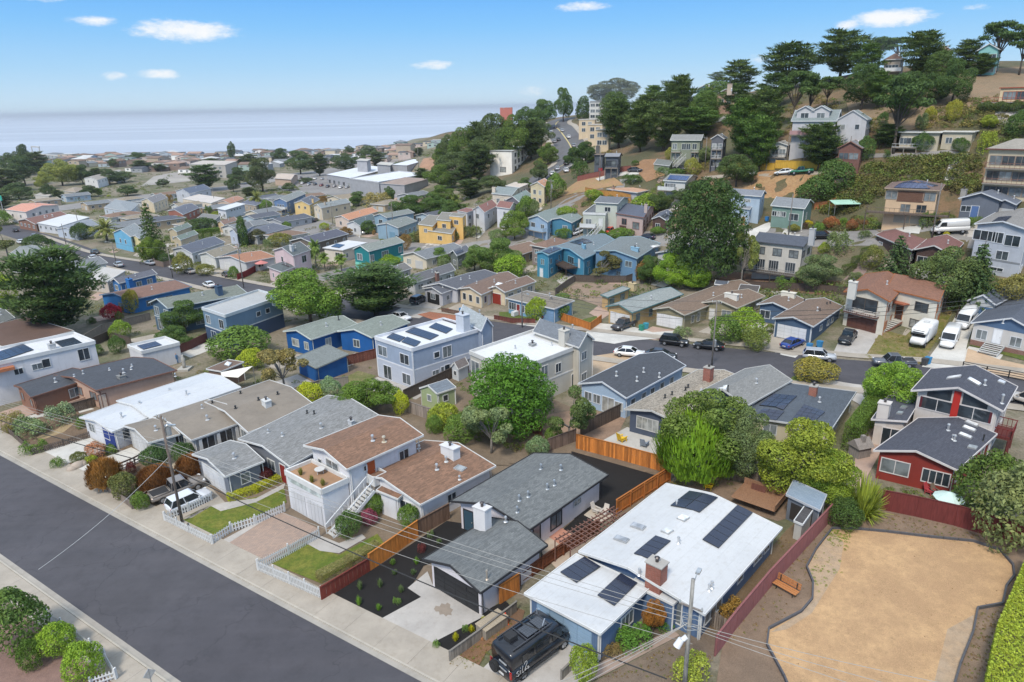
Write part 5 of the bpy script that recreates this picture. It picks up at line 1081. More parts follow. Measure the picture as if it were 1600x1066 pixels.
bl=h.blocks[0];mb=MB();W_=bl['W'];y=bl['o']-.03;mb.face([bl['P'](.5,y,bl['z']+.05),bl['P'](W_-.5,y,bl['z']+.05),bl['P'](W_/2,y,bl['z']+bl['rise']-.1)]);h.part('blue_gable',mb,mat('paint',S(84,112,146)))
pf=h._side(bl,'F',.36)[0]+h._side(bl,'F',.36)[2]*.2;pe=pf+h._side(bl,'F',.36)[2]*2.4;h.stairs((pe.x,pe.y),bl['base']-.1,(pf.x,pf.y),bl['base']+.9,2.4,S(206,208,210),6,rail=False)
h=House('detached garage with a blue door and grey gabled roof behind the white vans',S(196,198,200),S(92,98,110),name='garage',cat='garage',trim=S(220,222,226))
h.block((1511,471),(1556,478),(1584,464),2.8,'g',1.3,.35).gar(0,'F',.5,3.2,2.2,S(84,118,156),4,3)
# the block between second and third street
h=House('turquoise house with a solar roofed wing and a dark timber deck',S(70,146,178),S(126,140,148),trim=S(150,196,214))
h.block((868,387),(912,406),(968,380),4.6,'g',.9,.4);h.block((837,396),(857,400),(880,390),5.2,'g',.5,.3);h.win(0,'F',.55,2.4,3.0,1.5,0).win(1,'F',.5,2.9,1.,1.2,1).door(1,'F',.4,1.,2.0,(.7,.72,.74)).door(0,'F',.85,.9,2.0,WHITE,2.2);h.solar(1,(846,394),(858,397),(866,386),2,3);h.solar(0,(890,379),(905,383),(910,373),3,2);h.chim(0,912,388,1.5,.8,.8,S(140,190,214),'paint',False);h.rail(0,'F',-.05,.8,2.2,3.0,S(90,72,62),1.,floor=S(84,70,62))
h=House('grey blue house with a box chimney and white windows beside the turquoise one',S(112,150,182),S(132,140,142),trim=S(176,204,216))
h.block((928,393),(996,405),(1032,381),5.0,'g',.9,.4).win(0,'F',.52,2.6,2.2,1.5,0).win(0,'F',.82,2.9,1.7,1.2,1).win(0,'F',.58,.6,1.,.9,0).chim(0,992,392,2.0,.8,.7,S(150,190,214),'paint',False);h.skyl(0,(1015,385),(1024,389),(1028,383),(.8,.8,.8))
h=House('brown hip roofed house with grey and pink walls left of the turquoise house',S(150,140,138),S(140,114,100))
h.block((828,384),(856,389),(893,378),4.4,'hip',1.1,.4).win(0,'F',.3,2.6,1.1,1.,1).win(0,'F',.3,.6,1.,1.,1)
h=House('white house with a dark grey roof half hidden behind the round green trees and the tall cypress',S(214,214,212),S(104,106,106))
h.block((1024,396),(1066,404),(1108,392),4.2,'g',1.0,.4).win(0,'F',.3,2,1.2,1,0)
h=House('long cream two storey house with grid windows and a raised rear deck',S(214,208,198),S(92,98,110),trim=S(84,88,96))
h.block((1176,378),(1256,387),(1273,377),6.4,'gu',1.3,.35).wins(0,'F',(.14,.50,.84),4.2,1.6,1.3,1,fc=S(70,74,80));h.wins(0,'F',(.16,.45,.80),1.2,1.8,1.9,0,cols=4,fc=S(190,190,190));h.rail(0,'F',-.1,1.05,1.0,2.2,S(160,156,152),1.0,floor=S(92,84,78));h.chim(0,1268,376,1.,1.,2.2,S(196,196,198),'paint')
h=House('dark brown house with a low reddish roof and white basement storey',S(92,70,64),S(136,96,90),trim=S(220,218,216))
h.block((1428,391),(1488,400),(1506,381),5.4,'g',1.2,.45);h.block((1368,368),(1425,392),(1450,376),4.9,'hip',1.0,.4);h.win(0,'F',.25,3.2,2.,1.2,0).win(0,'F',.28,.8,1.6,.7,0).win(1,'F',.15,2.6,1.6,1.4,1);h.box('white_basement',0,'F',0,1,-.5,2.2,0,.04,mat('stucco',WWALL));h.chim(1,1446,368,.8,.8,1.0,S(120,80,72))
h=House('tall pale grey three storey house with white windows at the right edge',S(198,202,212),S(150,146,142),trim=S(232,234,238))
h.block((1522,351),(1610,362),(1640,340),8.2,'g',1.0,.5).win(0,'F',.18,5.7,3.4,1.6,0).win(0,'F',.46,5.6,1.6,1.7,0).win(0,'F',.76,5.4,2.2,1.7,0).win(0,'F',.18,3.4,1.2,1.1,0).win(0,'F',.62,2.9,1.8,1.4,0).win(0,'F',.58,.9,1.8,.5,0).win(0,'F',.16,.4,2.6,1.9,0);h.solar(0,(1548,348),(1566,350),(1560,340),3,2);h.band(0,'F',2.5,.3,S(150,152,158))
# along and above the third street
F3=dict(far=True)
h=House('pale blue house on stilts with a white balcony beside the small side street',S(170,196,222),S(140,152,150),**F3);h.block((824,342),(856,348),(900,326),5.2,'g',1.3,.35);h.block((858,344),(894,349),(914,338),4.2,'g',.9,.35,wallm=mat('stucco',S(80,140,170)));h.win(0,'F',.25,3.2,1.6,1.2,0).win(0,'F',.75,3.0,1.4,1.3,0).win(1,'F',.7,1.6,1.6,1.6,0).rail(0,'F',0,.95,2.6,1.4,S(176,200,222),1.,solid=True)
h=House('sage stucco house with white balconies and a long white front stair',S(202,206,194),S(120,124,130),**F3);h.block((911,335),(946,336),(962,322),5.6,'parapet',0,.05);h.block((928,317),(966,319),(984,310),7.2,'gu',.9,.4);h.wins(0,'F',(.25,),3.2,1.4,1.2,0).door(0,'F',.8,.9,2.,WHITE,2.6).rail(0,'F',-.1,.6,2.5,1.6,WHITE,1.,solid=True)
pf=h._side(h.blocks[0],'F',.8)[0];n_=h._side(h.blocks[0],'F',.8)[2];x_=h._side(h.blocks[0],'F',.8)[1];pe=pf+n_*4.5-x_*2.5;h.stairs((pe.x,pe.y),h.blocks[0]['base']-.4,(pf.x+n_.x*.6,pf.y+n_.y*.6),h.blocks[0]['base']+2.6,1.1,WHITE)
h=House('pinkish house with a dark blue grey roof, tall chimney and brown garage',S(206,180,172),S(100,106,122),trim=S(150,110,100),**F3);h.block((962,334),(1006,341),(1024,324),4.6,'gu',1.2,.35).win(0,'F',.3,2.2,1.6,1.4,1).win(0,'F',.75,1.6,2.2,1.6,3).chim(0,1009,332,1.0,.9,1.9,S(206,186,176),'paint',False).gar(0,'F',.25,2.4,1.8,S(110,72,62),4,3)
h=House('small dark brown house with solar panels beside the pinkish house',S(96,72,64),S(104,110,124),**F3);h.block((1018,343),(1042,346),(1054,335),3.,'g',.9,.3).win(0,'F',.4,.9,1.2,1.2,0,fc=WHITE).solar(0,(1030,340),(1037,342),(1040,334),2,2)
h=House('low white house with a salmon roof above the orange plank fence',S(206,206,208),S(198,158,130),rk='concrete',**F3);h.block((948,296),(996,302),(1032,294),3.,'hip',.5,.5).wins(0,'F',(.2,.32,.6),.7,1.1,1.4,0).chim(0,958,296,.8,.7,.6,S(200,160,140),'paint',False)
h=House('white house with a broad bank of blue solar panels above the salmon roof',S(222,220,216),S(150,152,152),**F3);h.block((1036,283),(1072,285),(1092,277),4.2,'gu',1.2,.35).wins(0,'F',(.15,.3,.45),2.4,1.2,1.2,0).solar(0,(1042,281),(1074,283),(1047,274),6,1,(.05,.09,.22));h.rail(0,'F',-.2,.6,1.9,1.5,WHITE,1.,solid=True)
h=House('two storey charcoal house with a dark balcony, chimney and red entrance',S(92,98,108),S(150,152,158),trim=S(60,64,72),**F3);h.block((944,243),(968,246),(990,238),5.8,'gu',.9,.4);h.block((927,239),(943,243),(955,232),6.0,'flat',0,.35,roofm=mat('shingle',S(140,122,106)));h.wins(0,'F',(.25,.6),3.4,1.6,1.3,0).win(0,'F',.7,.5,1.6,1.2,0).rail(0,'F',0,1,2.8,1.2,S(50,54,62),1.).door(1,'F',.8,1.2,2.2,(.35,.02,.03)).chim(1,934,236,1.2,.9,1.6,S(110,108,106),'stucco').win(1,'F',.3,3.2,1.2,2.,1)
h=House('sage green two storey house with white balconies and a straight front stair',S(146,152,132),S(150,150,148),trim=S(222,224,216),**F3);h.block((1047,219),(1096,220),(1108,213),6.6,'gu',1.5,.4).wins(0,'F',(.12,.45,.6,.82),4.1,1.2,1.6,1).wins(0,'F',(.2,.82),1.4,1.4,1.2,1).rail(0,'F',.02,.35,3.4,1.,S(206,210,200),.9).rail(0,'F',.72,1.,3.4,1.,S(206,210,200),.9)
pf=h._side(h.blocks[0],'F',.5)[0];n_=h._side(h.blocks[0],'F',.5)[2];x_=h._side(h.blocks[0],'F',.5)[1];pe=pf+n_*5-x_*2;h.stairs((pe.x,pe.y),h.blocks[0]['base']-.5,(pf.x+n_.x,pf.y+n_.y),h.blocks[0]['base']+2.,1.3,S(220,220,214))
h=House('small sage green garage with a white door below the sage green house',S(156,162,138),S(132,136,132),name='garage',cat='garage',**F3);h.block((1021,257),(1046,260),(1056,254),3.,'gu',1.,.25).win(0,'F',.5,1.2,.8,.8,0).gar(0,'R',.5,3.,2.1,WHITE,4,3)
h=House('dark grey narrow house with stacked white balconies right of the sage green house',S(112,114,122),S(140,138,136),trim=S(226,226,226),**F3);h.block((1110,216),(1132,218),(1142,212),7.8,'g',1.2,.3).wins(0,'F',(.35,.7),5.4,1.5,1.2,1).wins(0,'F',(.35,.7),3.,1.5,1.2,1).wins(0,'F',(.3,.7),.6,1.5,1.4,1).rail(0,'F',.1,.95,2.7,.8,WHITE,.8).rail(0,'F',.1,.95,5.1,.8,WHITE,.8)
h=House('pale blue house with two grey roofs and a white side stair behind the cypress',S(186,204,220),S(140,144,152),**F3);h.block((1136,304),(1190,308),(1198,303),6.2,'gu',1.0,.4);h.block((1150,325),(1172,328),(1182,320),3.8,'gu',.8,.3);h.win(0,'F',.6,4.8,1.6,.6,0).door(1,'F',.6,1.,2.,S(200,140,90));h.win(0,'R',.5,4.6,1.,.7,0)
h=House('grey green cottage with a white picture window and a rear dormer',S(128,156,146),S(144,148,152),trim=S(226,228,226),**F3);h.block((1204,322),(1258,327),(1272,318),4.7,'gu',1.4,.35).win(0,'F',.72,2.,2.,1.4,0).wins(0,'F',(.1,.25,.38),2.6,1.1,1.,0).win(0,'R',.4,2.,.8,1.4,0).corner(0,1)
h=House('two storey house with brown shingled top floor, peach walls and a wide hip roof with solar panels',S(226,194,158),S(128,106,98),trim=S(180,160,140),**F3);h.block((1382,295),(1470,299),(1477,289),6.6,'hip',1.2,.5).wins(0,'F',(.1,.86),4.6,2.0,1.5,1).wins(0,'F',(.42,.74),2.3,1.6,1.4,0).gar(0,'F',.38,2.8,1.9,S(196,186,168),4,4).gar(0,'F',.72,2.8,1.9,S(196,186,168),4,4).solar(0,(1396,294),(1452,296),(1412,285),7,2,(.05,.06,.12));h.rail(0,'F',-.35,1.3,2.1,2.,S(110,96,86),1.,floor=S(110,96,86));h.box('shingle_band',0,'F',.22,.76,4.2,6.3,0,.05,mat('shingle',S(120,88,72)))
h=House('low slate grey house with a wide pale edged gable and white garage',S(112,118,130),S(116,122,134),trim=S(214,216,220),**F3);h.block((1497,311),(1566,315),(1590,306),3.6,'g',1.3,.5);h.block((1551,317),(1588,321),(1600,312),3.,'g',.7,.35);h.win(0,'F',.16,1.3,1.6,1.,1).door(0,'F',.4,1.2,2.1,S(90,120,170),.3).gar(1,'F',.5,3.6,2.1,WHITE,4,4).chim(0,1505,306,.9,.9,1.2,S(170,166,160),'paint')
# hillside
h=House('large white grey hillside house with two dormers and a red edged balcony',S(206,204,206),S(142,152,152),trim=S(224,224,226),**F3);h.block((1236,188),(1308,190),(1316,180),8.0,'gu',2.6,.4);h.block((1307,186),(1356,188),(1362,182),7.4,'g',2.2,.25)
for f in(.27,.62):
 bl=h.blocks[0];a_=bl['P'](bl['W']*f-2.2,.9,bl['z']+2.4);b_=bl['P'](bl['W']*f+2.2,.9,bl['z']+2.4);c_=bl['P'](bl['W']*f+2.2,4.5,bl['z']+2.4);h.blockw(a_,b_,c_,2.4,'g',1.2,.3,base=bl['z'],low=bl['z']);h.win(len(h.blocks)-1,'F',.5,.7,1.8,1.3,1)
h.wins(0,'F',(.3,.5,.7),5.6,1.5,1.4,1).wins(0,'F',(.3,.6),2.,1.4,1.2,1).rail(0,'F',-.02,.8,4.9,1.4,S(190,150,150),1.,solid=True).chim(1,1318,172,1.4,1.2,3.,S(222,222,222),'paint')
h=House('small white terraced house with a porch left below the large hillside house',S(222,218,210),S(176,172,164),**F3);h.block((1202,224),(1232,228),(1250,220),4.2,'g',.8,.4).wins(0,'F',(.3,.75),2.,1.4,1.3,1).rail(0,'F',-.1,1,1.4,1.6,S(130,120,110),1.)
h=House('brown timber house with a white garage and stacked gables amid hillside trees',S(132,92,82),S(146,146,150),trim=S(150,110,96),**F3);h.block((1308,232),(1348,233),(1354,226),6.,'g',1.6,.4);h.block((1306,246),(1336,248),(1340,243),3.,'g',1.2,.3);h.wins(0,'F',(.25,.7),3.6,2.,1.4,1).gar(1,'F',.55,2.8,2.,WHITE,3,3)
h=House('long flat roofed beige modern house with a white patio cover on the hillside',S(206,194,170),S(222,218,210),rk='membrane',trim=S(230,228,220),**F3);h.block((1404,205),(1472,208),(1490,199),4.6,'flat',0,.5);h.block((1470,206),(1523,207),(1530,200),4.4,'flat',0,.4);h.wins(0,'F',(.1,.3,.5,.8),2.0,1.5,1.4,1).wins(1,'F',(.25,.6),2.,1.2,1.2,1).rail(0,'F',-.15,.5,1.4,1.8,WHITE,.8)
h=House('tan three storey block with long brown balconies at the right edge of the hill',S(210,196,168),S(166,160,150),trim=S(120,70,62),**F3);h.block((1540,232),(1640,236),(1660,226),9.0,'hip',1.8,.6)
for z in(6.2,3.3,.4):h.wins(0,'F',(.15,.38,.62,.86),z,1.9,1.6,1,fc=S(150,130,118))
h.rail(0,'F',.0,1.0,5.6,1.2,S(140,100,88),1.,legs=False).rail(0,'F',.0,1.0,2.7,1.2,S(140,100,88),1.,legs=False)
h=House('peach modern house with a long rust coloured balcony high at the right edge',S(230,206,168),S(200,190,176),rk='concrete',trim=S(170,84,60),**F3);h.block((1562,135),(1650,136),(1660,130),6.,'flat',0,.3).wins(0,'F',(.2,.45,.75),3.6,2.6,1.6,3).wins(0,'F',(.2,.45,.75),.6,2.8,1.8,3).rail(0,'F',-.3,1.,3.,1.6,S(160,76,56),1.)
h=House('mint green two storey house on the skyline at the top right',S(150,206,200),S(110,124,124),**F3);h.block((1527,77),(1562,78),(1572,74),6.4,'g',1.6,.4).wins(0,'F',(.3,.75),4.,1.8,1.4,1).wins(0,'F',(.3,.75),1.,1.8,1.6,1)
h=House('beige house with a brown hip roof between skyline cypresses',S(206,190,160),S(140,118,106),**F3);h.block((1456,79),(1486,80),(1496,76),5.,'hip',1.8,.4).wins(0,'F',(.3,.7),2.6,1.6,1.4,1)
h=House('brown roofed house with a pale terrace under the skyline cypress grove',S(190,176,160),S(128,104,94),**F3);h.block((1380,92),(1410,93),(1420,88),5.,'hip',1.8,.4).wins(0,'F',(.3,.7),2.,1.6,1.6,1).rail(0,'F',-.2,1.2,1.8,3,WHITE,1.,solid=True)
h=House('blue house with a bright red roof on the ridge',S(122,156,190),S(196,82,66),**F3);h.block((1088,139),(1113,140),(1120,136),7.,'g',1.6,.3).wins(0,'F',(.3,.7),4.4,1.4,1.4,0).wins(0,'F',(.3,.7),1.6,1.4,1.4,0).rail(0,'F',0,1,3.9,1.2,S(90,70,80),1.)
h=House('tan house with a white roof and pale chimney right of the red roofed house',S(176,146,128),S(222,224,226),rk='membrane',**F3);h.block((1118,145),(1150,147),(1158,141),6.,'g',1.6,.3).wins(0,'F',(.3,.7),3.,1.4,1.4,1).chim(0,1140,143,1.2,1.,1.8,S(200,180,160),'paint')
h=House('white three storey flat block with rows of windows on the hill road',S(224,222,216),S(200,200,198),rk='membrane',name='apartment_building',cat='building',**F3);h.block((920,157),(956,158),(975,155),8.5,'flat',0,.4)
for z in(6.,3.2,.6):h.wins(0,'F',(.15,.4,.62,.85),z,2.2,1.4,0)
h=House('white flat roofed block half hidden behind cypresses on the ridge',S(226,224,218),S(206,206,204),rk='membrane',name='apartment_building',cat='building',**F3);h.block((992,155),(1022,156),(1040,152),6.5,'flat',0,.4).wins(0,'F',(.2,.6),4.,2.2,1.4,0)
h=House('stepped peach coloured terrace of flats beside the hill road',S(228,206,174),S(200,180,154),rk='concrete',name='apartment_building',cat='building',**F3)
for(a,b,c)in(((904,185),(930,187),(950,184)),((918,191),(942,195),(962,191)),((930,199),(952,203),(975,198))):
 h.block(a,b,c,7.5,'flat',0,.2);k=len(h.blocks)-1
 for z in(5.,2.2):h.wins(k,'F',(.3,.7),z,1.6,1.5,1)
h=House('white warehouse like block with a grey flat roof on the knoll',S(242,236,226,1.),S(206,208,210),rk='membrane',name='apartment_building',cat='building',trim=S(120,114,108),**F3);h.block((764,236),(800,237),(826,229),9.,'flat',0,.25)
for z in(6.4,3.6,.8):h.wins(0,'R',(.2,.4,.6,.8),z,3.,1.6,0)
h.win(0,'F',.6,.5,3,2,0)
h=House('rust red building on the headland skyline',S(190,98,72),S(170,88,66),rk='concrete',name='apartment_building',cat='building',**F3);h.block((781,167),(800,168),(812,166),6.,'flat',0,.2).wins(0,'F',(.3,.7),3.,2.,1.6,0)
h=House('peach walled house with a clay roof behind the side street trees',S(232,214,176),S(206,158,130),**F3);h.block((828,290),(851,293),(862,287),5.6,'g',1.3,.3).wins(0,'F',(.3,.7),3.2,1.2,1.2,1).wins(0,'F',(.3,.7),.8,1.2,1.2,1)
h=House('white stucco house with a flat top on the slope left of the peach house',S(226,214,202),S(214,200,186),rk='concrete',**F3);h.block((790,291),(812,294),(826,288),5.5,'flat',0,.2).wins(0,'F',(.3,.7),3,1.2,1.2,0)
h=House('cream house with a tall chimney above the brown roofed white house',S(224,210,190),S(146,156,156),**F3);h.block((768,303),(800,306),(818,297),6.,'gu',1.4,.3).wins(0,'F',(.3,.7),3.4,1.3,1.2,0).chim(0,772,300,1.4,1.2,1.4,S(226,212,192),'paint')
h=House('white two storey house with terracotta brown roofs and a grey base',S(228,228,232),S(150,108,100),**F3);h.block((738,328),(757,333),(778,322),5.6,'g',1.5,.35);h.block((775,324),(797,327),(808,320),5.2,'gu',1.2,.3);h.wins(0,'R',(.3,.7),3.4,1.4,1.2,0).win(0,'F',.4,3.4,1.6,1.3,0).gar(0,'R',.5,4.,2.,WHITE,3,4);h.block((714,330),(730,333),(745,328),5.4,'flat',0,.2).wins(2,'F',(.3,.7),3.,1.4,1.2,0)
h=House('blue grey house with a green grey roof beside the white terracotta roofed one',S(126,124,132),S(142,160,158),**F3);h.block((790,313),(812,317),(832,306),4.6,'g',1.4,.35).win(0,'F',.5,2,1.4,1.2,0)
h=House('yellow stucco house with angular shed roofs above the curve',S(238,196,122),S(146,142,132),**F3);h.block((653,351),(676,354),(692,343),5.0,'shed',.8,.2);h.block((668,361),(706,366),(716,357),3.0,'shed',1.2,.2);h.block((702,338),(723,340),(728,335),6.4,'flat',0,.05);h.block((682,344),(704,346),(712,338),5.8,'shed',.8,.2);h.wins(0,'F',(.5,),3,1.2,1.,0).win(1,'F',.5,.8,1.6,1.1,0).win(2,'R',.3,4,.6,1.4,0)
h=House('teal house with white windows and a mint green lower storey',S(32,134,140),S(150,156,150),trim=S(226,232,230));h.block((551,390),(576,394),(632,379),5.2,'g',1.2,.3);low_=mat('siding',S(140,226,206));h.box('mint_lower_storey',0,'F',0,1,-.4,2.1,0,.04,low_);h.box('mint_lower_storey',0,'R',0,1,-.4,2.1,0,.04,low_);h.win(0,'F',.35,2.8,1.8,1.5,1).win(0,'R',.08,2.7,1.2,1.5,1).win(0,'R',.45,2.9,2.4,1.4,1).win(0,'R',.9,2.9,1.2,1.4,1).win(0,'R',.7,.5,1.,1.,0)
h=House('pink two storey house with a dark grey roof, white chimney and solar wing',S(232,206,208),S(104,112,114),trim=S(226,222,224));h.block((426,392),(458,401),(486,391),5.8,'g',1.4,.35);h.block((418,418),(440,426),(466,416),3.,'hip',.9,.35);h.win(0,'R',.6,3.4,1.8,1.6,0).win(0,'F',.4,3.6,.8,1.2,0).wins(1,'F',(.3,.7),.9,.7,1.,0).wins(1,'R',(.3,.6),1.,.9,.9,0).chim(0,456,392,1.1,.9,1.3,S(226,226,226),'paint').solar(1,(440,414),(452,418),(450,405),3,2,(.02,.022,.03))
h=House('house with a terracotta shingle roof and white front wall beside the pink house',S(216,216,218),S(178,130,104),trim=S(228,228,226));h.block((338,403),(383,411),(432,402),2.8,'g',1.0,.4).gar(0,'F',.3,2.6,2.,WHITE,3,3).win(0,'R',.5,1.,1.4,1,0)
h=House('pale house with a mottled tan roof and white garage left of the terracotta one',S(222,222,216),S(152,144,128));h.block((310,398),(336,404),(372,391),2.8,'g',1.,.4).gar(0,'F',.5,3.,2.,WHITE,3,3)
h=House('long house with a slate blue grey roof and white gable on the left street',S(214,216,218),S(104,110,124));h.block((268,390),(300,397),(352,379),2.9,'g',1.2,.35).win(0,'F',.2,1.2,.8,1.2,0);h.win(0,'F',.7,1,1.4,1,0)
h=House('turquoise and yellow gabled house beside the large palm',S(236,222,170),S(156,162,164));h.block((176,364),(204,371),(226,361),4.8,'g',1.8,.35,wallm=mat('stucco',S(122,190,226)));h.block((203,371),(220,375),(232,366),4.2,'g',.8,.3);h.wins(0,'F',(.35,.65),2.2,.9,1.2,0).gar(1,'F',.5,2.4,2.,WHITE,3,3)
h=House('green roofed house with a clipped hedge against it behind the tall conifer',S(206,190,160),S(126,140,132));h.block((270,372),(282,376),(310,366),3.6,'g',.8,.3);h.block((263,360),(276,363),(300,354),4.,'g',.9,.3)
h=House('blue house with a brown roof and a bright blue chimney along the left street',S(44,120,186),S(142,112,100),trim=S(120,150,180));h.block((155,462),(203,471),(300,449),2.8,'g',1.,.4).wins(0,'R',(.3,.5,.62),.8,1.6,1.2,0).win(0,'F',.6,.8,1.2,1.1,0)
h=House('house with a grey roof and a bright blue box chimney behind the brown roofed one',S(60,120,180),S(112,114,124));h.block((172,440),(186,444),(246,429),2.8,'g',.9,.4).chim(0,203,445,1.6,1.0,1.3,S(40,118,190),'paint',False)
h=House('two storey slate blue house with a green grey hip roof behind leafy trees',S(86,112,136),S(132,138,130),trim=S(206,216,220));h.block((232,474),(262,483),(388,460),5.0,'g',1.3,.45).win(0,'F',.22,3.,1.5,1.5,1).win(0,'F',.78,2.9,1.5,1.5,1).win(0,'F',.3,.2,1.6,2.,1).win(0,'F',.85,.3,1.2,1.6,1).band(0,'F',2.5,.18).chim(0,343,460,1.1,.9,1.6,S(70,96,124),'paint',False)
h=House('two tone blue two storey house with a flat pale roof and white window frames',S(124,150,172),S(190,190,188),rk='membrane',trim=S(214,220,224));h.block((316,484),(352,496),(440,466),5.6,'parapet',0,.05);lw=mat('siding',S(70,92,124));h.box('dark_lower_storey',0,'F',0,1,-.4,2.6,0,.03,lw);h.box('dark_lower_storey',0,'R',0,1,-.4,2.6,0,.03,lw);h.band(0,'F',2.6,.2).band(0,'R',2.6,.2).win(0,'F',.2,3.4,1.3,1.4,1).win(0,'F',.78,3.3,1.4,1.5,0).win(0,'F',.35,.1,1.6,2.,1).win(0,'F',.85,.4,1.2,1.4,1).win(0,'R',.55,3.8,.9,.8,0).win(0,'R',.72,3.8,.9,.8,0).chim(0,430,470,1.3,1.,1.2,S(150,168,186),'paint',False)
h=House('long dark grey roofed building behind the palm at the cul de sac',S(120,110,100),S(100,102,116));h.block((452,377),(490,381),(545,366),3.,'g',1.2,.4)
h=House('white flat roofed house with solar panels between palm and teal house',S(226,218,204),S(226,226,228),rk='membrane');h.block((504,388),(536,392),(574,380),3.2,'flat',0,.35).win(0,'F',.7,.6,1.6,1.8,0).solar(0,(517,386),(530,388),(526,381),3,1,(.03,.03,.05))
h=House('grey roof half hidden behind the big dark cypress by the second street',S(190,186,180),S(128,126,124));h.block((540,428),(574,436),(620,420),2.7,'g',1.,.4)
h=House('grey gabled roof between the cypress and the grey houses',S(186,182,178),S(126,124,122));h.block((590,424),(612,430),(644,420),2.7,'g',.9,.4)
h=House('pale blue and white house with two garages above the teal house',S(150,178,196),S(140,146,142));h.block((588,352),(622,357),(652,346),3.6,'g',1.,.35).gar(0,'F',.7,2.6,2.,S(120,158,180),3,3);h.block((583,338),(604,341),(648,333),5.2,'g',1.0,.3).wins(1,'F',(.5,),3.,1.8,1.3,0)
h=House('white house with dark green roof and arched white wall beside the round street tree',S(226,226,226),S(98,114,118));h.block((541,350),(563,354),(592,342),3.,'g',1.2,.3).win(0,'F',.6,.8,1.2,1.2,0)
h=House('house with a salmon pink roof and pale walls at the end of the cul de sac',S(226,206,190),S(208,152,120));h.block((522,340),(545,345),(592,331),3.,'g',1.1,.35).win(0,'F',.4,.8,1.4,1.2,0)
h=House('cream house with a grey roof and white garage facing the cul de sac',S(232,216,190),S(150,156,158));h.block((489,322),(502,326),(548,317),4.6,'g',1.2,.3).wins(0,'R',(.2,.5,.8),2.4,1.,1.,0).gar(0,'F',.5,2.4,2.,WHITE,3,3).wins(0,'F',(.3,.7),3.,.8,.9,0).chim(0,508,320,1,.8,1.,S(226,210,190),'paint')
h=House('yellow house with a chimney at the head of the cul de sac',S(240,206,140),S(112,116,126));h.block((459,318),(484,321),(500,312),4.6,'g',1.4,.3).wins(0,'F',(.3,.7),2.8,1.2,1.,0).chim(0,489,317,1.1,.9,1.5,S(238,206,150),'paint')
h=House('two storey blue grey house with white balcony left of the yellow house',S(110,138,176),S(150,154,152));h.block((427,314),(448,316),(478,303),5.6,'g',1.2,.35).wins(0,'F',(.3,.5,.7),3.4,1.,.9,0).rail(0,'F',-.05,1,2.6,1.2,WHITE,1.,solid=True)
h=House('white flat fronted house with high windows and a bluish side wall',S(226,228,234),S(226,228,230),rk='membrane');h.block((338,326),(352,329),(384,321),3.8,'shed',.4,.6);h.wins(0,'R',(.3,.45,.6,.75),2.8,1.,.5,0)
h=House('small peach house with a brown roof in front of the white flat fronted one',S(234,206,168),S(146,120,108));h.block((339,348),(350,352),(372,345),3.,'g',1.,.3).win(0,'F',.5,.8,1.,1.,0)
h=House('pale blue and white cottage with ornate white window frames beside the column cypress',S(206,214,230),S(128,130,132));h.block((358,362),(370,367),(396,354),4.,'g',1.2,.3).wins(0,'R',(.2,.5,.8),1.,.9,1.2,0).win(0,'F',.5,1.4,1.,1.2,0)
h=House('house with a broad dark blue grey roof beside the parked boat',S(190,190,190),S(112,116,128));h.block((372,362),(400,370),(456,356),2.8,'hip',1.1,.4)
h=House('long cream bungalow with a low wall in the middle distance',S(236,224,206),S(220,210,200),rk='membrane');h.block((285,311),(330,318),(352,310),3.,'flat',0,.2).wins(0,'F',(.2,.5,.8),.8,1.4,1.2,0)
h=House('large two storey house with a slate grey roof and white dormers in the middle distance',S(216,218,224),S(104,114,132));h.block((274,299),(296,303),(330,295),5.4,'g',1.8,.3).wins(0,'R',(.2,.5,.8),3,1.4,1.1,0).win(0,'F',.5,3.2,1.2,1.2,0)
h=House('house with a pink brown roof and patched gable in the middle distance',S(226,200,180),S(186,140,118));h.block((340,316),(360,319),(382,311),3.,'g',1.,.3)
h=House('house with a slate blue roof and carport left of the date palm',S(190,176,160),S(112,116,130));h.block((376,318),(400,322),(420,312),3.,'hip',1.2,.3)
h=House('dark brick fronted house with a grey roof behind the tall conifer',S(170,110,92),S(112,116,128));h.block((262,330),(286,336),(312,325),3.,'g',1.2,.3).win(0,'F',.6,.8,1.,1.,0)
h=House('grey flat house with a pale rim beside the dark brick house',S(170,170,168),S(140,138,134));h.block((308,341),(336,344),(344,337),2.8,'flat',0,.3)
h=House('cream gabled house with an arched white window at the left distance',S(232,216,186),S(140,138,140));h.block((220,314),(240,318),(262,309),4.4,'g',1.6,.3).win(0,'F',.5,2.,1.4,1.6,1)
h=House('pale blue house with a wide grey roof at the left distance',S(206,216,226),S(160,166,170));h.block((162,325),(202,332),(218,318),3.,'hip',1.3,.3)
h=House('white townhouse row with a salmon tiled roof at the far left',S(236,226,220),S(226,164,142));h.block((8,328),(40,332),(92,321),5.2,'gu',1.2,.3).wins(0,'R',(.2,.4,.6,.8),3.,1.2,1.2,0).wins(0,'F',(.3,.7),2.6,1.2,1.2,0)
h=House('low house with a wide brown roof and white roof vents at the left',S(150,110,92),S(140,104,94));h.block((27,345),(55,351),(110,338),2.8,'g',1.3,.4);h.vent(0,58,336,.6,.2,WHITE);h.vent(0,70,340,.6,.2,WHITE);h.vent(0,82,338,.6,.2,WHITE)
h=House('white flat roofed house beside the street lined with cars at the left',S(214,216,220),S(228,228,226),rk='membrane');h.block((58,349),(92,355),(140,340),2.8,'flat',0,.3)
h=House('pale blue grey house with a grey roof left of the large palm',S(200,208,220),S(150,156,164));h.block((88,358),(120,364),(160,350),2.8,'g',1.,.3).win(0,'F',.4,.8,1.4,1.2,0)
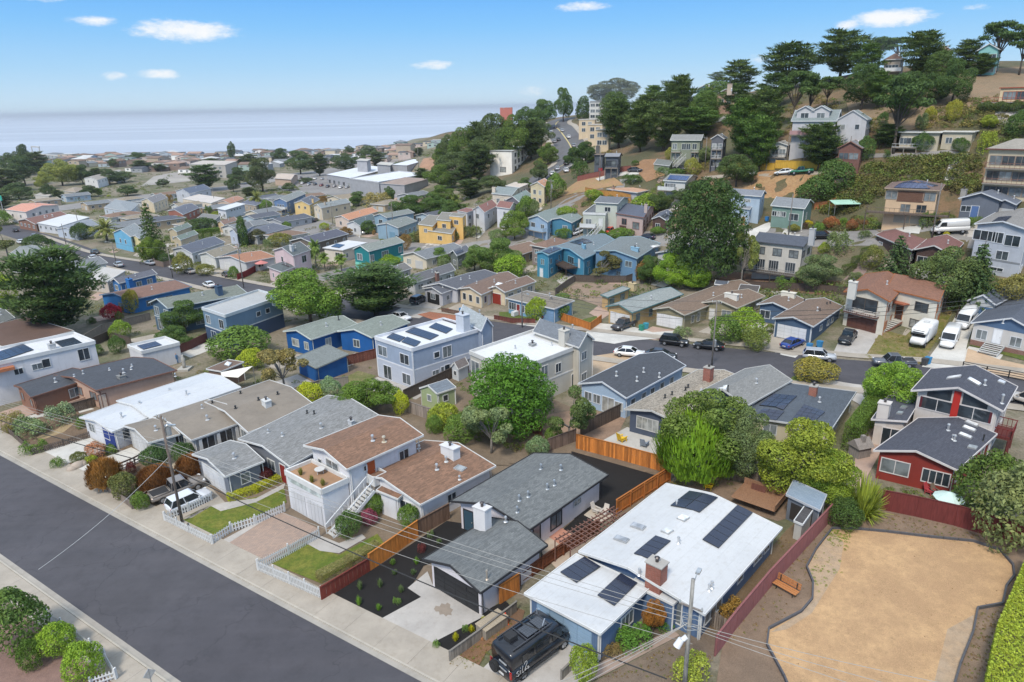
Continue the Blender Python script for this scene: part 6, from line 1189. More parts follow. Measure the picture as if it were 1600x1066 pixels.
h=House('pale house with grey roofs and white verandas behind the big cypress',S(206,208,206),S(150,154,152));h.block((14,398),(50,404),(84,389),3.,'gu',.9,.4);h.block((50,410),(76,415),(100,404),3.,'gu',.8,.35,roofm=mat('shingle',S(186,192,204)));h.wins(0,'F',(.3,.7),.8,1.4,1.3,0)
h=House('house with a pale flat roof right of the big cypress',S(206,196,184),S(206,200,192),rk='membrane');h.block((130,434),(168,441),(196,424),2.9,'flat',0,.3)
h=House('low flat building with a wide brown roof behind the white block',S(150,110,92),S(112,88,76),rk='concrete',trim=S(220,216,208));h.block((-60,520),(10,545),(116,518),2.8,'flat',0,.3)
h=House('small white flat roofed studio with slanted solar panels beside the statue yard',S(222,222,226),S(224,226,228),rk='membrane',name='studio');h.block((200,543),(222,553),(281,539),3.,'parapet',0,.05);h.solar(0,(214,541),(224,547),(243,534),2,4,(.03,.03,.05))
h=House('grey roofed house at the left edge behind the big cypress',S(170,170,166),S(120,124,122));h.block((-30,490),(0,506),(24,498),2.8,'g',.9,.4)
h=House('dark roofed house beside the round trees below the third street',S(120,126,118),S(112,116,126));h.block((702,396),(714,401),(735,392),3.4,'g',1.,.4).solar(0,(706,396),(712,398),(722,390),2,2)
h=House('brown lean to with a skylight between the white roof and the sail canopy',S(130,108,96),S(124,104,92),name='outbuilding',cat='outbuilding');h.block((322,578),(346,582),(382,570),2.5,'shed',.3,.2,roofm=mat('concrete',S(120,100,88)));h.skyl(0,(350,571),(358,573),(355,566))
h=House('pale green garden shed with a blue grey gabled roof and white trim',S(176,190,146),S(128,138,150),wk='siding',name='garden_shed',cat='shed');h.block((655,608),(683,617),(713,607),2.3,'g',.8,.15);h.corner(0,0).corner(0,1).corner(0,1,'R').win(0,'F',.5,1.,.6,.8,0).win(0,'R',.45,1.,.7,.8,0)
h=House('tiny white playhouse with a brown roof beside the pale blue grey house',S(214,220,226),S(130,122,120),name='playhouse',cat='playhouse');h.block((704,574),(716,579),(733,571),1.8,'g',.9,.15).win(0,'F',.5,.8,.5,.6,0)
h=House('grey blue shingled garden shed beside the pink fence',S(112,118,128),S(126,142,158),roof2=S(150,165,180),name='garden_shed',cat='shed',trim=S(190,192,196));h.block((1228,775),(1281,800),(1291,780),2.4,'shed',.3,.2);h.box('shed_shade_panel',0,'F',.12,.85,.2,1.9,-.1,.02,mat('plain',(.03,.025,.022)))  # shade inside the shed is a dark flat panel on its front
h=House('small grey lean to with dark shingles against the pink fence',S(196,194,190),S(86,84,86),name='lean_to',cat='shed');h.block((1240,816),(1254,822),(1270,804),1.7,'shed',.4,.08)
h=House('small grey blue shed with a dark roof by the rear fence',S(150,168,182),S(90,96,106),name='garden_shed',cat='shed');h.block((1116,445),(1136,447),(1140,442),2.2,'gu',.5,.15).door(0,'F',.5,.8,1.7,S(176,190,200))
h=House('white louvred shed with a dark roof by the rear fence',S(226,226,222),S(96,90,88),wk='vsiding',name='garden_shed',cat='shed');h.block((1153,455),(1184,458),(1187,452),2.0,'shed',.5,.1)
h=House('sprawling white roofed shopping centre with grey front walls',S(178,178,182),S(236,238,242),rk='membrane',name='shopping_centre',cat='building',trim=S(206,206,208),far=True)
h.block((546,280),(592,286),(668,273),6.5,'parapet',0,.05);h.block((510,273),(548,279),(610,263),5.5,'flat',0,.4);h.block((593,287),(632,290),(670,280),5.,'flat',0,.3,roofm=mat('concrete',S(170,150,138)));h.wins(1,'F',(.1,.3,.5,.7,.9),.4,3.,2.2,0)
h.block((556,251),(574,252),(580,249),9.,'flat',0,.8,roofm=mat('concrete',S(200,196,186)));h.block((588,257),(610,259),(616,255),8.,'flat',0,.8,roofm=mat('concrete',S(206,202,192)));h.block((612,258),(636,259),(668,250),6.,'flat',0,.3)
h=House('low drive in building with a wide pink beige roof beside the car park',S(206,180,160),S(206,190,176),rk='concrete',name='shop',cat='building',far=True);h.block((428,279),(455,281),(466,273),4.,'gu',1.4,.8)
h=House('three storey grey apartment slab in the far town behind the dark cypress',S(190,184,176),S(206,196,186),rk='concrete',name='apartment_building',cat='building',far=True);h.block((295,257),(352,258),(370,252),9.5,'flat',0,.3)
for z in(6.6,3.6,.6):h.wins(0,'F',(.1,.25,.4,.55,.7,.85),z,2.4,1.6,0)
h=House('white two storey farm style house with a grey roof in the left trees',S(232,230,228),S(170,162,154),far=True);h.block((131,279),(152,282),(168,277),5.,'g',1.4,.3).wins(0,'F',(.3,.7),3,1.2,1.2,0).wins(0,'R',(.2,.5,.8),3,1.2,1.2,0)
h=House('white gabled cottage beside the beach car park',S(232,232,230),S(176,172,166),far=True);h.block((164,273),(182,277),(196,271),4.,'g',1.6,.3).wins(0,'F',(.5,),2,1.2,1.2,0)
h=House('tan hip roofed house beside the coast highway',S(216,206,190),S(170,156,140),far=True);h.block((98,299),(118,301),(134,296),3.2,'hip',1.8,.4)
h=House('long pale shed beside the coast highway',S(210,204,196),S(196,188,178),far=True);h.block((54,305),(76,307),(90,302),3.,'flat',0,.2)
for hh_ in list(HOUSES):
 if hh_.name!='house':continue
 for k,b in enumerate(hh_.blocks):
  dd=math.hypot(b['a'].x,b['a'].y)
  if not 62<dd<420 or b['h']<2.5:continue
  for side,L in(('F',b['W']),('R',b['D'])):
   if(k,side)in hh_.used or L<3.5:continue
   n=max(1,min(4,int(L/3.4)))
   for z in([1.0]if b['h']<4.2 else[b['h']-2.1,.9]):hh_.wins(k,side,[(i+.5+random.uniform(-.12,.12))/n for i in range(n)],z,random.choice((.9,1.3,1.5)),1.1,1)
  if b['roof']in('g','gu','hip'):p=b['P'](b['W']*random.uniform(.55,.9),b['D']*random.uniform(.2,.7),0);i_,j_=b['W']*.7,b['D']*.5;q=proj(b['P'](i_,j_,b['rz'](i_,j_)+.14));hh_.vent(k,q[0],q[1],.5,.1)
rt=random.Random(5);placed=[]
TOWNC=[('white',S(240,238,234,1.)),('cream',S(228,214,190)),('pale blue',S(186,198,208)),('grey',S(170,172,176)),('pinkish',S(214,196,188)),('tan',S(196,180,160)),('pale green',S(180,200,192)),('brown',S(150,130,120))]
ROOFC=[('grey',S(140,144,148)),('brown',S(140,118,104)),('dark',S(96,100,108)),('white',S(220,220,220)),('reddish',S(180,150,134))]
for row,(x0,x1,ya,yb,n)in enumerate([(-40,110,254,250,12),(110,290,254,249,26),(290,420,251,246,22),(420,560,248,241,26),(560,690,240,227,24),(330,520,261,256,26),(520,650,255,247,20),(200,330,268,259,14),(420,650,254,240,28),(110,300,260,255,20),(280,440,272,264,12),(-20,110,262,257,9),(430,560,259,252,18),(300,430,248,244,16),(120,300,250,247,16)]):
 for i in range(n):
  px=x0+(x1-x0)*(i+rt.uniform(.2,.8))/n;py=ya+(yb-ya)*(i/max(1,n))+rt.uniform(-3,3);g=at(px,py)
  w,d,hh=rt.uniform(10,18),rt.uniform(10,14),rt.choice([3.2,3.2,5.6,6.2]);an=math.radians(rt.choice([-6,-4,84,-8])+rt.uniform(-4,4));u=Vector((math.cos(an),math.sin(an),0));v=Vector((-math.sin(an),math.cos(an),0));p=Vector((g[0],g[1],g[2]+hh))
  if any((Vector((g[0],g[1]))-q).length<9 for q in placed):continue
  placed.append(Vector((g[0],g[1])));(cn,wc),(rn,rc_)=rt.choice(TOWNC),rt.choice(ROOFC);fl=rt.random()<.3
  where=['left of the pier','near the pier','by the shore left of the tall grove','by the shore above the car park','by the shore below the wooded headland','inland behind the shore rows','inland beside the shopping centre','inland beside the beach car park','in the middle shore row','second row left','before the apartment slab','behind the left wood','above the drive in','shoreline centre','shoreline left'][row]
  hs=House(f'far {"tall" if hh > 4 else "low"} {cn} house, {rn} {"flat" if fl else "pitched"} roof, {where}, {nth(i)} from left',wc,rc_,group='small houses of the far seaside town',far=True)
  hs.blockw(p-u*(w/2),p+u*(w/2),p+u*(w/2)+v*d,hh,'flat' if fl else rt.choice(['g','gu','hip']),rt.uniform(1.2,2.),.3,fascia=False);hs.wins(0,'F',(.25,.7),hh-2.,1.8,1.3,0)
for i,b in enumerate([b for b in ALLBLOCKS if 95<math.hypot(b['a'].x,b['a'].y)<330 and b['h']<6.6 and b['W']>5]):
 P=b['P'];w0=b['W']*(.5 if i%3 else.05);w1=min(b['W'],w0+4.5);sheet('driveway',[P(w0,-.2,0)[:2],P(w0,-6.5,0)[:2],P(w1,-6.5,0)[:2],P(w1,-.2,0)[:2]],(CONC,CONC2,CONC3,PINK)[i%4],.028,3.)
# trees, shrubs and garden plants
DK=(.052,.085,.036);DG=(.068,.11,.042);MG=(.10,.155,.045);BG=(.15,.235,.035);YG=(.26,.29,.04);GG=(.15,.18,.12);OL=(.11,.115,.055);RB=(.20,.085,.045);RU=(.24,.12,.045)
def T(kind,c,rows,group=None,**k):
 for px,py,top,w,lab in rows:tree(kind,lab,px,py,top,w,c,group,**k)
T('cypress',DK,[(96,522,386,165,'huge dark cypress with bare lower trunks behind the white flat block'),(588,492,414,150,'wide dark cypress spreading over the second street')],v=0);T('dense',(.042,.072,.028),[(1100,440,276,128,'giant dense dark cypress towering behind the olive and tan houses')])
T('round',(.11,.175,.04),[(486,508,424,125,'tall airy light green tree beside the wide dark cypress')])
T('dense',(.062,.135,.022),[(800,672,556,140,'large domed green tree in front of the cream stucco house')],name='broadleaf_tree')
T('open',GG,[(768,708,624,92,'grey green bushy tree below the large domed tree')]);T('open',(.085,.115,.055),[(888,692,604,78,'thin leafy tree in the bare yard behind the long grey roof')])
T('round',(.10,.135,.045),[(1108,740,616,150,'broad dark green tree rising behind the bright feathery one')],v=2);T('round',(.11,.14,.085),[(1160,748,640,88,'grey green tree right of the bright feathery one')])
T('feather',(.145,.235,.03),[(1085,748,650,122,'bright lime green feathery tree by the rear fence')])
T('round',(.18,.205,.04),[(1248,780,664,140,'yellow green tree behind the timber deck')],v=1);T('round',(.14,.19,.035),[(1288,786,708,86,'mid green tree beside the grey blue shed')]);T('round',(.15,.235,.045),[(1394,652,570,92,'glossy light green tree beside the red house and second street')],v=2)
T('shrub',(.21,.175,.055),[(1272,594,562,68,'round golden green shrub at the kerb of the second street')]);T('shrub',(.075,.11,.034),[(1538,806,706,104,'dense dark green round bush in front of the red house')]);T('shrub',(.15,.165,.095),[(1580,856,726,128,'large grey green bush with reddish tips at the right edge')])
T('shrub',(.05,.08,.028),[(1318,824,782,56,'dark clipped bush at the end of the pink fence')]);T('spiky',(.20,.23,.05),[(1347,806,738,70,'yellow green fan leaved plant by the grey rock wall')])
hedge('overgrown lime yellow hedge in the bottom right corner',[(1566,1180),(1590,1030),(1634,910)],2.4,3.0,(.24,.29,.045));hedge('narrow green hedge between the solar hip roof and the red house',[(1326,705),(1352,668),(1378,628)],3.0,1.6,(.10,.16,.04));hedge('straight clipped hedge beside the brick path up the slope',[(1318,432),(1362,394)],1.7,1.3,(.07,.10,.03))
T('shrub',(.085,.13,.045),[(36,1010,922,92,'large green bush dotted with white flowers at the left edge')]);T('shrub',(.17,.25,.04),[(92,1022,976,60,'middle light green bush by the low white picket fence'),(136,1062,1006,62,'light green flowering bush nearest the corner of the white picket fence')]);T('shrub',(.07,.115,.03),[(52,1044,1000,38,'small dark weeping bush in the red bark bed')])
T('round',(.085,.135,.03),[(572,646,596,104,'broad green hedge like bush behind the grey roofed house')]);T('shrub',(.30,.32,.035),[(627,648,610,27,'upright golden yellow bush'),(486,632,598,42,'golden yellow bush right of the taupe roof')]);T('shrub',(.21,.24,.045),[(692,666,630,52,'yellow green bush in front of the green garden shed')]);T('shrub',(.17,.23,.18),[(517,626,588,36,'silvery blue green bush')]);T('shrub',(.13,.18,.13),[(547,628,604,36,'grey green bush beside the silvery one'),(840,712,682,40,'grey green bush behind the long grey roof')])
T('open',(.19,.15,.085),[(446,610,542,88,'olive purple tree in front of the cobalt blue shed')])
T('shrub',MG,[(376,560,510,98,'big dense green bush below the two tone blue house'),(720,690,650,55,'green bush left of the grey green tree'),(865,690,668,30,'small bush by the weathered rear fence'),(680,676,648,30,'small green bush between the yellow bushes')]);T('shrub',YG,[(392,576,546,44,'yellow green bush right of the red patio')])
T('round',DG,[(291,520,472,66,'dark rounded tree in front of the slate blue house'),(278,548,510,54,'grey green rounded bush beside the white studio')]);T('shrub',OL,[(342,488,458,56,'olive bush over the slate blue house roof')])
T('shrub',(.33,.02,.055),[(176,500,474,32,'crimson red bush left of the golden upright one')]);T('shrub',(.24,.21,.06),[(208,490,452,24,'golden upright bush right of the crimson one')]);T('shrub',(.15,.215,.045),[(190,528,500,34,'lime bush in the back garden beside the wooden shed')]);T('shrub',DG,[(185,552,524,26,'dark bush in the back garden of the white studio'),(150,556,540,26,'low dark bush at the corner of the white flat block')])
T('low',(.18,.22,.18),[(97,664,630,48,'round silver green bush before the pink house')]);T('low',(.15,.19,.13),[(50,678,654,60,'spreading grey green shrub in the fenced front bed')]);T('low',(.20,.17,.09),[(22,664,644,36,'low tawny shrub by the left drive'),(14,676,664,22,'small brown shrub at the rustic fence corner')]);T('low',MG,[(54,708,690,34,'green groundcover bush by the pavement'),(92,730,716,22,'round green plant between the two white drives'),(172,708,696,26,'low green plants before the blue entrance wall'),(128,668,650,20,'green bush at the corner of the white roofed house')]);T('shrub',(.36,.17,.15),[(152,714,690,30,'pink leaved maple between the two white drives')]);T('shrub',OL,[(124,722,706,26,'olive dome shrub between the two white drives')]);T('low',YG,[(142,722,712,18,'low lime plant beside the boulders')])
T('feather',(.25,.12,.05),[(168,764,718,52,'rust tipped grass bush in the timber walled bed')]);T('feather',RB,[(246,764,730,56,'dark red brown grass bush behind the pickup'),(302,742,712,48,'red brown grass bush beside the white garage')]);T('shrub',OL,[(198,776,738,44,'tangled olive bush in the timber walled bed')]);T('shrub',(.10,.15,.04),[(222,796,768,28,'small green bush at the rear of the pickup')]);T('shrub',(.055,.095,.045),[(244,730,696,42,'dark green bush before the taupe roofed porch'),(288,722,692,34,'second dark green bush nearer the lattice post')]);T('low',(.10,.03,.04),[(205,738,722,22,'purple leaved shrub by the timber gate')])
hedge('bright yellow green low hedge along the white garage',[(358,782),(400,768),(438,750)],.75,1.1,(.33,.34,.035),'low hedges');T('shrub',(.10,.022,.035),[(416,752,730,24,'burgundy bush by the red front door')])
T('shrub',MG,[(586,804,770,32,'green bush under the landing of the white stair'),(640,826,788,34,'leafy pinkish green bush at the front window of the brown roofed house')]);T('shrub',(.22,.055,.13),[(578,818,796,28,'magenta flowering bush beside the white stair')]);T('shrub',DG,[(546,838,798,42,'dark bush at the foot of the white stair')]);hedge('dry clipped hedge on the lawn side of the red fence',[(500,908),(545,884),(590,858)],.85,1.0,(.19,.175,.10),'low hedges')
for c,rows in[((.13,.17,.10),[(563,922,905),(594,918,902),(627,926,913)]),((.14,.24,.05),[(561,946,929),(592,954,942),(651,882,869)]),((.12,.19,.06),[(621,944,933),(614,883,872),(682,1012,1001),(727,988,976)]),((.11,.15,.09),[(617,898,889),(646,898,888),(673,840,830),(686,850,841)])]:
 for px,py,top in rows:tree('grassy' if py%4 else 'low',f'small tufted plant in the black mulch bed {"left" if px < 670 else "right"} of the concrete drive',px,py,top,12,c,'young plants in the black mulch')
for px,py,top in[(712,1002,986),(737,988,976),(756,974,962)]:tree('grassy','small yellow plant in the narrow mulch bed by the grey fence',px,py,top,13,(.45,.36,.03),'yellow plants in the black mulch')
T('low',(.12,.03,.045),[(660,862,850,16,'dark red shrub in the black mulch')])
T('round',(.26,.11,.035),[(1020,990,938,36,'orange leaved small tree in the blue house courtyard')]);T('low',(.075,.15,.035),[(990,1006,978,66,'spreading bright green ivy bed in the blue house courtyard'),(1030,980,966,40,'green ground plants under the orange leaved tree')]);T('low',(.17,.12,.075),[(955,1022,1008,36,'dry brown shrub at the blue house corner')]);T('shrub',(.18,.23,.045),[(912,1066,1008,46,'yellow green vine clump on an arch by the blue garage')]);T('low',(.23,.255,.06),[(1078,1062,1024,70,'yellow flowering bush at the foot of the near utility pole')]);T('low',(.24,.14,.05),[(1132,958,936,46,'rusty orange weeds between the blue wall and pink fence')])
T('shrub',(.19,.245,.035),[(838,500,464,38,'bright yellow green bush in the tan house front garden')]);T('shrub',MG,[(866,496,468,50,'mid green bush beside the bright yellow green one'),(1132,536,492,52,'dark green bush behind the parked black sedan'),(878,470,458,26,'low bush by the dark water tank')]);T('shrub',(.16,.225,.035),[(1162,528,480,62,'lime topped bush before the olive house')]);T('shrub',(.13,.155,.055),[(1180,546,512,44,'pale green bush on the stone edged bank'),(1202,520,506,18,'small bush at the slate blue house corner')]);T('low',GG,[(1064,526,512,36,'low silvery shrub beside the white garage drive')])
T('open',(.105,.095,.05),[(938,436,394,62,'brown green tree behind the dark rear fence')]);T('round',BG,[(1048,450,398,58,'bright green tree left of the giant cypress trunk'),(1084,452,414,48,'bright green tree at the foot of the giant cypress')]);T('round',DG,[(1016,444,402,44,'darker green tree beside the bright green pair')]);T('low',(.20,.15,.04),[(1002,436,418,22,'ochre bush by the rear fence corner')])
T('open',(.16,.175,.07),[(1158,446,358,44,'slender weeping tree with a white trunk')]);T('round',(.115,.145,.09),[(1278,450,400,72,'grey green tree over the brown rear fence')]);T('conifer',(.05,.08,.04),[(1396,444,362,70,'dark spruce left of the dark brown house'),(1518,486,372,84,'dark conifer left of the tall grey house')]);T('round',(.095,.125,.06),[(1474,488,390,104,'large leafy tree behind the clay roofed house')]);T('shrub',(.18,.155,.07),[(1584,474,428,60,'brown green bush at the right edge behind the garage')]);T('low',MG,[(1226,452,432,28,'small bush at the brown rear fence')])
T('round',(.10,.15,.055),[(742,424,384,44,'round green tree left of a bushy pair below the third street'),(780,426,374,70,'big bushy tree below the third street')]);T('shrub',(.17,.25,.04),[(796,434,398,52,'lime green rounded tree behind the brown roofed houses'),(603,416,396,50,'lime green bush below the teal house'),(925,394,386,34,'low lime bush by the third street')]);T('round',MG,[(657,414,388,24,'small round tree nearest the teal house'),(688,413,388,38,'clipped round topped tree below the third street')])
T('round',DG,[(640,345,306,58,'dark bushy tree on the slope above the yellow house, leftmost'),(672,338,304,52,'dark bushy tree on the slope behind the yellow house'),(705,342,312,46,'dark bushy tree on the slope nearest the brown roofed white house'),(560,322,300,30,'dark tree above the cul de sac lawn'),(608,318,292,20,'narrow dark tree by the tall pole of the shopping centre')]);T('fanpalm',(.12,.14,.05),[(713,340,300,22,'fan palm on the slope behind the white terracotta house')]);T('low',(.25,.20,.11),[(590,322,300,50,'straw coloured bank of brush below the shopping centre')],cat='shrub')
T('low',(.14,.12,.06),[(668,376,358,42,'brown green bush under the yellow house')]);T('low',(.12,.14,.07),[(648,376,362,36,'olive bush at the curve of the third street'),(706,376,360,30,'grey green bush right of the yellow house'),(735,370,352,40,'green bush below the white terracotta house')]);T('shrub',(.13,.17,.10),[(778,378,358,30,'pale rounded bush at the kerb of the third street')]);T('round',(.12,.17,.045),[(804,374,330,46,'yellow green tree beside the stilted pale blue house')]);T('shrub',MG,[(822,340,306,36,'green tree behind the stilted pale blue house'),(868,312,270,34,'tall green tree by the small side street'),(882,372,356,30,'bush at the parked silver car drive'),(970,372,356,44,'clipped bush before the pinkish house'),(1028,366,354,26,'bush before the small dark brown house'),(935,372,356,30,'clipped bush beside the long white stair')])
T('round',(.085,.12,.06),[(820,300,278,26,'grey green tree before the peach walled house')]);T('shrub',(.16,.22,.045),[(1010,330,302,52,'lime green bush right of the salmon roof'),(885,338,322,34,'green bush on the bare bank'),(928,312,296,30,'green bush behind the orange plank fence')]);T('round',(.07,.10,.045),[(1030,330,300,40,'dark bush beside the lime green one'),(1150,292,242,62,'spreading pine below the dark grey narrow house'),(1092,300,282,40,'dark tree above the giant cypress'),(1064,318,296,44,'green tree left of the giant cypress top')],name='broadleaf_tree')
T('low',DG,[(1050,275,260,66,'dark ivy bank below the small sage garage'),(905,276,252,30,'rounded dark bush on the bare hill'),(985,286,272,36,'maroon green bushes above the salmon roof')]);T('shrub',(.22,.21,.07),[(1082,274,246,28,'golden bush by the sage house stair'),(1046,250,230,16,'golden green shrub at the left of the sage house')]);T('round',DK,[(915,255,222,46,'dark bushy tree left of the charcoal house'),(897,262,232,34,'dark bush at the bend of the hill road')])
T('conifer',(.055,.085,.036),[(243,408,310,52,'tall layered star pine on the left street')]);T('round',(.12,.165,.04),[(240,412,372,42,'rounded light green tree under the star pine')]);T('palm',(.14,.145,.06),[(168,378,334,46,'large date palm beside the turquoise gabled house'),(403,328,292,24,'date palm near the cul de sac')]);T('column',(.055,.095,.032),[(381,384,338,22,'slim column shaped cypress beside the pale blue cottage')],name='conifer_tree');hedge('clipped green block hedge beside the green roofed house',[(305,374),(344,370)],3.2,3.,(.085,.14,.032))
T('shrub',(.05,.08,.035),[(318,362,340,50,'dark bushes behind the clipped block hedge'),(64,394,366,46,'dark green bushes beside the left street'),(130,374,348,36,'dark bush before the pale blue grey house'),(260,412,396,24,'dark bush behind the wooden picket fence'),(194,348,334,26,'dark rounded bush behind the date palm')]);T('shrub',(.16,.155,.06),[(288,428,394,32,'yellow brown bush before the slate roofed white house'),(322,430,412,30,'olive bush before the tan roofed house'),(437,384,364,40,'golden brown bush below the dark grey roof')]);T('shrub',(.07,.07,.045),[(404,380,358,34,'dark olive bush beside the golden brown one')]);T('shrub',MG,[(366,436,416,18,'trimmed green bush at the red slatted fence'),(280,352,338,26,'green bush before the dark brick house'),(448,358,346,16,'dark street bush by the parked boat'),(474,334,322,18,'dark bush before the yellow house'),(416,330,312,22,'bush before the blue grey two storey house')])
T('fanpalm',(.13,.18,.06),[(495,424,368,24,'fan palm with a thick trunk beside the pink house'),(508,424,392,22,'small palm beside the thick trunked fan palm'),(534,424,394,26,'small drooping palm by the teal house')]);T('round',DG,[(576,366,345,24,'dark ball shaped street tree at the cul de sac')]);T('round',(.07,.085,.05),[(411,300,248,48,'tall shaggy gum tree with pale trunks')]);T('cypress',DK,[(322,298,256,56,'triangular dark cypress in the left distance')],v=1)
T('round',(.20,.21,.08),[(98,290,250,52,'big yellow green tree in the left distance'),(70,296,268,30,'yellow green tree left of the big one')]);T('shrub',(.21,.26,.045),[(2,474,424,56,'lime yellow bush at the left edge')]);T('open',(.13,.135,.075),[(14,404,352,56,'grey brown leafy tree at the left edge')]);T('shrub',MG,[(8,500,470,44,'green bush below the lime yellow one'),(6,352,330,30,'green bush at the left edge by the townhouses'),(-4,530,505,50,'green bush at the left edge above the white block')])
n_=0
for px,py,top,w in[(12,300,262,50),(40,290,245,46),(20,276,240,44),(60,272,236,40),(44,268,226,30),(130,288,258,34),(152,286,262,30),(78,312,288,24),(30,312,286,44),(5,325,300,40),(172,288,264,34),(195,285,268,36),(92,314,296,20),(140,308,290,30),(200,306,290,32),(222,268,250,36),(178,262,248,16),(213,254,238,32),(330,262,247,36),(352,262,250,24),(365,236+14,222,14),(390,262,240,36),(440,256,232,30),(470,272,236,48),(500,275,240,40),(540,268,240,46),(575,254,228,34),(590,262,236,34),(375,288,262,34),(365,300,278,24),(250,268,256,26),(478,286,278,26),(452,298,286,22),(390,308,292,28),(545,240+6,228,18),(630,238,226,20),(655,244,230,18),(300,254,243,22),(420,246,234,20),(505,246,236,20),(255,292,280,20),(445,244,233,14)]:
 n_+=1;tree(['round','cypress','round'][n_%3],f'{"dark" if n_ % 2 else "grey green"} {"spreading" if w > 35 else "small" if w < 22 else "mid sized"} tree {"in the left wood by the coast highway" if px < 110 else "among the far white cottages" if px < 280 else "between the far apartment slab and the drive in" if px < 430 else "behind the shopping centre car park"}, {nth(n_ // 2)} in its row',px,py,top,w,[(.07,.10,.055),(.075,.095,.06),(.06,.085,.05)][n_%3],'trees of the far seaside town')
for k_,(px,py,top,w)in enumerate([(702,262,212,40),(726,266,200,50),(748,258,188,50),(772,270,180,66),(802,262,182,60),(830,250,184,54),(716,280,238,70),(690,268,232,34),(748,284,222,56),(846,236,190,44),(690,298,258,56),(725,292,258,44),(842,284,252,30),(856,258,226,36),(735,310,280,50),(770,300,275,44),(690,315,290,40),(660,290-4,262,30)]):
 n_+=1;tree('round' if n_%3 else 'cypress',f'{"tall" if py - top > 55 else "low"} {"dusky" if n_ % 2 else "dark green"} tree of the wooded headland {"left of the white warehouse block" if px < 760 else "above the white warehouse block" if top < 200 else "beside the white warehouse block"}, {nth(k_)} of the group',px,py,top,w,[(.06,.085,.04),(.075,.10,.055),(.085,.125,.04)][n_%3],'trees of the wooded headland')
T('round',(.085,.09,.065),[(966,164,116,94,'wide grey olive tree on the ridge behind the white flats')]);T('round',DG,[(846,206,156,50,'dark tree at the top of the hill road'),(880,190,138,32,'slim dark tree beside the hill road'),(820,205,168,46,'low dark trees before the rust red building')]);T('column',DK,[(911,186,150,30,'clipped dark green cone beside the white flats')],name='conifer_tree')
for(px,py,top,w,lab)in[(966,232,152,72,'dark cypress with bare trunks, left of the hill grove'),(1000,238,156,66,'dark cypress in the middle of the hill grove'),(1036,236,158,66,'dark cypress at the right of the hill grove'),(1012,196,146,62,'dark cypress behind the hill grove'),(1060,200,114,62,'tall dark cypress on the ridge left of the red roof'),(1120,128,112,30,'small skyline cypress behind the red roof'),(1152,152,92,66,'leaning skyline cypress right of the red roof'),(1230,140,64,100,'broad skyline cypress with sloping top'),(1312,122,44,96,'broad layered skyline cypress above the dry hillside'),(1188,236,136,72,'tall cypress on the slope behind the dark grey narrow house'),(1278,264,190,78,'dark cypress before the large hillside house'),(1386,228,192,50,'dark undergrowth cypress below the forked giant'),(1508,112,60,52,'dense skyline cypress left of the mint green house'),(1436,122,46,80,'ragged skyline cypress above the forked giant'),(1150,190,128,60,'cypress behind the tan white roofed house')]:tree('cypress',lab,px,py,top,w,(.068,.10,.04)if px%4 else(.08,.11,.045))
T('cypress',(.075,.125,.038),[(1160,250,150,76,'fresh green cypress on the slope, left of the dry hillside'),(1185,268,180,66,'fresh green lower cypress above the bare dirt slope'),(1086,216,166,90,'flat topped light green cypress over the sage green house')]);T('umbrella',DK,[(1396,240,116,92,'forked giant cypress with pale bare trunks above the beige modern house'),(1402,104,42,70,'skyline cypress with bare stems, right of the broad layered one'),(1372,104,52,50,'skyline cypress with bare stems, left of the pair'),(1556,114,30,72,'leaning skyline cypress before the mint green house'),(1592,118,46,60,'bare stemmed cypress at the right end of the skyline')])
T('umbrella',(.06,.095,.038),[(1238,198,108,62,'open pine on the dry hillside, leftmost'),(1262,190,118,50,'open pine on the dry hillside, second'),(1290,172,118,52,'small dark pine on the dry hillside above the dormers')]);T('round',(.055,.09,.036),[(1346,172,100,64,'green pine right of the dormers on the dry hillside'),(1486,164,92,54,'bright dense pine below the skyline cypresses'),(1448,162,116,60,'rounded pine left of the bright dense one'),(1420,166,112,46,'rounded pine behind the forked giant')])
T('shrub',DG,[(1302,304,248,54,'dark rounded tree above the grey green cottage'),(1272,318,274,60,'dark thicket at the end of the bare dirt slope'),(1440,236,206,34,'dark bush against the beige modern house'),(1500,238,215,26,'small dark tree before the beige modern house'),(1350,250,212,30,'grey green bush beside the brown timber house'),(1590,215,172,40,'dark tree at the right edge under the peach modern house')]);T('shrub',(.24,.22,.05),[(1488,190,155,24,'golden upright bush on the hillside'),(1452,190,166,20,'olive hillside bush left of the golden one')])
T('shrub',(.07,.095,.04),[(1540,176,158,26,'clipped hillside bush, left of three'),(1562,176,158,24,'clipped hillside bush, middle of three'),(1586,176,156,26,'clipped hillside bush, right of three')])
n_=0
for px,py,top,w,c,cn in[(1240,362,350,20,(.17,.16,.05),'olive'),(1256,358,346,14,(.09,.05,.05),'maroon'),(1262,354,344,16,(.45,.30,.03),'orange flowered'),(1280,360,348,16,(.12,.2,.06),'green'),(1298,358,338,26,(.26,.10,.06),'rusty'),(1318,350,340,18,(.13,.19,.05),'green'),(1330,360,342,18,(.22,.09,.06),'rusty'),(1346,354,342,20,(.17,.09,.06),'brown'),(1238,348,338,18,(.07,.03,.04),'maroon'),(1310,396,362,40,(.12,.15,.08),'grey green'),(1286,396,378,18,(.2,.24,.05),'lime'),(1450,354,330,28,(.1,.14,.06),'green'),(1476,346,332,30,(.12,.13,.06),'olive'),(1520,352,338,26,(.1,.15,.05),'green'),(1478,370,362,10,(.35,.3,.04),'golden'),(1350,372,360,20,(.1,.13,.06),'green')]:
 n_+=1;tree('shrub' if n_%2 else 'low',f'{cn} garden shrub {"below the grey green cottage" if px < 1275 else "beside the wide deck of the peach house" if px < 1370 else "on the bank by the white camper van"}{", larger one" if w > 24 else ""}',px,py,top,w,c,'shrubs above the third street')
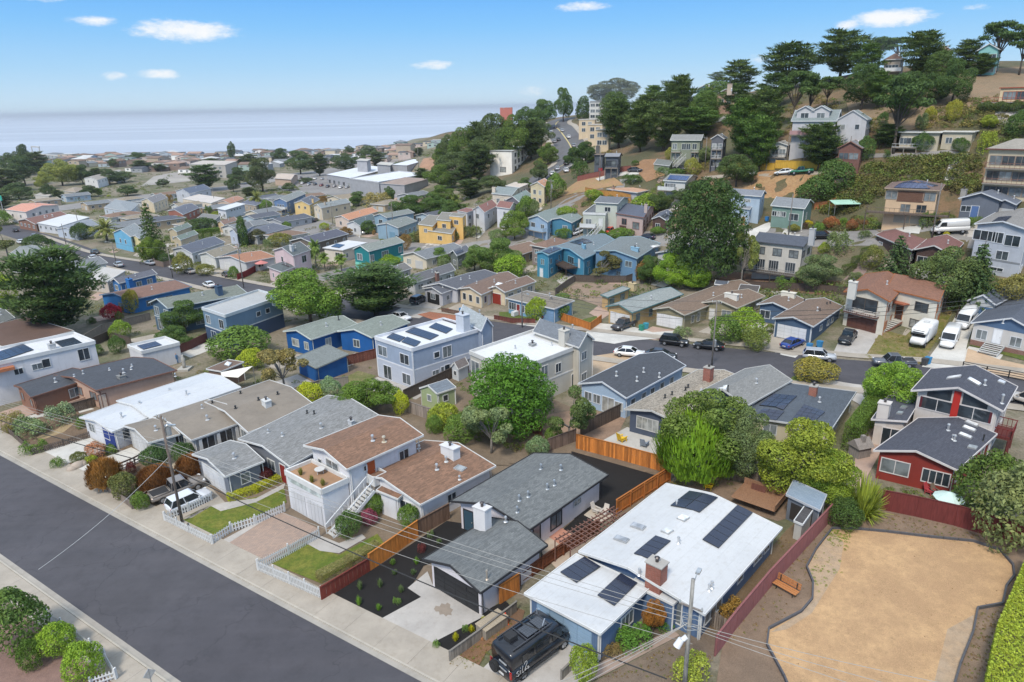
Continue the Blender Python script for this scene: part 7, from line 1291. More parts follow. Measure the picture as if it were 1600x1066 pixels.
def brush(name,label,polys,n,smin,smax,cols,seed,per=120):
 rg=np.random.default_rng(seed);P=[];Qs=[]
 for poly in polys:
  w=np.array(px2(poly));x0,y0=w.min(0);x1,y1=w.max(0);k=0
  while k<n//len(polys):
   p=rg.uniform((x0,y0),(x1,y1));c_=False;j=len(w)-1
   for i in range(len(w)):
    if(w[i][1]>p[1])!=(w[j][1]>p[1])and p[0]<(w[j][0]-w[i][0])*(p[1]-w[i][1])/(w[j][1]-w[i][1]+1e-9)+w[i][0]:c_=not c_
    j=i
   k+=1 if c_ else.02
   if c_ and not blocked(p[0],p[1],.6):P.append(p)
 per_c=[[]for _ in cols]
 for p in P:
  s=rg.uniform(smin,smax);z=ground(*p)+(.16 if smax<.4 else 0);d=_rand_dirs(per,rg);d[:,2]=np.abs(d[:,2]);pos=np.array([p[0],p[1],z-.1])+d*s*np.array([1,1,.75])*rg.uniform(.7,1.05,(per,1));per_c[rg.integers(0,len(cols))].append(leaf_quads(pos,d,s*.12+.025,rg,.6,.7))
 root=None
 for i,c in enumerate(cols):
  if not per_c[i]:continue
  o=link(name if root is None else 'foliage',quadmesh(name,np.concatenate(per_c[i]),LEAF),root);o.color=(c[0]*1.2,c[1]*1.25,c[2],1);o['kind']='stuff'
  if root is None:root=o;o['label']=label
FOOT=[]
def blocked(x,y,m=0.4):
 for a,u,v,W_,D_ in FOOT:
  dx,dy=x-a.x,y-a.y;den=u.x*v.y-u.y*v.x;i=(dx*v.y-dy*v.x)/den;j=(u.x*dy-u.y*dx)/den
  if-m<i<W_+m and-m<j<D_+m:return True
 return any(((q-(x,y))**2).sum(1).min()<(w/2+m)**2 for q,w in ROADS)
FOOT=[(b['a'],b['u'],b['v'],b['W'],b['D'])for b in ALLBLOCKS]
rf=random.Random(12);kf=0
for where,(x0,y0,x1,y1),want in[('left of the cul de sac',(250,318,440,385),10),('above the left street',(120,322,260,372),6),('around the cul de sac',(440,316,650,372),7),('by the third street',(640,345,830,430),5),('behind the big cypress',(0,395,150,440),4),('between the highway and left street',(40,312,330,330),7)]:
 got=0
 for _ in range(260):
  if got>=want:break
  g=at(rf.uniform(x0,x1),rf.uniform(y0,y1));az=math.radians(126+rf.uniform(-5,5));u=Vector((math.sin(az),math.cos(az),0));v=Vector((-u.y,u.x,0));w,d=rf.uniform(8,10.5),rf.uniform(11,15);p=Vector((g[0],g[1],g[2]+2.8))
  if any(blocked(*(p+u*(w*a)+v*(d*b))[:2],1.3)for a in(-.5,0,.5)for b in(0,.33,.66,1)):continue
  cn,wc=rf.choice([('white',S(228,228,226)),('cream',S(230,218,196)),('pale grey',S(190,192,196)),('pale blue',S(184,202,216)),('tan',S(200,178,150))]);rn,rc_=rf.choice([('grey',S(134,138,142)),('dark slate',S(100,104,114)),('brown',S(142,118,102)),('tan',S(160,148,130))]);got+=1
  h=House(f'{cn} bungalow with a {rn} gabled roof {where}, {nth(got - 1)} of its row',wc,rc_,group='bungalows between the streets',far=True);h.blockw(p-u*(w/2),p+u*(w/2),p+u*(w/2)+v*d,2.8,rf.choice(['g','g','hip']),rf.uniform(.9,1.3),.4);h.wins(0,'F',(.25,),.9,1.4,1.2).gar(0,'F',.68,2.6,2.,WHITE,3,3).wins(0,'R',(.2,.5,.8),1.,1.2,1.1);b=ALLBLOCKS[-1];FOOT.append((b['a'],b['u'],b['v'],b['W'],b['D']))
HB=[(1300,298),(1345,262),(1400,250),(1480,238),(1530,245),(1536,300),(1500,305),(1480,290),(1390,286),(1370,310),(1320,335),(1280,330)]
brush('hillside_brush','dense chaparral brush covering the slope below the beige modern house',[HB],520,.7,1.9,[(.10,.09,.05),(.11,.14,.045),(.085,.11,.042),(.125,.125,.05)],3)
brush('hillside_brush','thin dry brush over the upper hillside',[[(1180,215),(1240,150),(1330,130),(1420,130),(1400,200),(1320,225)],[(1330,230),(1420,200),(1600,190),(1610,215),(1540,225),(1420,235)],[(1430,205),(1470,165),(1600,150),(1600,190),(1500,200)],[(880,205),(900,250),(960,250),(940,220)],[(1040,235),(1130,240),(1130,270),(1060,250)]],700,.5,1.6,[(.13,.115,.06),(.10,.13,.05),(.18,.15,.07)],4)
brush('slope_brush','green brush on the slopes beside the hill road and side street',[[(640,345),(700,300),(770,300),(800,330),(740,350),(690,365)],[(850,262),(880,245),(880,225),(860,215),(840,250)],[(905,325),(960,292),(1080,280),(1060,310),(960,330)],[(1290,345),(1370,330),(1400,360),(1250,366)]],420,.5,1.6,[(.09,.13,.045),(.14,.19,.045),(.11,.10,.06)],5)
brush('roadside_brush','bands of brush along the coast highway',[[(0,345),(150,326),(270,306),(300,310),(200,326),(0,356)],[(0,330),(120,312),(250,296),(240,286),(100,300),(0,312)],[(380,300),(470,292),(470,300),(390,312)]],260,.6,1.8,[(.10,.13,.06),(.15,.17,.08)],6)
brush('garden_greenery','mixed weeds and garden greenery between the near houses',[[(40,610),(250,560),(560,560),(740,560),(880,640),(740,700),(500,630),(260,640)],[(0,600),(250,470),(620,520),(600,560),(250,540)],[(700,620),(740,640),(860,690),(820,710),(690,670)],[(1040,760),(1180,720),(1330,740),(1340,800),(1300,800),(1200,770)],[(1340,770),(1380,720),(1520,780),(1500,810),(1380,790)]],420,.25,.75,[(.10,.145,.045),(.14,.17,.06),(.16,.13,.07)],8,70)
brush('town_greenery','mass of low trees and bushes between the far town houses',[[(110,262),(280,252),(430,250),(430,296),(200,320),(0,320),(0,290)],[(430,250),(560,243),(680,232),(680,262),(560,262),(430,268)],[(0,300),(250,300),(480,300),(620,310),(600,345),(300,340),(0,345)]],900,.8,2.6,[(.075,.105,.05),(.10,.135,.05),(.11,.11,.07)],19,50)
brush('garden_greenery','mixed greenery between the houses of the middle distance',[[(0,470),(140,400),(420,440),(560,480),(300,470),(80,500)],[(250,400),(440,370),(560,420),(660,440),(440,440)],[(560,430),(700,400),(1000,400),(1130,440),(900,470),(700,440)],[(820,330),(1130,330),(1180,400),(900,395),(760,380)],[(1120,440),(1380,440),(1500,480),(1400,500),(1150,480)],[(100,400),(250,330),(480,310),(600,360),(300,390)],[(1360,420),(1560,430),(1600,500),(1480,480)]],2300,.35,1.5,[(.085,.135,.042),(.12,.165,.05),(.14,.125,.07),(.10,.125,.075)],9,60)
brush('weeds','green weeds sprouting at the far left corner of the bark playground',[[(1285,838),(1330,830),(1325,852),(1318,866),(1298,855)],[(1280,830),(1332,829),(1325,848)],[(1265,870),(1310,860),(1318,900),(1280,930),(1262,900)]],150,.07,.18,[(.14,.20,.045),(.19,.23,.06)],11,30)
brush('grass_tufts','rough grass and weeds of the clay roofed house front yard',[[(1350,562),(1380,520),(1415,527),(1450,545),(1440,568),(1395,560)],[(1440,500),(1465,470),(1490,480),(1462,540)]],130,.12,.3,[(.17,.20,.045),(.24,.20,.09)],12,30)
rs=random.Random(21);n_=0;SHR=[('dark green',DG),('mid green',MG),('olive',(.14,.145,.06)),('yellow green',(.22,.25,.05)),('rusty',(.2,.12,.06)),('grey green',(.13,.16,.10))]
for where,poly,cnt in[('along the left street',(90,318,360,440),26),('around the cul de sac houses',(380,310,650,405),22),('below the third street',(600,390,1000,440),16),('on the slope above the third street',(820,290,1200,368),16),('behind the second street houses',(1000,420,1560,470),12),('in the back gardens left of the cobalt blue house',(60,455,440,560),22),('in the left distance',(0,296,300,345),16),('on the upper hillside',(880,190,1560,262),18)]:
 x0,y0,x1,y1=poly
 for i in range(cnt):
  px,py=rs.uniform(x0,x1),rs.uniform(y0,y1);g=at(px,py)
  if blocked(g[0],g[1],1.1):continue
  cn,c=rs.choice(SHR);rw='';big=rs.random()<.5;k=rs.choice(['shrub','low','round']if big else['shrub','low']);n_+=1
  tree(k,f'{"larger" if big else "small"} {cn} garden shrub {where}',0,0,0,0,c,'garden shrubs among the houses',xy=(g[0],g[1]),h=rs.uniform(2.4,5)if big else rs.uniform(.9,2.),w=rs.uniform(2.8,5.4)if big else rs.uniform(1.3,2.6),name='shrub',cat='shrub')
for i,(px,py,top,w)in enumerate([(1120,170,126,60),(1206,170,112,56),(1352,130,66,56),(1466,128,78,50),(1410,186,128,50),(1532,120,82,40),(1100,196,140,50),(1052,178,128,56),(1022,176,132,50),(960,190,142,50),(1370,170,108,52),(1336,218,176,44)]):
 tree('cypress' if i%3 else 'dense',f'{"dark" if i % 2 else "fresh green"} hillside cypress filling the wooded slope, {nth(i)} of the grove',px,py,top,w,(.066,.10,.04)if i%2 else(.08,.125,.04),'cypresses of the wooded slope',v=i%3 if i%3 else 0)
brush('bark_debris','scattered dark twigs and clods on the bark playground',[PARK[:26]],130,.03,.09,[(.07,.045,.03),(.20,.13,.08)],14,10)
brush('dry_weeds','dry weeds and leaf litter over the bare yards and park edge',[[(1130,1005),(1250,850),(1300,800),(1330,828),(1275,860),(1262,920),(1200,990)],[(1380,800),(1550,840),(1600,900),(1560,862),(1450,842),(1385,832)],[(940,1060),(1070,1000),(1110,985),(1120,1060)],[(1110,960),(1230,830),(1250,845),(1125,985)],[(700,1040),(800,955),(800,985),(740,1050)],[(1500,1060),(1530,960),(1570,950),(1560,1060)]],900,.04,.13,[(.22,.17,.09),(.13,.15,.05),(.16,.10,.06)],15,14)
# fences
RW=(.56,.20,.04);GW=(.27,.245,.215);DW=(.105,.08,.065);MW=(.17,.033,.03)
fence('low red brown board fence between the lawn and the black mulch',[(504,939),(579,893)],1.35,(.20,.036,.022),.4,var=.06,post=2.)
fence('fresh orange redwood board fence beside the mulch front bed',[(579,893),(654,839)],1.75,(.66,.23,.04),.17,var=.14);fence('weathered brown board fence reaching the porch of the grey roofed white house',[(655,838),(703,811)],1.7,(.20,.12,.08),.16)
fence('bright orange redwood fence at the back of the black mulch yard',[(900,701),(958,716),(1040,739)],1.8,RW,.2,var=.38);fence('orange redwood fence along the right side of the black mulch yard',[(1046,752),(1005,778),(962,806)],1.7,(.52,.175,.036),.2,var=.3);fence('dark red brown fence between the white roofed house and the patio',[(935,830),(880,868),(812,915)],1.3,(.24,.075,.03),.18)
fence('short orange gate fence beside the black garage',[(782,945),(812,925)],1.8,RW,.18);fence('low grey weathered fence beside the concrete drive',[(704,1035),(752,1000),(808,956)],1.0,GW,.14);fence('tiny grey fence piece at the end of the blue garage drive',[(878,1064),(896,1046)],.9,GW,.16)
fence('faded pink slatted chain link fence along the playground',[(1118,1026),(1150,984),(1200,923),(1250,868),(1297,816)],1.9,(.33,.125,.125),2.2,'panel',var=.06,post=2.3)
fence('maroon slatted chain link fence behind the playground',[(1376,797),(1430,808),(1490,822),(1556,842),(1640,866)],2.1,MW,2.6,'panel',var=.08,post=2.7)
fence('white picket fence along the pavement before the lawn',[(404,893),(452,914),(502,937)],1.15,WHITE,.09,'picket',name='picket_fence',gapf=0);fence('white picket fence between the paver drive and lawn',[(404,893),(452,868),(500,841)],1.1,WHITE,.09,'picket',name='picket_fence')
fence('white wavy topped picket fence round the curved lawn',[(258,815),(296,834),(332,852),(362,832),(400,820),(446,800)],1.0,WHITE,.13,'picket',name='picket_fence');fence('white picket fence beside the parked white hatchback',[(258,815),(296,800),(332,782)],.95,WHITE,.13,'picket',name='picket_fence');fence('white picket fence along the red bark bed by the corner',[(74,966),(120,1000),(164,1032),(182,1062),(144,1075)],.9,WHITE,.10,'picket',name='picket_fence')
fence('rustic dark picket fence round the left front garden',[(12,676),(30,692),(52,712),(100,698),(142,684)],.9,(.16,.125,.105),.12,gapf=.5,cap=False);fence('open rustic timber trellis fence by the white drive',[(186,738),(212,727),(232,716)],1.0,(.14,.10,.085),.1,'rail',name='trellis_fence')
fence('grey sleeper wall round the rust coloured grasses',[(144,750),(176,774),(208,797),(232,778)],.85,(.23,.19,.16),1.2,'panel',var=.2,post=1.25,name='timber_wall');fence('dark board fence between the pink and the white roofed house',[(78,656),(145,637),(214,619)],1.4,DW,.16)
fence('grey board fence behind the golden yellow bushes',[(470,622),(500,612),(545,606)],1.7,GW,.16,stuff=True);fence('reddish board fence left of the pale blue grey house',[(492,586),(540,572),(588,560)],1.6,(.19,.07,.05),.16);fence('grey board fence below the green garden shed',[(636,644),(664,654),(690,662)],1.6,(.30,.26,.235),.17);fence('dark board fence behind the green garden shed',[(632,628),(690,600),(738,576)],1.7,DW,.16,stuff=True)
fence('grey weathered fence right of the large domed tree',[(812,660),(836,648),(864,634)],1.7,GW,.16);fence('red brown rear fence behind the grey green tree',[(800,668),(824,674),(846,682)],1.6,(.15,.05,.04),.16);fence('dark brown fence between the bare yard and dark slate house',[(908,682),(945,664),(984,645)],1.8,DW,.17);fence('weathered brown fence left of the black mulch yard',[(857,706),(878,698),(900,690)],1.6,(.19,.135,.11),.16)
fence('weathered rear fence behind the timber deck',[(1130,748),(1180,758),(1232,772)],1.6,(.26,.215,.18),.16);fence('leaning rough timber fence between blue wall and pink fence',[(1096,970),(1118,984),(1136,996)],1.5,(.25,.21,.18),.14,gapf=.3,cap=False,var=.4)
fence('orange fence round the tan house front garden',[(866,497),(895,507),(922,517),(940,504)],1.4,RW,.16);fence('low dark red fence along the sky blue bungalow',[(772,500),(800,505),(836,506)],.9,(.16,.05,.04),.16);fence('low timber fence before the cream windowed house',[(690,488),(720,494),(756,500)],.9,(.14,.09,.07),.16,gapf=.3)
for lab,pts,c in[('dark rear fence behind the bare straw yard',[(896,440),(935,442),(978,442)],DW),('grey brown fence left of the bare straw yard',[(868,462),(884,450),(898,441)],(.18,.15,.125)),('brown rear fence below the cream two storey house',[(1118,446),(1180,452),(1260,456),(1322,462)],(.11,.075,.06)),('dark fence beside the detached garage',[(1494,500),(1500,485),(1510,470)],DW),('dark rear fence right of the grey blue house',[(978,442),(996,436),(1012,428)],DW),('dark board fence left of the wooden shed garden',[(138,545),(170,530),(205,540)],DW),('long wooden fence behind the crimson bush',[(118,545),(160,520),(236,500)],(.24,.21,.18)),('red slatted fence in the pink house garden',[(372,438),(386,432),(400,424)],(.22,.02,.02)),('wooden picket fence under the star pine',[(240,414),(256,418),(272,414)],(.22,.16,.13)),('brick red garden fence by the red patio',[(262,560),(300,545),(330,530)],(.16,.06,.05))]:fence(lab,pts,1.5,c,.17,stuff=True)
for lab,pts,c in[('new orange plank fence below the salmon roofed house',[(914,302),(935,307),(950,308),(985,314)],(.50,.24,.06)),('red brown rail fence along the bare hill drive',[(902,284),(940,276),(985,268)],(.26,.09,.07)),('orange fence beside the grey green cottage',[(1272,328),(1292,326),(1306,320)],(.42,.16,.06))]:fence(lab,pts,1.7,c,.22,stuff=True)
fence('yellow painted retaining wall behind the parked green pickup',[(1150,268),(1210,266),(1280,265)],2.0,(.62,.38,.05),6,'panel',var=.05,post=6.2,name='retaining_wall');fence('black steel railing before the pale grey cottage',[(1503,578),(1540,586),(1575,592),(1625,602)],1.2,(.03,.03,.03),.1,'rail',name='railing')
# vehicles
WH=(.80,.80,.80);BK=(.012,.013,.016);SV=(.45,.47,.50);NV_=(.015,.02,.05)
car('pickup','taupe pickup truck with an open bed in the left drive',(236,789),(320,757),(.23,.20,.175));car('suv','pale silver hatchback beside the white picket fence',(263,806),(330,776),(.70,.71,.74),scale=.95)
car('sedan','white sedan parked on the second street',(960,555),(1007,559),WH);car('sedan','black sedan parked behind the white sedan',(1009,558),(1057,563),(.03,.03,.035));car('suv','black SUV parked on the far side of the second street',(1031,537),(1076,542),BK);car('sedan','black sedan right of the black SUV by the utility pole',(1130,548),(1084,543),BK)
car('pickup','dark pickup in the drive of the tan house',(992,507),(957,520),(.05,.045,.05));car('sedan','black sedan in front of the sky blue bungalow',(840,503),(860,489),(.05,.06,.075));car('sedan','bright blue hatchback in the drive of the slate blue house',(1224,548),(1252,536),(.02,.06,.28));car('suv','silver SUV at the kerb below the blue bins',(1256,561),(1303,565),SV);car('pickup','black pickup in the drive of the clay roofed house',(1312,548),(1336,518),(.02,.025,.03));car('pickup','dark grey pickup parked before the weedy front yard',(1428,574),(1364,572),(.11,.12,.14))
car('van','white camper van nearest the street in the cottage drive',(1492,522),(1474,552),WH);car('van','white work van deeper in the cottage drive',(1520,494),(1500,517),(.74,.75,.76));car('suv','beige minivan beside the red house at the right edge',(1632,640),(1578,624),(.50,.46,.42));car('suv','dark grey minivan in the grey house drive',(642,479),(668,468),(.05,.055,.065));car('sedan','red car under the wide dark cypress',(592,486),(606,476),(.14,.015,.02));car('sedan','white sedan behind the cobalt blue house',(612,496),(642,504),WH)
car('sedan','navy car on the third street',(1022,375),(997,375),NV_);car('sedan','silver car beside the long white stair',(899,368),(917,360),SV);car('sedan','red car in the pinkish house drive',(950,366),(964,358),(.5,.06,.04));car('suv','black SUV on the third street by the garden bank',(1268,374),(1304,373),BK);car('van','white high roofed camper van on the third street',(1507,364),(1460,366),(.72,.71,.68),scale=1.1)
car('pickup','green pickup by the yellow retaining wall',(1266,271),(1240,273),(.02,.17,.09));car('sedan','white car by the yellow retaining wall',(1236,272),(1214,274),WH);car('sedan','white car left of the yellow retaining wall',(1178,275),(1160,276),WH);car('sedan','white car parked left of the turquoise house',(808,398),(816,390),(.6,.62,.65));car('sedan','grey car parked right beside the white one by the turquoise house',(816,400),(827,391),(.25,.26,.28));car('suv','dark SUV below the sage green house',(1054,267),(1070,268),(.06,.05,.06));car('sedan','dark car on the concrete apron of the charcoal house',(984,269),(1000,269),(.06,.065,.08))
for r_,f_,c,lab in[((60,376),(48,368),(.3,.3,.32),'silver car on the left street near the townhouses'),((30,366),(20,359),BK,'dark car farthest along the left street'),((40,384),(26,378),WH,'white car on the left street behind the leafy tree'),((156,400),(142,394),(.05,.06,.06),'dark green car on the left street by the date palm'),((154,410),(138,402),WH,'white pickup like car behind the big cypress'),((194,421),(178,413),SV,'silver car with an open hatch by the big cypress'),((243,416),(228,412),SV,'silver sedan on the far kerb of the left street'),((284,424),(266,420),WH,'white car on the far kerb of the left street'),((306,430),(288,425),(.42,.39,.36),'beige SUV on the far kerb of the left street'),((334,452),(320,446),WH,'white car behind the slate blue house'),((360,435),(350,430),(.1,.1,.1),'small dark scooter shaped car by the green bush'),((480,347),(492,342),WH,'white car at the cul de sac'),((487,349),(497,344),BK,'black car beside the white one at the cul de sac'),((392,340),(404,335),WH,'white car before the slate blue roofed house'),((566,368),(574,362),WH,'white car beside the ball shaped tree'),((446,344),(456,340),(.35,.36,.38),'grey car half way up the cul de sac'),((618,376),(634,370),BK,'black car before the two garages'),((432,328),(440,324),(.12,.02,.05),'dark red car by the blue grey balcony house'),((268,322),(280,317),(.1,.1,.12),'dark pickup shaped car before the slate roofed dormer house')]:car('sedan',lab,r_,f_,c)
k=0
for px,py,rowl in[(x,289+(x-470)*.085+(x%7)*.3,0)for x in range(470,606,10)]+[(x,281+(x-470)*.05,1)for x in range(446,540,11)]:
 c,cn=[(WH,'white'),(SV,'silver'),(BK,'black'),((.2,.02,.03),'dark red'),(NV_,'navy'),((.3,.3,.32),'grey')][k%6];k+=1;car('sedan',f'{cn} car in the {"far" if rowl else "near"} row of the shopping centre car park',(px,py),(px+5,py-3),c,'cars of the shopping centre car park')
k=0
for px,py,s_ in[(864,276,1),(872,268,-1),(886,260,1),(886,271,-1),(868,225,1),(862,211,1),(858,205,1),(874,222,1),(850,198,1),(898,232,-1),(890,218,-1),(880,208,-1),(869,202,-1),(902,238,-1)]:
 c,cn=[(WH,'white'),(SV,'silver'),(BK,'black'),(WH,'white'),((.3,.3,.32),'grey')][k%5];k+=1;car('sedan',f'{cn} car on the {"left" if s_ > 0 else "right"} kerb of the winding hill road',(px,py),(px-3,py-4),c,'cars parked along the hill road')
cv=car('van','black camper van with a roof rack, spare wheel and white lettering',(785,1064),(882,992),(.014,.016,.022),name='camper_van',scale=1.12)
def vp(name,mb,m):return mb.build(name,m,cv)
mb=MB();mb.cyl((-2.83,.45,.95),(-3.05,.45,.95),.38,.38,18);vp('spare_wheel',mb,TYRE);mb=MB();mb.cyl((-3.05,.45,.95),(-3.08,.45,.95),.2,.2,12);vp('spare_rim',mb,TRIMB)
mb=MB();mb.box(-2.1,-1.45,-.1,.5,2.47,2.75);vp('roof_box',mb,TRIMB);mb=MB()
for y in(-.72,.72):mb.box(-2.4,.9,y-.03,y+.03,2.48,2.58)
for x in(-1.2,-.5,.1,.7):mb.box(x-.03,x+.03,-.72,.72,2.5,2.57)
vp('roof_rack',mb,mat('metal',(.10,.10,.11)))
for x0,x1 in((-1.1,-.2),(-.1,.6)):mb=MB();mb.box(x0,x1,-.6,.3,2.58,2.62);vp('roof_panel',mb,mat('solar',(.05,.055,.065)))
mb=MB();mb.cyl((.75,.5,2.5),(.75,.5,2.95),.05,.05,6);mb.beam((.2,-.55,2.64),(.75,-.2,2.64),.06,.04);vp('roof_light',mb,mat('metal',(.4,.42,.45)))
for z in(1.05,1.55):mb=MB();mb.box(-2.84,-2.78,-.55,.1,z,z+.07);vp('ladder_rung',mb,mat('metal',(.6,.62,.64)))
mb=MB();mb.box(-2.5,1.0,-1.03,-.98,.45,.55);vp('side_step',mb,TRIMB);mb=MB();mb.box(-1.9,-.95,-1.005,-.97,1.45,2.0);mb.box(-.75,.35,-1.005,-.97,1.45,2.0);vp('side_window',mb,CGL)
mb=MB();X0,Z0=-2.45,.75
def stroke(p):mb.tube([Vector((X0+a*.9,-1.012,Z0+b*.85))for a,b in p],.015,5)
stroke([(.0,.12),(.16,.0),(.26,.1),(.12,.26),(.02,.36),(.16,.46),(.26,.40)]);stroke([(.36,.40),(.34,.12),(.40,.02)]);stroke([(.37,.56),(.39,.6)]);stroke([(.60,.62),(.52,.2),(.56,.04),(.66,.06)]);stroke([(.72,.66),(.84,.84),(.98,.8),(.98,.6),(.82,.28),(.76,.08),(.92,.16),(1.06,.06),(1.16,.14),(1.1,.26),(1.0,.2)]);vp('lettering',mb,mat('paint',(.55,.55,.55)))
mb=MB()
for s_ in(-1,1):mb.box(-2.84,-2.76,s_*.9-.07,s_*.9+.07,.75,1.25)
vp('rear_lamps',mb,TL)
g=at(1452,522);f_=at(1427,549);d=f_-g;rv=empty('motorhome',tuple((g+f_)/2),math.atan2(d[1],d[0]),'white motorhome with an over cab bunk on the weedy front yard','motorhome')
mb=MB();mb.loft(body_loft([(-3.3,.55,2.95,1.1),(-3.2,.5,3.05,1.15),(1.5,.5,3.05,1.15),(1.7,.6,2.9,1.1)],16,7));mb.loft(body_loft([(1.4,1.9,3.0,1.12),(2.5,2.0,2.85,1.08),(3.0,2.15,2.5,.95)],16,6));mb.loft(body_loft([(1.4,.5,1.9,.98),(2.4,.5,1.5,.98),(3.2,.5,1.25,.9)],14,5));mb.build('body',mat('paint',(.80,.79,.77)),rv,True)
for q in([(2.42,-.85,1.5),(2.42,.85,1.5),(2.0,.8,2.0),(2.0,-.8,2.0)],[(3.03,-.7,2.2),(3.03,.7,2.2),(2.82,.75,2.6),(2.82,-.75,2.6)]):mb=MB();mb.face([(x+.06,y,z+.04)for x,y,z in q]);mb.build('windscreen',CGL,rv)
for x0,x1 in((-2.6,-1.6),(-.9,.2),(1.75,2.3)):mb=MB();mb.box(x0,x1,-1.18,-1.1 if x0<1 else-.9,1.6,2.3 if x0<1 else 1.95);mb.build('window',CGL,rv)
mb=MB();mb.box(-1.2,-.3,-.3,.4,3.03,3.25);mb.build('roof_vent',mat('paint',WHITE),rv);t_,q_=wheel_meshes(.38,.25)
for x in(-1.9,2.3):
 for y in(-.95,.95):w=link('wheel',t_,rv,(x,y,.38));link('rim',q_,w)
for lab,px,py,c in[('blue bin left of a pair in the slate blue house drive',1264,547,(.04,.22,.45)),('blue bin right of a pair in the slate blue house drive',1280,543,(.04,.24,.48)),('blue bin beside the cottage drive',1449,569,(.04,.25,.5)),('dark grey bin behind the kerbside blue bin',1444,571,(.06,.06,.065)),('green bin in the white garage drive',1002,517,(.03,.25,.17)),('teal blue bin beside the green bin',1009,514,(.05,.32,.42)),('blue bin in the low timber fence garden',721,490,(.03,.2,.42)),('blue bin by the pale blue house gate',1198,346,(.03,.2,.5)),('blue bin at the low slate grey house',1590,340,(.04,.28,.5))]:bins(lab,px,py,c)
# poles and cables
pt=at(1083,905,9.6);near_g=np.array([pt[0],pt[1]]);_q=proj(g3(*near_g))
pole('near','grey wooden utility pole in the foreground with a street lamp',_q[0],_q[1],h=9.6,arms=(),lamp=(.55,.5,.85),c=(.27,.26,.24),r=.16)
pole('left','brown wooden utility pole with a transformer beside the curved lawn',285,817,top=650,arms=((.3,1.6),),tr=1.6,c=(.17,.135,.115),lamp=(1.3,.5,.1))
for key,lab,px,py,top,kw in[('s2','utility pole with a grey transformer on the second street',1112,572,470,dict(arms=((.3,1.4),),tr=6.5)),('s3','slender utility pole before the sky blue bungalow',816,512,450,dict(lamp=(1.2,.8,-.6))),('s4','tall utility pole at the left street corner',381,450,381,dict(arms=((.2,2.4),(1.1,2.)),tr=1.9)),('s5','slim pole before the brown roofed blue house',270,434,386,{}),('s6','slim pole on the left street with a lamp head',182,414,378,dict(lamp=(.3,-1.6,.3))),('s7','pole before the pale blue grey house at left',104,385,350,{}),('s8','tall dark pole by the two garage house',615,366,312,dict(arms=((.4,2.2),))),('s9','pole in front of the teal house',606,384,348,{}),('s10','pole at the small side street corner',861,332,280,dict(arms=((.6,1.8),),tr=2.2)),('s11','pole in front of the white terracotta roofed house',745,374,318,dict(arms=((.4,1.2),))),('s12','pale pole before the cream two storey house',1232,367,303,{}),('s13','tall pole before the peach hip roofed house',1456,372,286,{}),('s14','thin pole before the charcoal house',937,284,230,{}),('s15','pole right of the sage green house',1101,267,214,dict(lamp=(.4,-1.,.4))),('s16','pole with a lamp before the brown timber house',1324,260,213,{}),('s17','pale skyline pole on the ridge',1190,136,107,{}),('s18','pole by the wooded headland hedge',699,276,250,dict(lamp=(.3,1.5,.2))),('s19','tall pole behind the shopping centre',654,262,228,{}),('s20','lamp pole in the brown garden behind the yellow green tree',1226,770,706,dict(r=.05)),('s21','pole behind the cul de sac lawn',520,350,318,{}),('s22','pole left of the cul de sac',420,346,310,{}),('s23','pole beside the dark cypress in the left distance',336,322,292,{}),('s24','pole behind the date palm',124,358,325,{}),('s25','dark brown pole beside the dark brown house',1434,410,380,dict(r=.09))]:pole(key,lab,px,py,top,**{'r':.13,'c':(.2,.18,.165),**kw})
pn=POLES['near'];pl_=POLES['left'];N0=pn['g'];Lp=pl_['g'];rt=POLES['near']['g'];nr=[o for o in bpy.data.objects if o.name.startswith('utility_pole')and o.get('label','').startswith('grey wooden')][0]
mb=MB();ax=Vector((.82,-.57,0));mb.beam(ax*-.75+Vector((0,0,7.6)),ax*.75+Vector((0,0,7.6)),.09,.11);mb.build('crossarm',mat('wood',(.25,.22,.2)),nr)
for t in(-.7,.7):mb=MB();p=ax*t+Vector((0,0,7.6));mb.cyl(p,p+Vector((0,0,.2)),.07,.05,8);mb.build('insulator',mat('paint',(.4,.42,.42)),nr)
for z in(6.2,6.5):mb=MB();mb.tube([Vector((.55*math.cos(t)+.1,.55*math.sin(t),z+.08*math.sin(3*t)))for t in np.linspace(0,6.28,14)],.022,5);mb.build('cable_coil',mat('metal',(.5,.5,.48)),nr)
mb=MB();mb.cyl((-.45,-.1,5.2),(-.75,-.2,4.7),.2,.24,10);mb.cyl((-.1,0,5.3),(-.35,-.05,5.1),.16,.16,8);mb.build('floodlight',mat('paint',(.75,.76,.78)),nr)
PALE=(.34,.33,.31);far_l=Lp+(Lp-N0).normalized()*60;far_r=N0+(N0-Lp).normalized()*40;up=lambda p,z:Vector((p.x,p.y,p.z+z))
wire('thick black cable running the whole length of the near street',up(Lp,6.0),up(N0,5.6)+Vector((-2,-3,-.6)),.7,.045);wire('thick black cable leaving the left pole towards the far left',up(Lp,6.0),up(far_l,6.2),.8,.045)
for k,z in enumerate((9.2,8.8,8.4,6.9)):wire(f'pale overhead cable, {("top", "second", "third", "lowest")[k]} of four along the near houses',up(Lp,z-(.3 if k<3 else.9)),up(N0,z-2.2)+Vector((.1*k,0,0)),.6+.1*k,.017,PALE);wire(f'pale overhead cable, {("top", "second", "third", "lowest")[k]} of four leaving the left pole leftwards',up(Lp,z-.4),up(far_l,z-.3)+Vector((k*.5,0,0)),.7,.015,PALE)
for k in range(3):wire(f'pale service cable from the near pole towards the lower left, {("first", "second", "third")[k]}',up(N0,6.4),at(790+30*k,1100,4),.2,.02,PALE);wire(f'pale service cable from the near pole towards the lower right, {("first", "second", "third")[k]}',up(N0,6.3-.15*k),up(N0,5.2)+Vector((22,-8-2*k,1.5)),.5,.018,PALE)
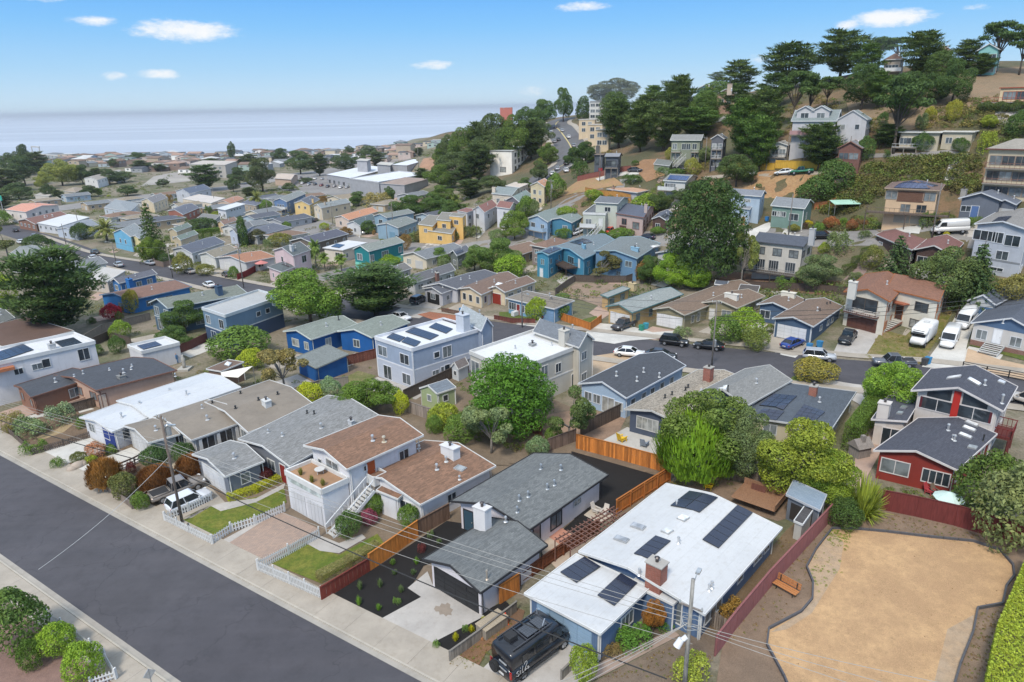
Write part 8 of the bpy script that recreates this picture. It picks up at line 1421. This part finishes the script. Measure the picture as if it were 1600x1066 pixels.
wire('pale service drop crossing the near street',up(Lp,7.2)+Vector((0,0,0)),at(60,890,4.5),.5,.022,(.45,.45,.44))
hb=[b for b in ALLBLOCKS][0]
for k,(a,b)in enumerate([('s4','s5'),('s5','s6'),('s3','s2'),('s8','s21'),('s11','s10')]):wire(f'thin cable between distant street poles, span {("by the brown roofed blue house", "along the left street", "over the second street", "over the cul de sac", "along the third street")[k]}',POLES[a]['top'],POLES[b]['top'],.8,.03,(.12,.12,.12))
s2=POLES['s2']['top']
for k,z in enumerate((0,-.7,-1.3)):wire(f'cable along the second street to the right, {("top", "middle", "low")[k]}',s2+Vector((0,0,z-1.6)),Vector(at(1680,470,2))+Vector((0,0,z+2)),1.0,.035,(.05,.05,.05));wire(f'cable along the second street to the left, {("top", "middle", "low")[k]}',s2+Vector((0,0,z-1.6)),POLES['s3']['top']+Vector((0,0,z)),.9,.03,(.08,.08,.08))
# yards: things standing in them
def thing(name,label,cat,px,py,rz=0,group=None):return empty(name,tuple(at(px,py)),rz,label,cat,group)
b=thing('park_bench','orange timber bench on steel feet beside the pink fence','bench',1227,926,math.radians(-52));ow=mat('wood',(.48,.20,.07));b.scale=(1.15,)*3
for i in range(3):mb=MB();mb.box(-.85,.85,-.28+i*.2,-.12+i*.2,.42,.46);mb.build('seat_slat',ow,b)
for i in range(3):mb=MB();mb.box(-.85,.85,.32+i*.03,.35+i*.03,.52+i*.16,.65+i*.16);mb.build('back_slat',ow,b)
for x in(-.6,.6):mb=MB();mb.box(x-.03,x+.03,-.25,.33,.36,.42);mb.box(x-.03,x+.03,-.2,-.14,0,.4);mb.box(x-.03,x+.03,.28,.36,0,.95);mb.build('leg',mat('metal',(.08,.08,.08)),b)
ed=empty('playground_edging',g3(*px2([(1260,888)])[0]),0,'dark grey plastic edging boards curving round the bark playground','edging');eo=Vector(ed.location);em=mat('plain',(.085,.085,.095))
for run in(PARK[20:]+PARK[:17],PARK[17:20]if False else[(1527,953),(1520,990),(1500,1040),(1490,1075)]):
 P_=[Vector(g3(*q))for q in px2(run)]
 for a,c in zip(P_[:-1],P_[1:]):
  if(c-a).length>14:continue
  n=max(1,round((c-a).length/1.3))
  for i in range(n):p,q=a.lerp(c,i/n+.006),a.lerp(c,(i+.99)/n);mb=MB();mb.beam(p+Vector((0,0,.3))-eo,q+Vector((0,0,.3))-eo,.13,.42);mb.build('board',em,ed)
d_=thing('timber_deck','raised brown timber deck with railings behind the white roofed house','deck',1184,790,math.radians(-40));d_.scale=(.8,.8,.62);wm=mat('wood',(.30,.16,.09))
for i in range(14):mb=MB();mb.box(-2.6,2.6,-2+i*.29,-1.74+i*.29,1.5,1.56);mb.build('plank',wm,d_)
for(x0,x1,y0,y1,nm)in((2.5,2.62,-2,2.06,1),(-2.6,2.6,1.98,2.06,2)):
 mb=MB();mb.box(x0,x1,y0,y1,2.45,2.55);mb.box(x0+.03,x1-.03,y0,y1,1.6,2.42);mb.build('deck_side',wm,d_)
mb=MB();mb.box(-1.4,.3,1.2,1.28,1.56,2.6);mb.build('privacy_panel',mat('wood',(.16,.06,.04)),d_);
pg=empty('lattice_pergola',tuple(at(920,845)),0,'brown slatted pergola beside the white roofed house','pergola');po=Vector(pg.location);q0,q1=Vector(at(880,850,2.3)),Vector(at(972,795,2.3));q1.z=q0.z;dd=(q1-q0).normalized();sdv=Vector((dd.y,-dd.x,0));pm=mat('wood',(.20,.10,.075));L=(q1-q0).length
for i in range(5):mb=MB();a=q0+sdv*(i*.45-.9)-po;mb.beam(a,a+dd*L,.07,.12);mb.build('beam',pm,pg)
for i in range(int(L/.5)):mb=MB();a=q0+dd*(i*.5+.1)-sdv*1.1-po+Vector((0,0,.08));mb.beam(a,a+sdv*2.2,.06,.07);mb.build('slat',pm,pg)
mb=MB()
for t in(0,.5,1):
 for s_ in(-.9,.9):p=q0+dd*(L*t)+sdv*s_-po;mb.beam((p.x,p.y,-.2),(p.x,p.y,p.z-.1),.1,.1,(1,0,0))
mb.build('posts',pm,pg)
def chair(label,px,py,rz,c,s=1.0):
 r=thing('garden_chair',label,'chair',px,py,rz);m=mat('paint',c);mb=MB();mb.hexa([(-.3,-.3,.3),(.3,-.3,.3),(.3,.3,.22),(-.3,.3,.22)],[(-.3,-.3,.36),(.3,-.3,.36),(.3,.3,.28),(-.3,.3,.28)]);mb.build('seat',m,r)
 mb=MB();mb.hexa([(-.3,.26,.25),(.3,.26,.25),(.3,.34,.25),(-.3,.34,.25)],[(-.24,.55,1.0),(.24,.55,1.0),(.24,.6,1.0),(-.24,.6,1.0)]);mb.build('backrest',m,r)
 for x in(-.28,.28):
  for y in(-.26,.28):mb=MB();mb.box(x-.03,x+.03,y-.03,y+.03,0,.5);mb.build('leg',m,r)
  mb=MB();mb.box(x-.06,x+.06,-.36,.4,.5,.54);mb.build('armrest',m,r)
 r.scale=(s,)*3
chair('yellow garden chair on the concrete yard of the dark slate house',972,690,2.2,(.72,.46,.02),1.25);chair('grey blue garden chair right of the yellow one',1007,698,2.5,(.22,.26,.32),1.2);chair('yellow chair at the low railing behind the white roof',1108,764,1.0,(.75,.5,.02));chair('red garden chair below the red wall',1452,772,.5,(.40,.05,.06));chair('brown garden chair right of the red one',1462,774,.3,(.16,.12,.09));chair('yellow chair on the porch of the taupe roofed house',345,694,1.2,(.75,.48,.02),1.2);chair('white lounge chair on the small patio, left one',932,802,.8,(.55,.5,.45));chair('white lounge chair on the small patio, right one',944,806,-.6,(.55,.5,.45))
for lab,px,py,rz,s in[('low white table on the roof deck of the white house',0,0,0,1)]:
 bl=[b for b in ALLBLOCKS if abs(b['h']-3.75)<.01][0];p=bl['P'](bl['W']*.45,bl['D']*.7,bl['z']+.15);r=empty('deck_table',p,0,lab,'table');mb=MB();mb.cyl((0,0,.45),(0,0,.5),.5,.5,12);mb.build('table_top',mat('paint',WHITE),r)
 for t in(0,2.1,4.2):mb=MB();mb.cyl((.35*math.cos(t),.35*math.sin(t),0),(.3*math.cos(t),.3*math.sin(t),.46),.03,.03,5);mb.build('leg',mat('paint',WHITE),r)
 for i,(fu,fv)in enumerate(((.25,.25),(.6,.2),(.82,.3))):
  p=bl['P'](bl['W']*fu,bl['D']*fv,bl['z']+.12);r=tree('grassy',f'{("left", "middle", "right")[i]} potted grass on the roof deck',0,0,0,0,(.20,.19,.07),xy=(p[0],p[1]),h=.9,w=.7);r.location.z=p[2]
tc_=thing('traffic_cone','orange and white traffic cone by the timber chest','cone',790,974);mb=MB();mb.box(-.2,.2,-.2,.2,0,.05);mb.cyl((0,0,.05),(0,0,.75),.15,.03,12);mb.build('cone',mat('paint',(.75,.06,.02)),tc_);mb=MB();mb.cyl((0,0,.35),(0,0,.52),.1,.075,12);mb.build('band',mat('paint',WHITE),tc_);tc_.scale=(1.3,)*3
bx=thing('timber_chest','large weathered grey timber chest beside the low fence','chest',769,984,math.radians(44));mb=MB();mb.box(-1.1,1.1,-.55,.55,0,.85);mb.build('chest_body',mat('wood',(.30,.265,.22)),bx);mb=MB();mb.box(-1.15,1.15,-.6,.6,.85,.92);mb.build('lid',mat('wood',(.40,.33,.24)),bx)
for i in range(9):r=thing('firewood_log','split firewood log in the small pile by the timber chest','log',748+(i%3)*3,998-(i//3)*2,i*.7,'firewood logs by the timber chest');r.location.z+=(i//3)*.16;mb=MB();mb.cyl((-.22,0,.1),(.22,0,.1),.1,.09,7);mb.build('log',mat('wood',(.42,.2,.09)),r)
sg=thing('street_sign','back of a grey diamond shaped street sign on a post','sign',241,1085,.9);mb=MB();mb.cyl((0,0,0),(0,0,2.2),.035,.035,8);mb.build('post',mat('metal',(.4,.42,.43)),sg);mb=MB();mb.hexa([(0,-.02,1.35),(.42,-.02,1.77),(.42,.02,1.77),(0,.02,1.35)],[(-.42,-.02,1.77),(0,-.02,2.19),(0,.02,2.19),(-.42,.02,1.77)]);mb.build('sign_plate',mat('metal',(.55,.57,.58)),sg)
sf=thing('shade_sail','cream shade sail stretched over the rear patio','sail',380,590);so=Vector(sf.location);cs=[Vector(at(*p))-so for p in((345,582,2.6),(395,572,3.2),(372,590,2.3),(346,588,2.6))];mb=MB();mb.hexa([c-Vector((0,0,.03))for c in cs][::-1],cs[::-1]);mb.build('canopy',mat('paint',(.78,.74,.66)),sf);mb=MB();mb.cyl((cs[2].x,cs[2].y,-.3),cs[2],.05,.05,6);mb.cyl((cs[1].x,cs[1].y,-.3),cs[1],.05,.05,6);mb.build('posts',mat('metal',(.3,.3,.3)),sf)
st=thing('statue','pale grey standing garden statue on a square plinth','statue',289,578);sm=mat('concrete',(.42,.41,.38));mb=MB();mb.box(-.9,.9,-.9,.9,0,.35);mb.build('plinth',sm,st);mb=MB();mb.loft([[(r*math.cos(t),r*.8*math.sin(t),z)for t in np.linspace(0,5.6,9)]for z,r in((.35,.3),(.9,.26),(1.5,.3),(1.9,.34),(2.15,.14),(2.3,.16),(2.45,.15),(2.55,.05))]);mb.build('figure',sm,st,True)
pr=thing('person','person in blue standing by the red garden fence','person',277,568);mb=MB()
for s_ in(-1,1):mb.loft([[(s_*.1+r*math.cos(t),r*math.sin(t),z)for t in np.linspace(0,5.5,8)]for z,r in((0,.07),(.45,.075),(.85,.1))])
mb.loft([[(a*math.cos(t),c*math.sin(t),z)for t in np.linspace(0,5.6,10)]for z,a,c in((.8,.17,.12),(1.0,.17,.12),(1.2,.19,.13),(1.4,.21,.12),(1.48,.08,.07))])
for s_ in(-1,1):mb.tube([Vector((s_*.22,0,1.4)),Vector((s_*.28,.02,1.1)),Vector((s_*.26,-.1,.85))],.045,7)
bo=mb.build('clothed_body',mat('paint',(.06,.14,.27)),pr,True);mb=MB();mb.loft([[(r*math.cos(t),r*math.sin(t)*1.1,z)for t in np.linspace(0,5.6,9)]for z,r in((1.46,.05),(1.53,.08),(1.62,.1),(1.7,.09),(1.76,.03))]);mb.build('head',mat('paint',(.45,.28,.2)),pr,True)
fh=thing('playhouse','small weathered grey wooden playhouse left of the red house','playhouse',1342,712,.3);fm=mat('wood',(.26,.23,.21));mb=MB();mb.box(-.8,.8,-.7,.7,0,1.3);mb.build('wall',fm,fh);mb=MB();mb.hexa([(-1,-.9,1.25),(1,-.9,1.25),(1,.9,1.25),(-1,.9,1.25)],[(-1,-.05,2.1),(1,-.05,2.1),(1,.05,2.1),(-1,.05,2.1)]);mb.build('roof',fm,fh);mb=MB();mb.box(-.2,.2,-.4,0,1.6,2.5);mb.build('chimney',fm,fh)
pa=thing('garden_parasol','closed pale mint parasol behind the maroon fence','parasol',1478,800);mb=MB();mb.cyl((0,0,1.5),(0,0,2.1),1.3,.05,10);mb.build('canopy',mat('paint',(.55,.70,.66)),pa);mb=MB();mb.cyl((0,0,0),(0,0,2.2),.04,.04,6);mb.build('pole',mat('metal',(.5,.5,.5)),pa)
pa=thing('garden_parasol','open pink parasol on the pink house terrace','parasol',410,424);mb=MB();mb.cyl((0,0,2.2),(0,0,2.9),1.7,.05,10);mb.build('canopy',mat('paint',(.55,.20,.18)),pa);mb=MB();mb.cyl((0,0,0),(0,0,2.9),.04,.04,6);mb.build('pole',mat('metal',(.5,.5,.5)),pa)
pa=thing('market_awning','pale green awning roof over the wide deck','awning',1318,334);mb=MB();mb.hexa([(-3,-1.5,2.3),(3,-1.5,2.3),(3,1.5,2.9),(-3,1.5,2.9)],[(-3,-1.5,2.36),(3,-1.5,2.36),(3,1.5,2.96),(-3,1.5,2.96)]);mb.build('canopy',mat('paint',(.36,.58,.47)),pa);mb=MB()
for x in(-2.8,2.8):
 for y in(-1.4,1.4):mb.cyl((x,y,-1),(x,y,2.5),.06,.06,6)
mb.build('posts',mat('metal',(.4,.4,.4)),pa)
for i,(px,py,s)in enumerate([(112,735,.9),(122,730,1.3),(130,726,1.0)]):
 r=thing('boulder',f'{("left", "long middle", "right")[i]} pale boulder between the white drives','boulder',px,py,i);mb=MB();mb.loft([[(r_*s*math.cos(t)*(1+.2*math.sin(3*t+i)),r_*s*.7*math.sin(t),z*s)for t in np.linspace(0,5.6,9)]for z,r_ in((-.1,.6),(.2,.65),(.4,.5),(.52,.2))]);mb.build('rock',mat('concrete',(.40,.33,.27)),r,True)
wt=thing('fire_hydrant','white fire hydrant on the mowed corner of the cul de sac','hydrant',562,372);mb=MB();mb.cyl((0,0,0),(0,0,.7),.14,.12,10);mb.cyl((0,0,.7),(0,0,.85),.13,.03,10);mb.cyl((-.25,0,.5),(.25,0,.5),.07,.07,8);mb.build('hydrant_body',mat('paint',WHITE),wt)
hs_=thing('highway_sign','teal green highway sign on a tall post at the left edge','sign',6,334,0);mb=MB();mb.cyl((0,0,0),(0,0,7),.2,.16,8);mb.build('post',mat('metal',(.5,.5,.5)),hs_);mb=MB();mb.box(-3.2,.9,-.08,.08,6.2,8.6);mb.build('sign_panel',mat('paint',(.03,.36,.28)),hs_)
p0=Vector(pz(176,250,-8));p1=Vector(pz(46,240,-8));pi_=empty('fishing_pier',(p0.x,p0.y,-8),0,'long grey concrete fishing pier reaching into the sea at the far left','pier');dl=p1-p0;L=dl.length;dn_=dl.normalized();cm_=mat('concrete',(.50,.49,.47));sdv=Vector((dn_.y,-dn_.x,0));mb=MB();mb.beam((0,0,.5),dl+Vector((0,0,.5)),5,.9);mb.build('deck',cm_,pi_)
for i in range(int(L/12)):q=dn_*(i*12+5);mb=MB();mb.cyl(q+sdv*2+Vector((0,0,-12)),q+sdv*2,.5,.5,6);mb.cyl(q-sdv*2+Vector((0,0,-12)),q-sdv*2,.5,.5,6);mb.build('pile_pair',cm_,pi_)
mb=MB();e=dl
for x in(0,26):q=e-dn_*x+sdv*4;mb.beam(q+Vector((0,0,8)),q-Vector((0,0,8)),.9,.9,(1,0,0))
mb.beam(e+sdv*4+Vector((0,0,8.6)),e-dn_*26+sdv*4+Vector((0,0,8.6)),1.4,1.4);mb.build('gantry',cm_,pi_)
# sea haze over the whole place
hb_=MB();hb_.box(-27500,27500,-400,43500,-52,84);hz=hb_.mesh('haze',None,False,False);hm=bpy.data.materials.new('haze');hm.use_nodes=True;nt=hm.node_tree;nt.nodes.remove(nt.nodes['Principled BSDF'])
pv=nt.nodes.new('ShaderNodeVolumePrincipled');pv.inputs['Density'].default_value=0.00008;pv.inputs['Color'].default_value=(.93,.96,1,1);pv.inputs['Anisotropy'].default_value=.2
nt.links.new(pv.outputs[0],nt.nodes['Material Output'].inputs['Volume']);hz.materials.append(hm);ho=link('haze',hz);ho['kind']='stuff'
DUPS={}
for o in bpy.data.objects:
 if o.parent is None and o.get('label'):DUPS.setdefault(o['label'],[]).append(o)
for l,os_ in DUPS.items():
 if len(os_)>1:
  os_.sort(key=lambda o:proj(o.location)[0])
  for i,o in enumerate(os_):o['label']=short(l+', '+('leftmost of its kind there' if i==0 else 'rightmost of its kind there' if i==len(os_)-1 else nth(i)+' from left there'))
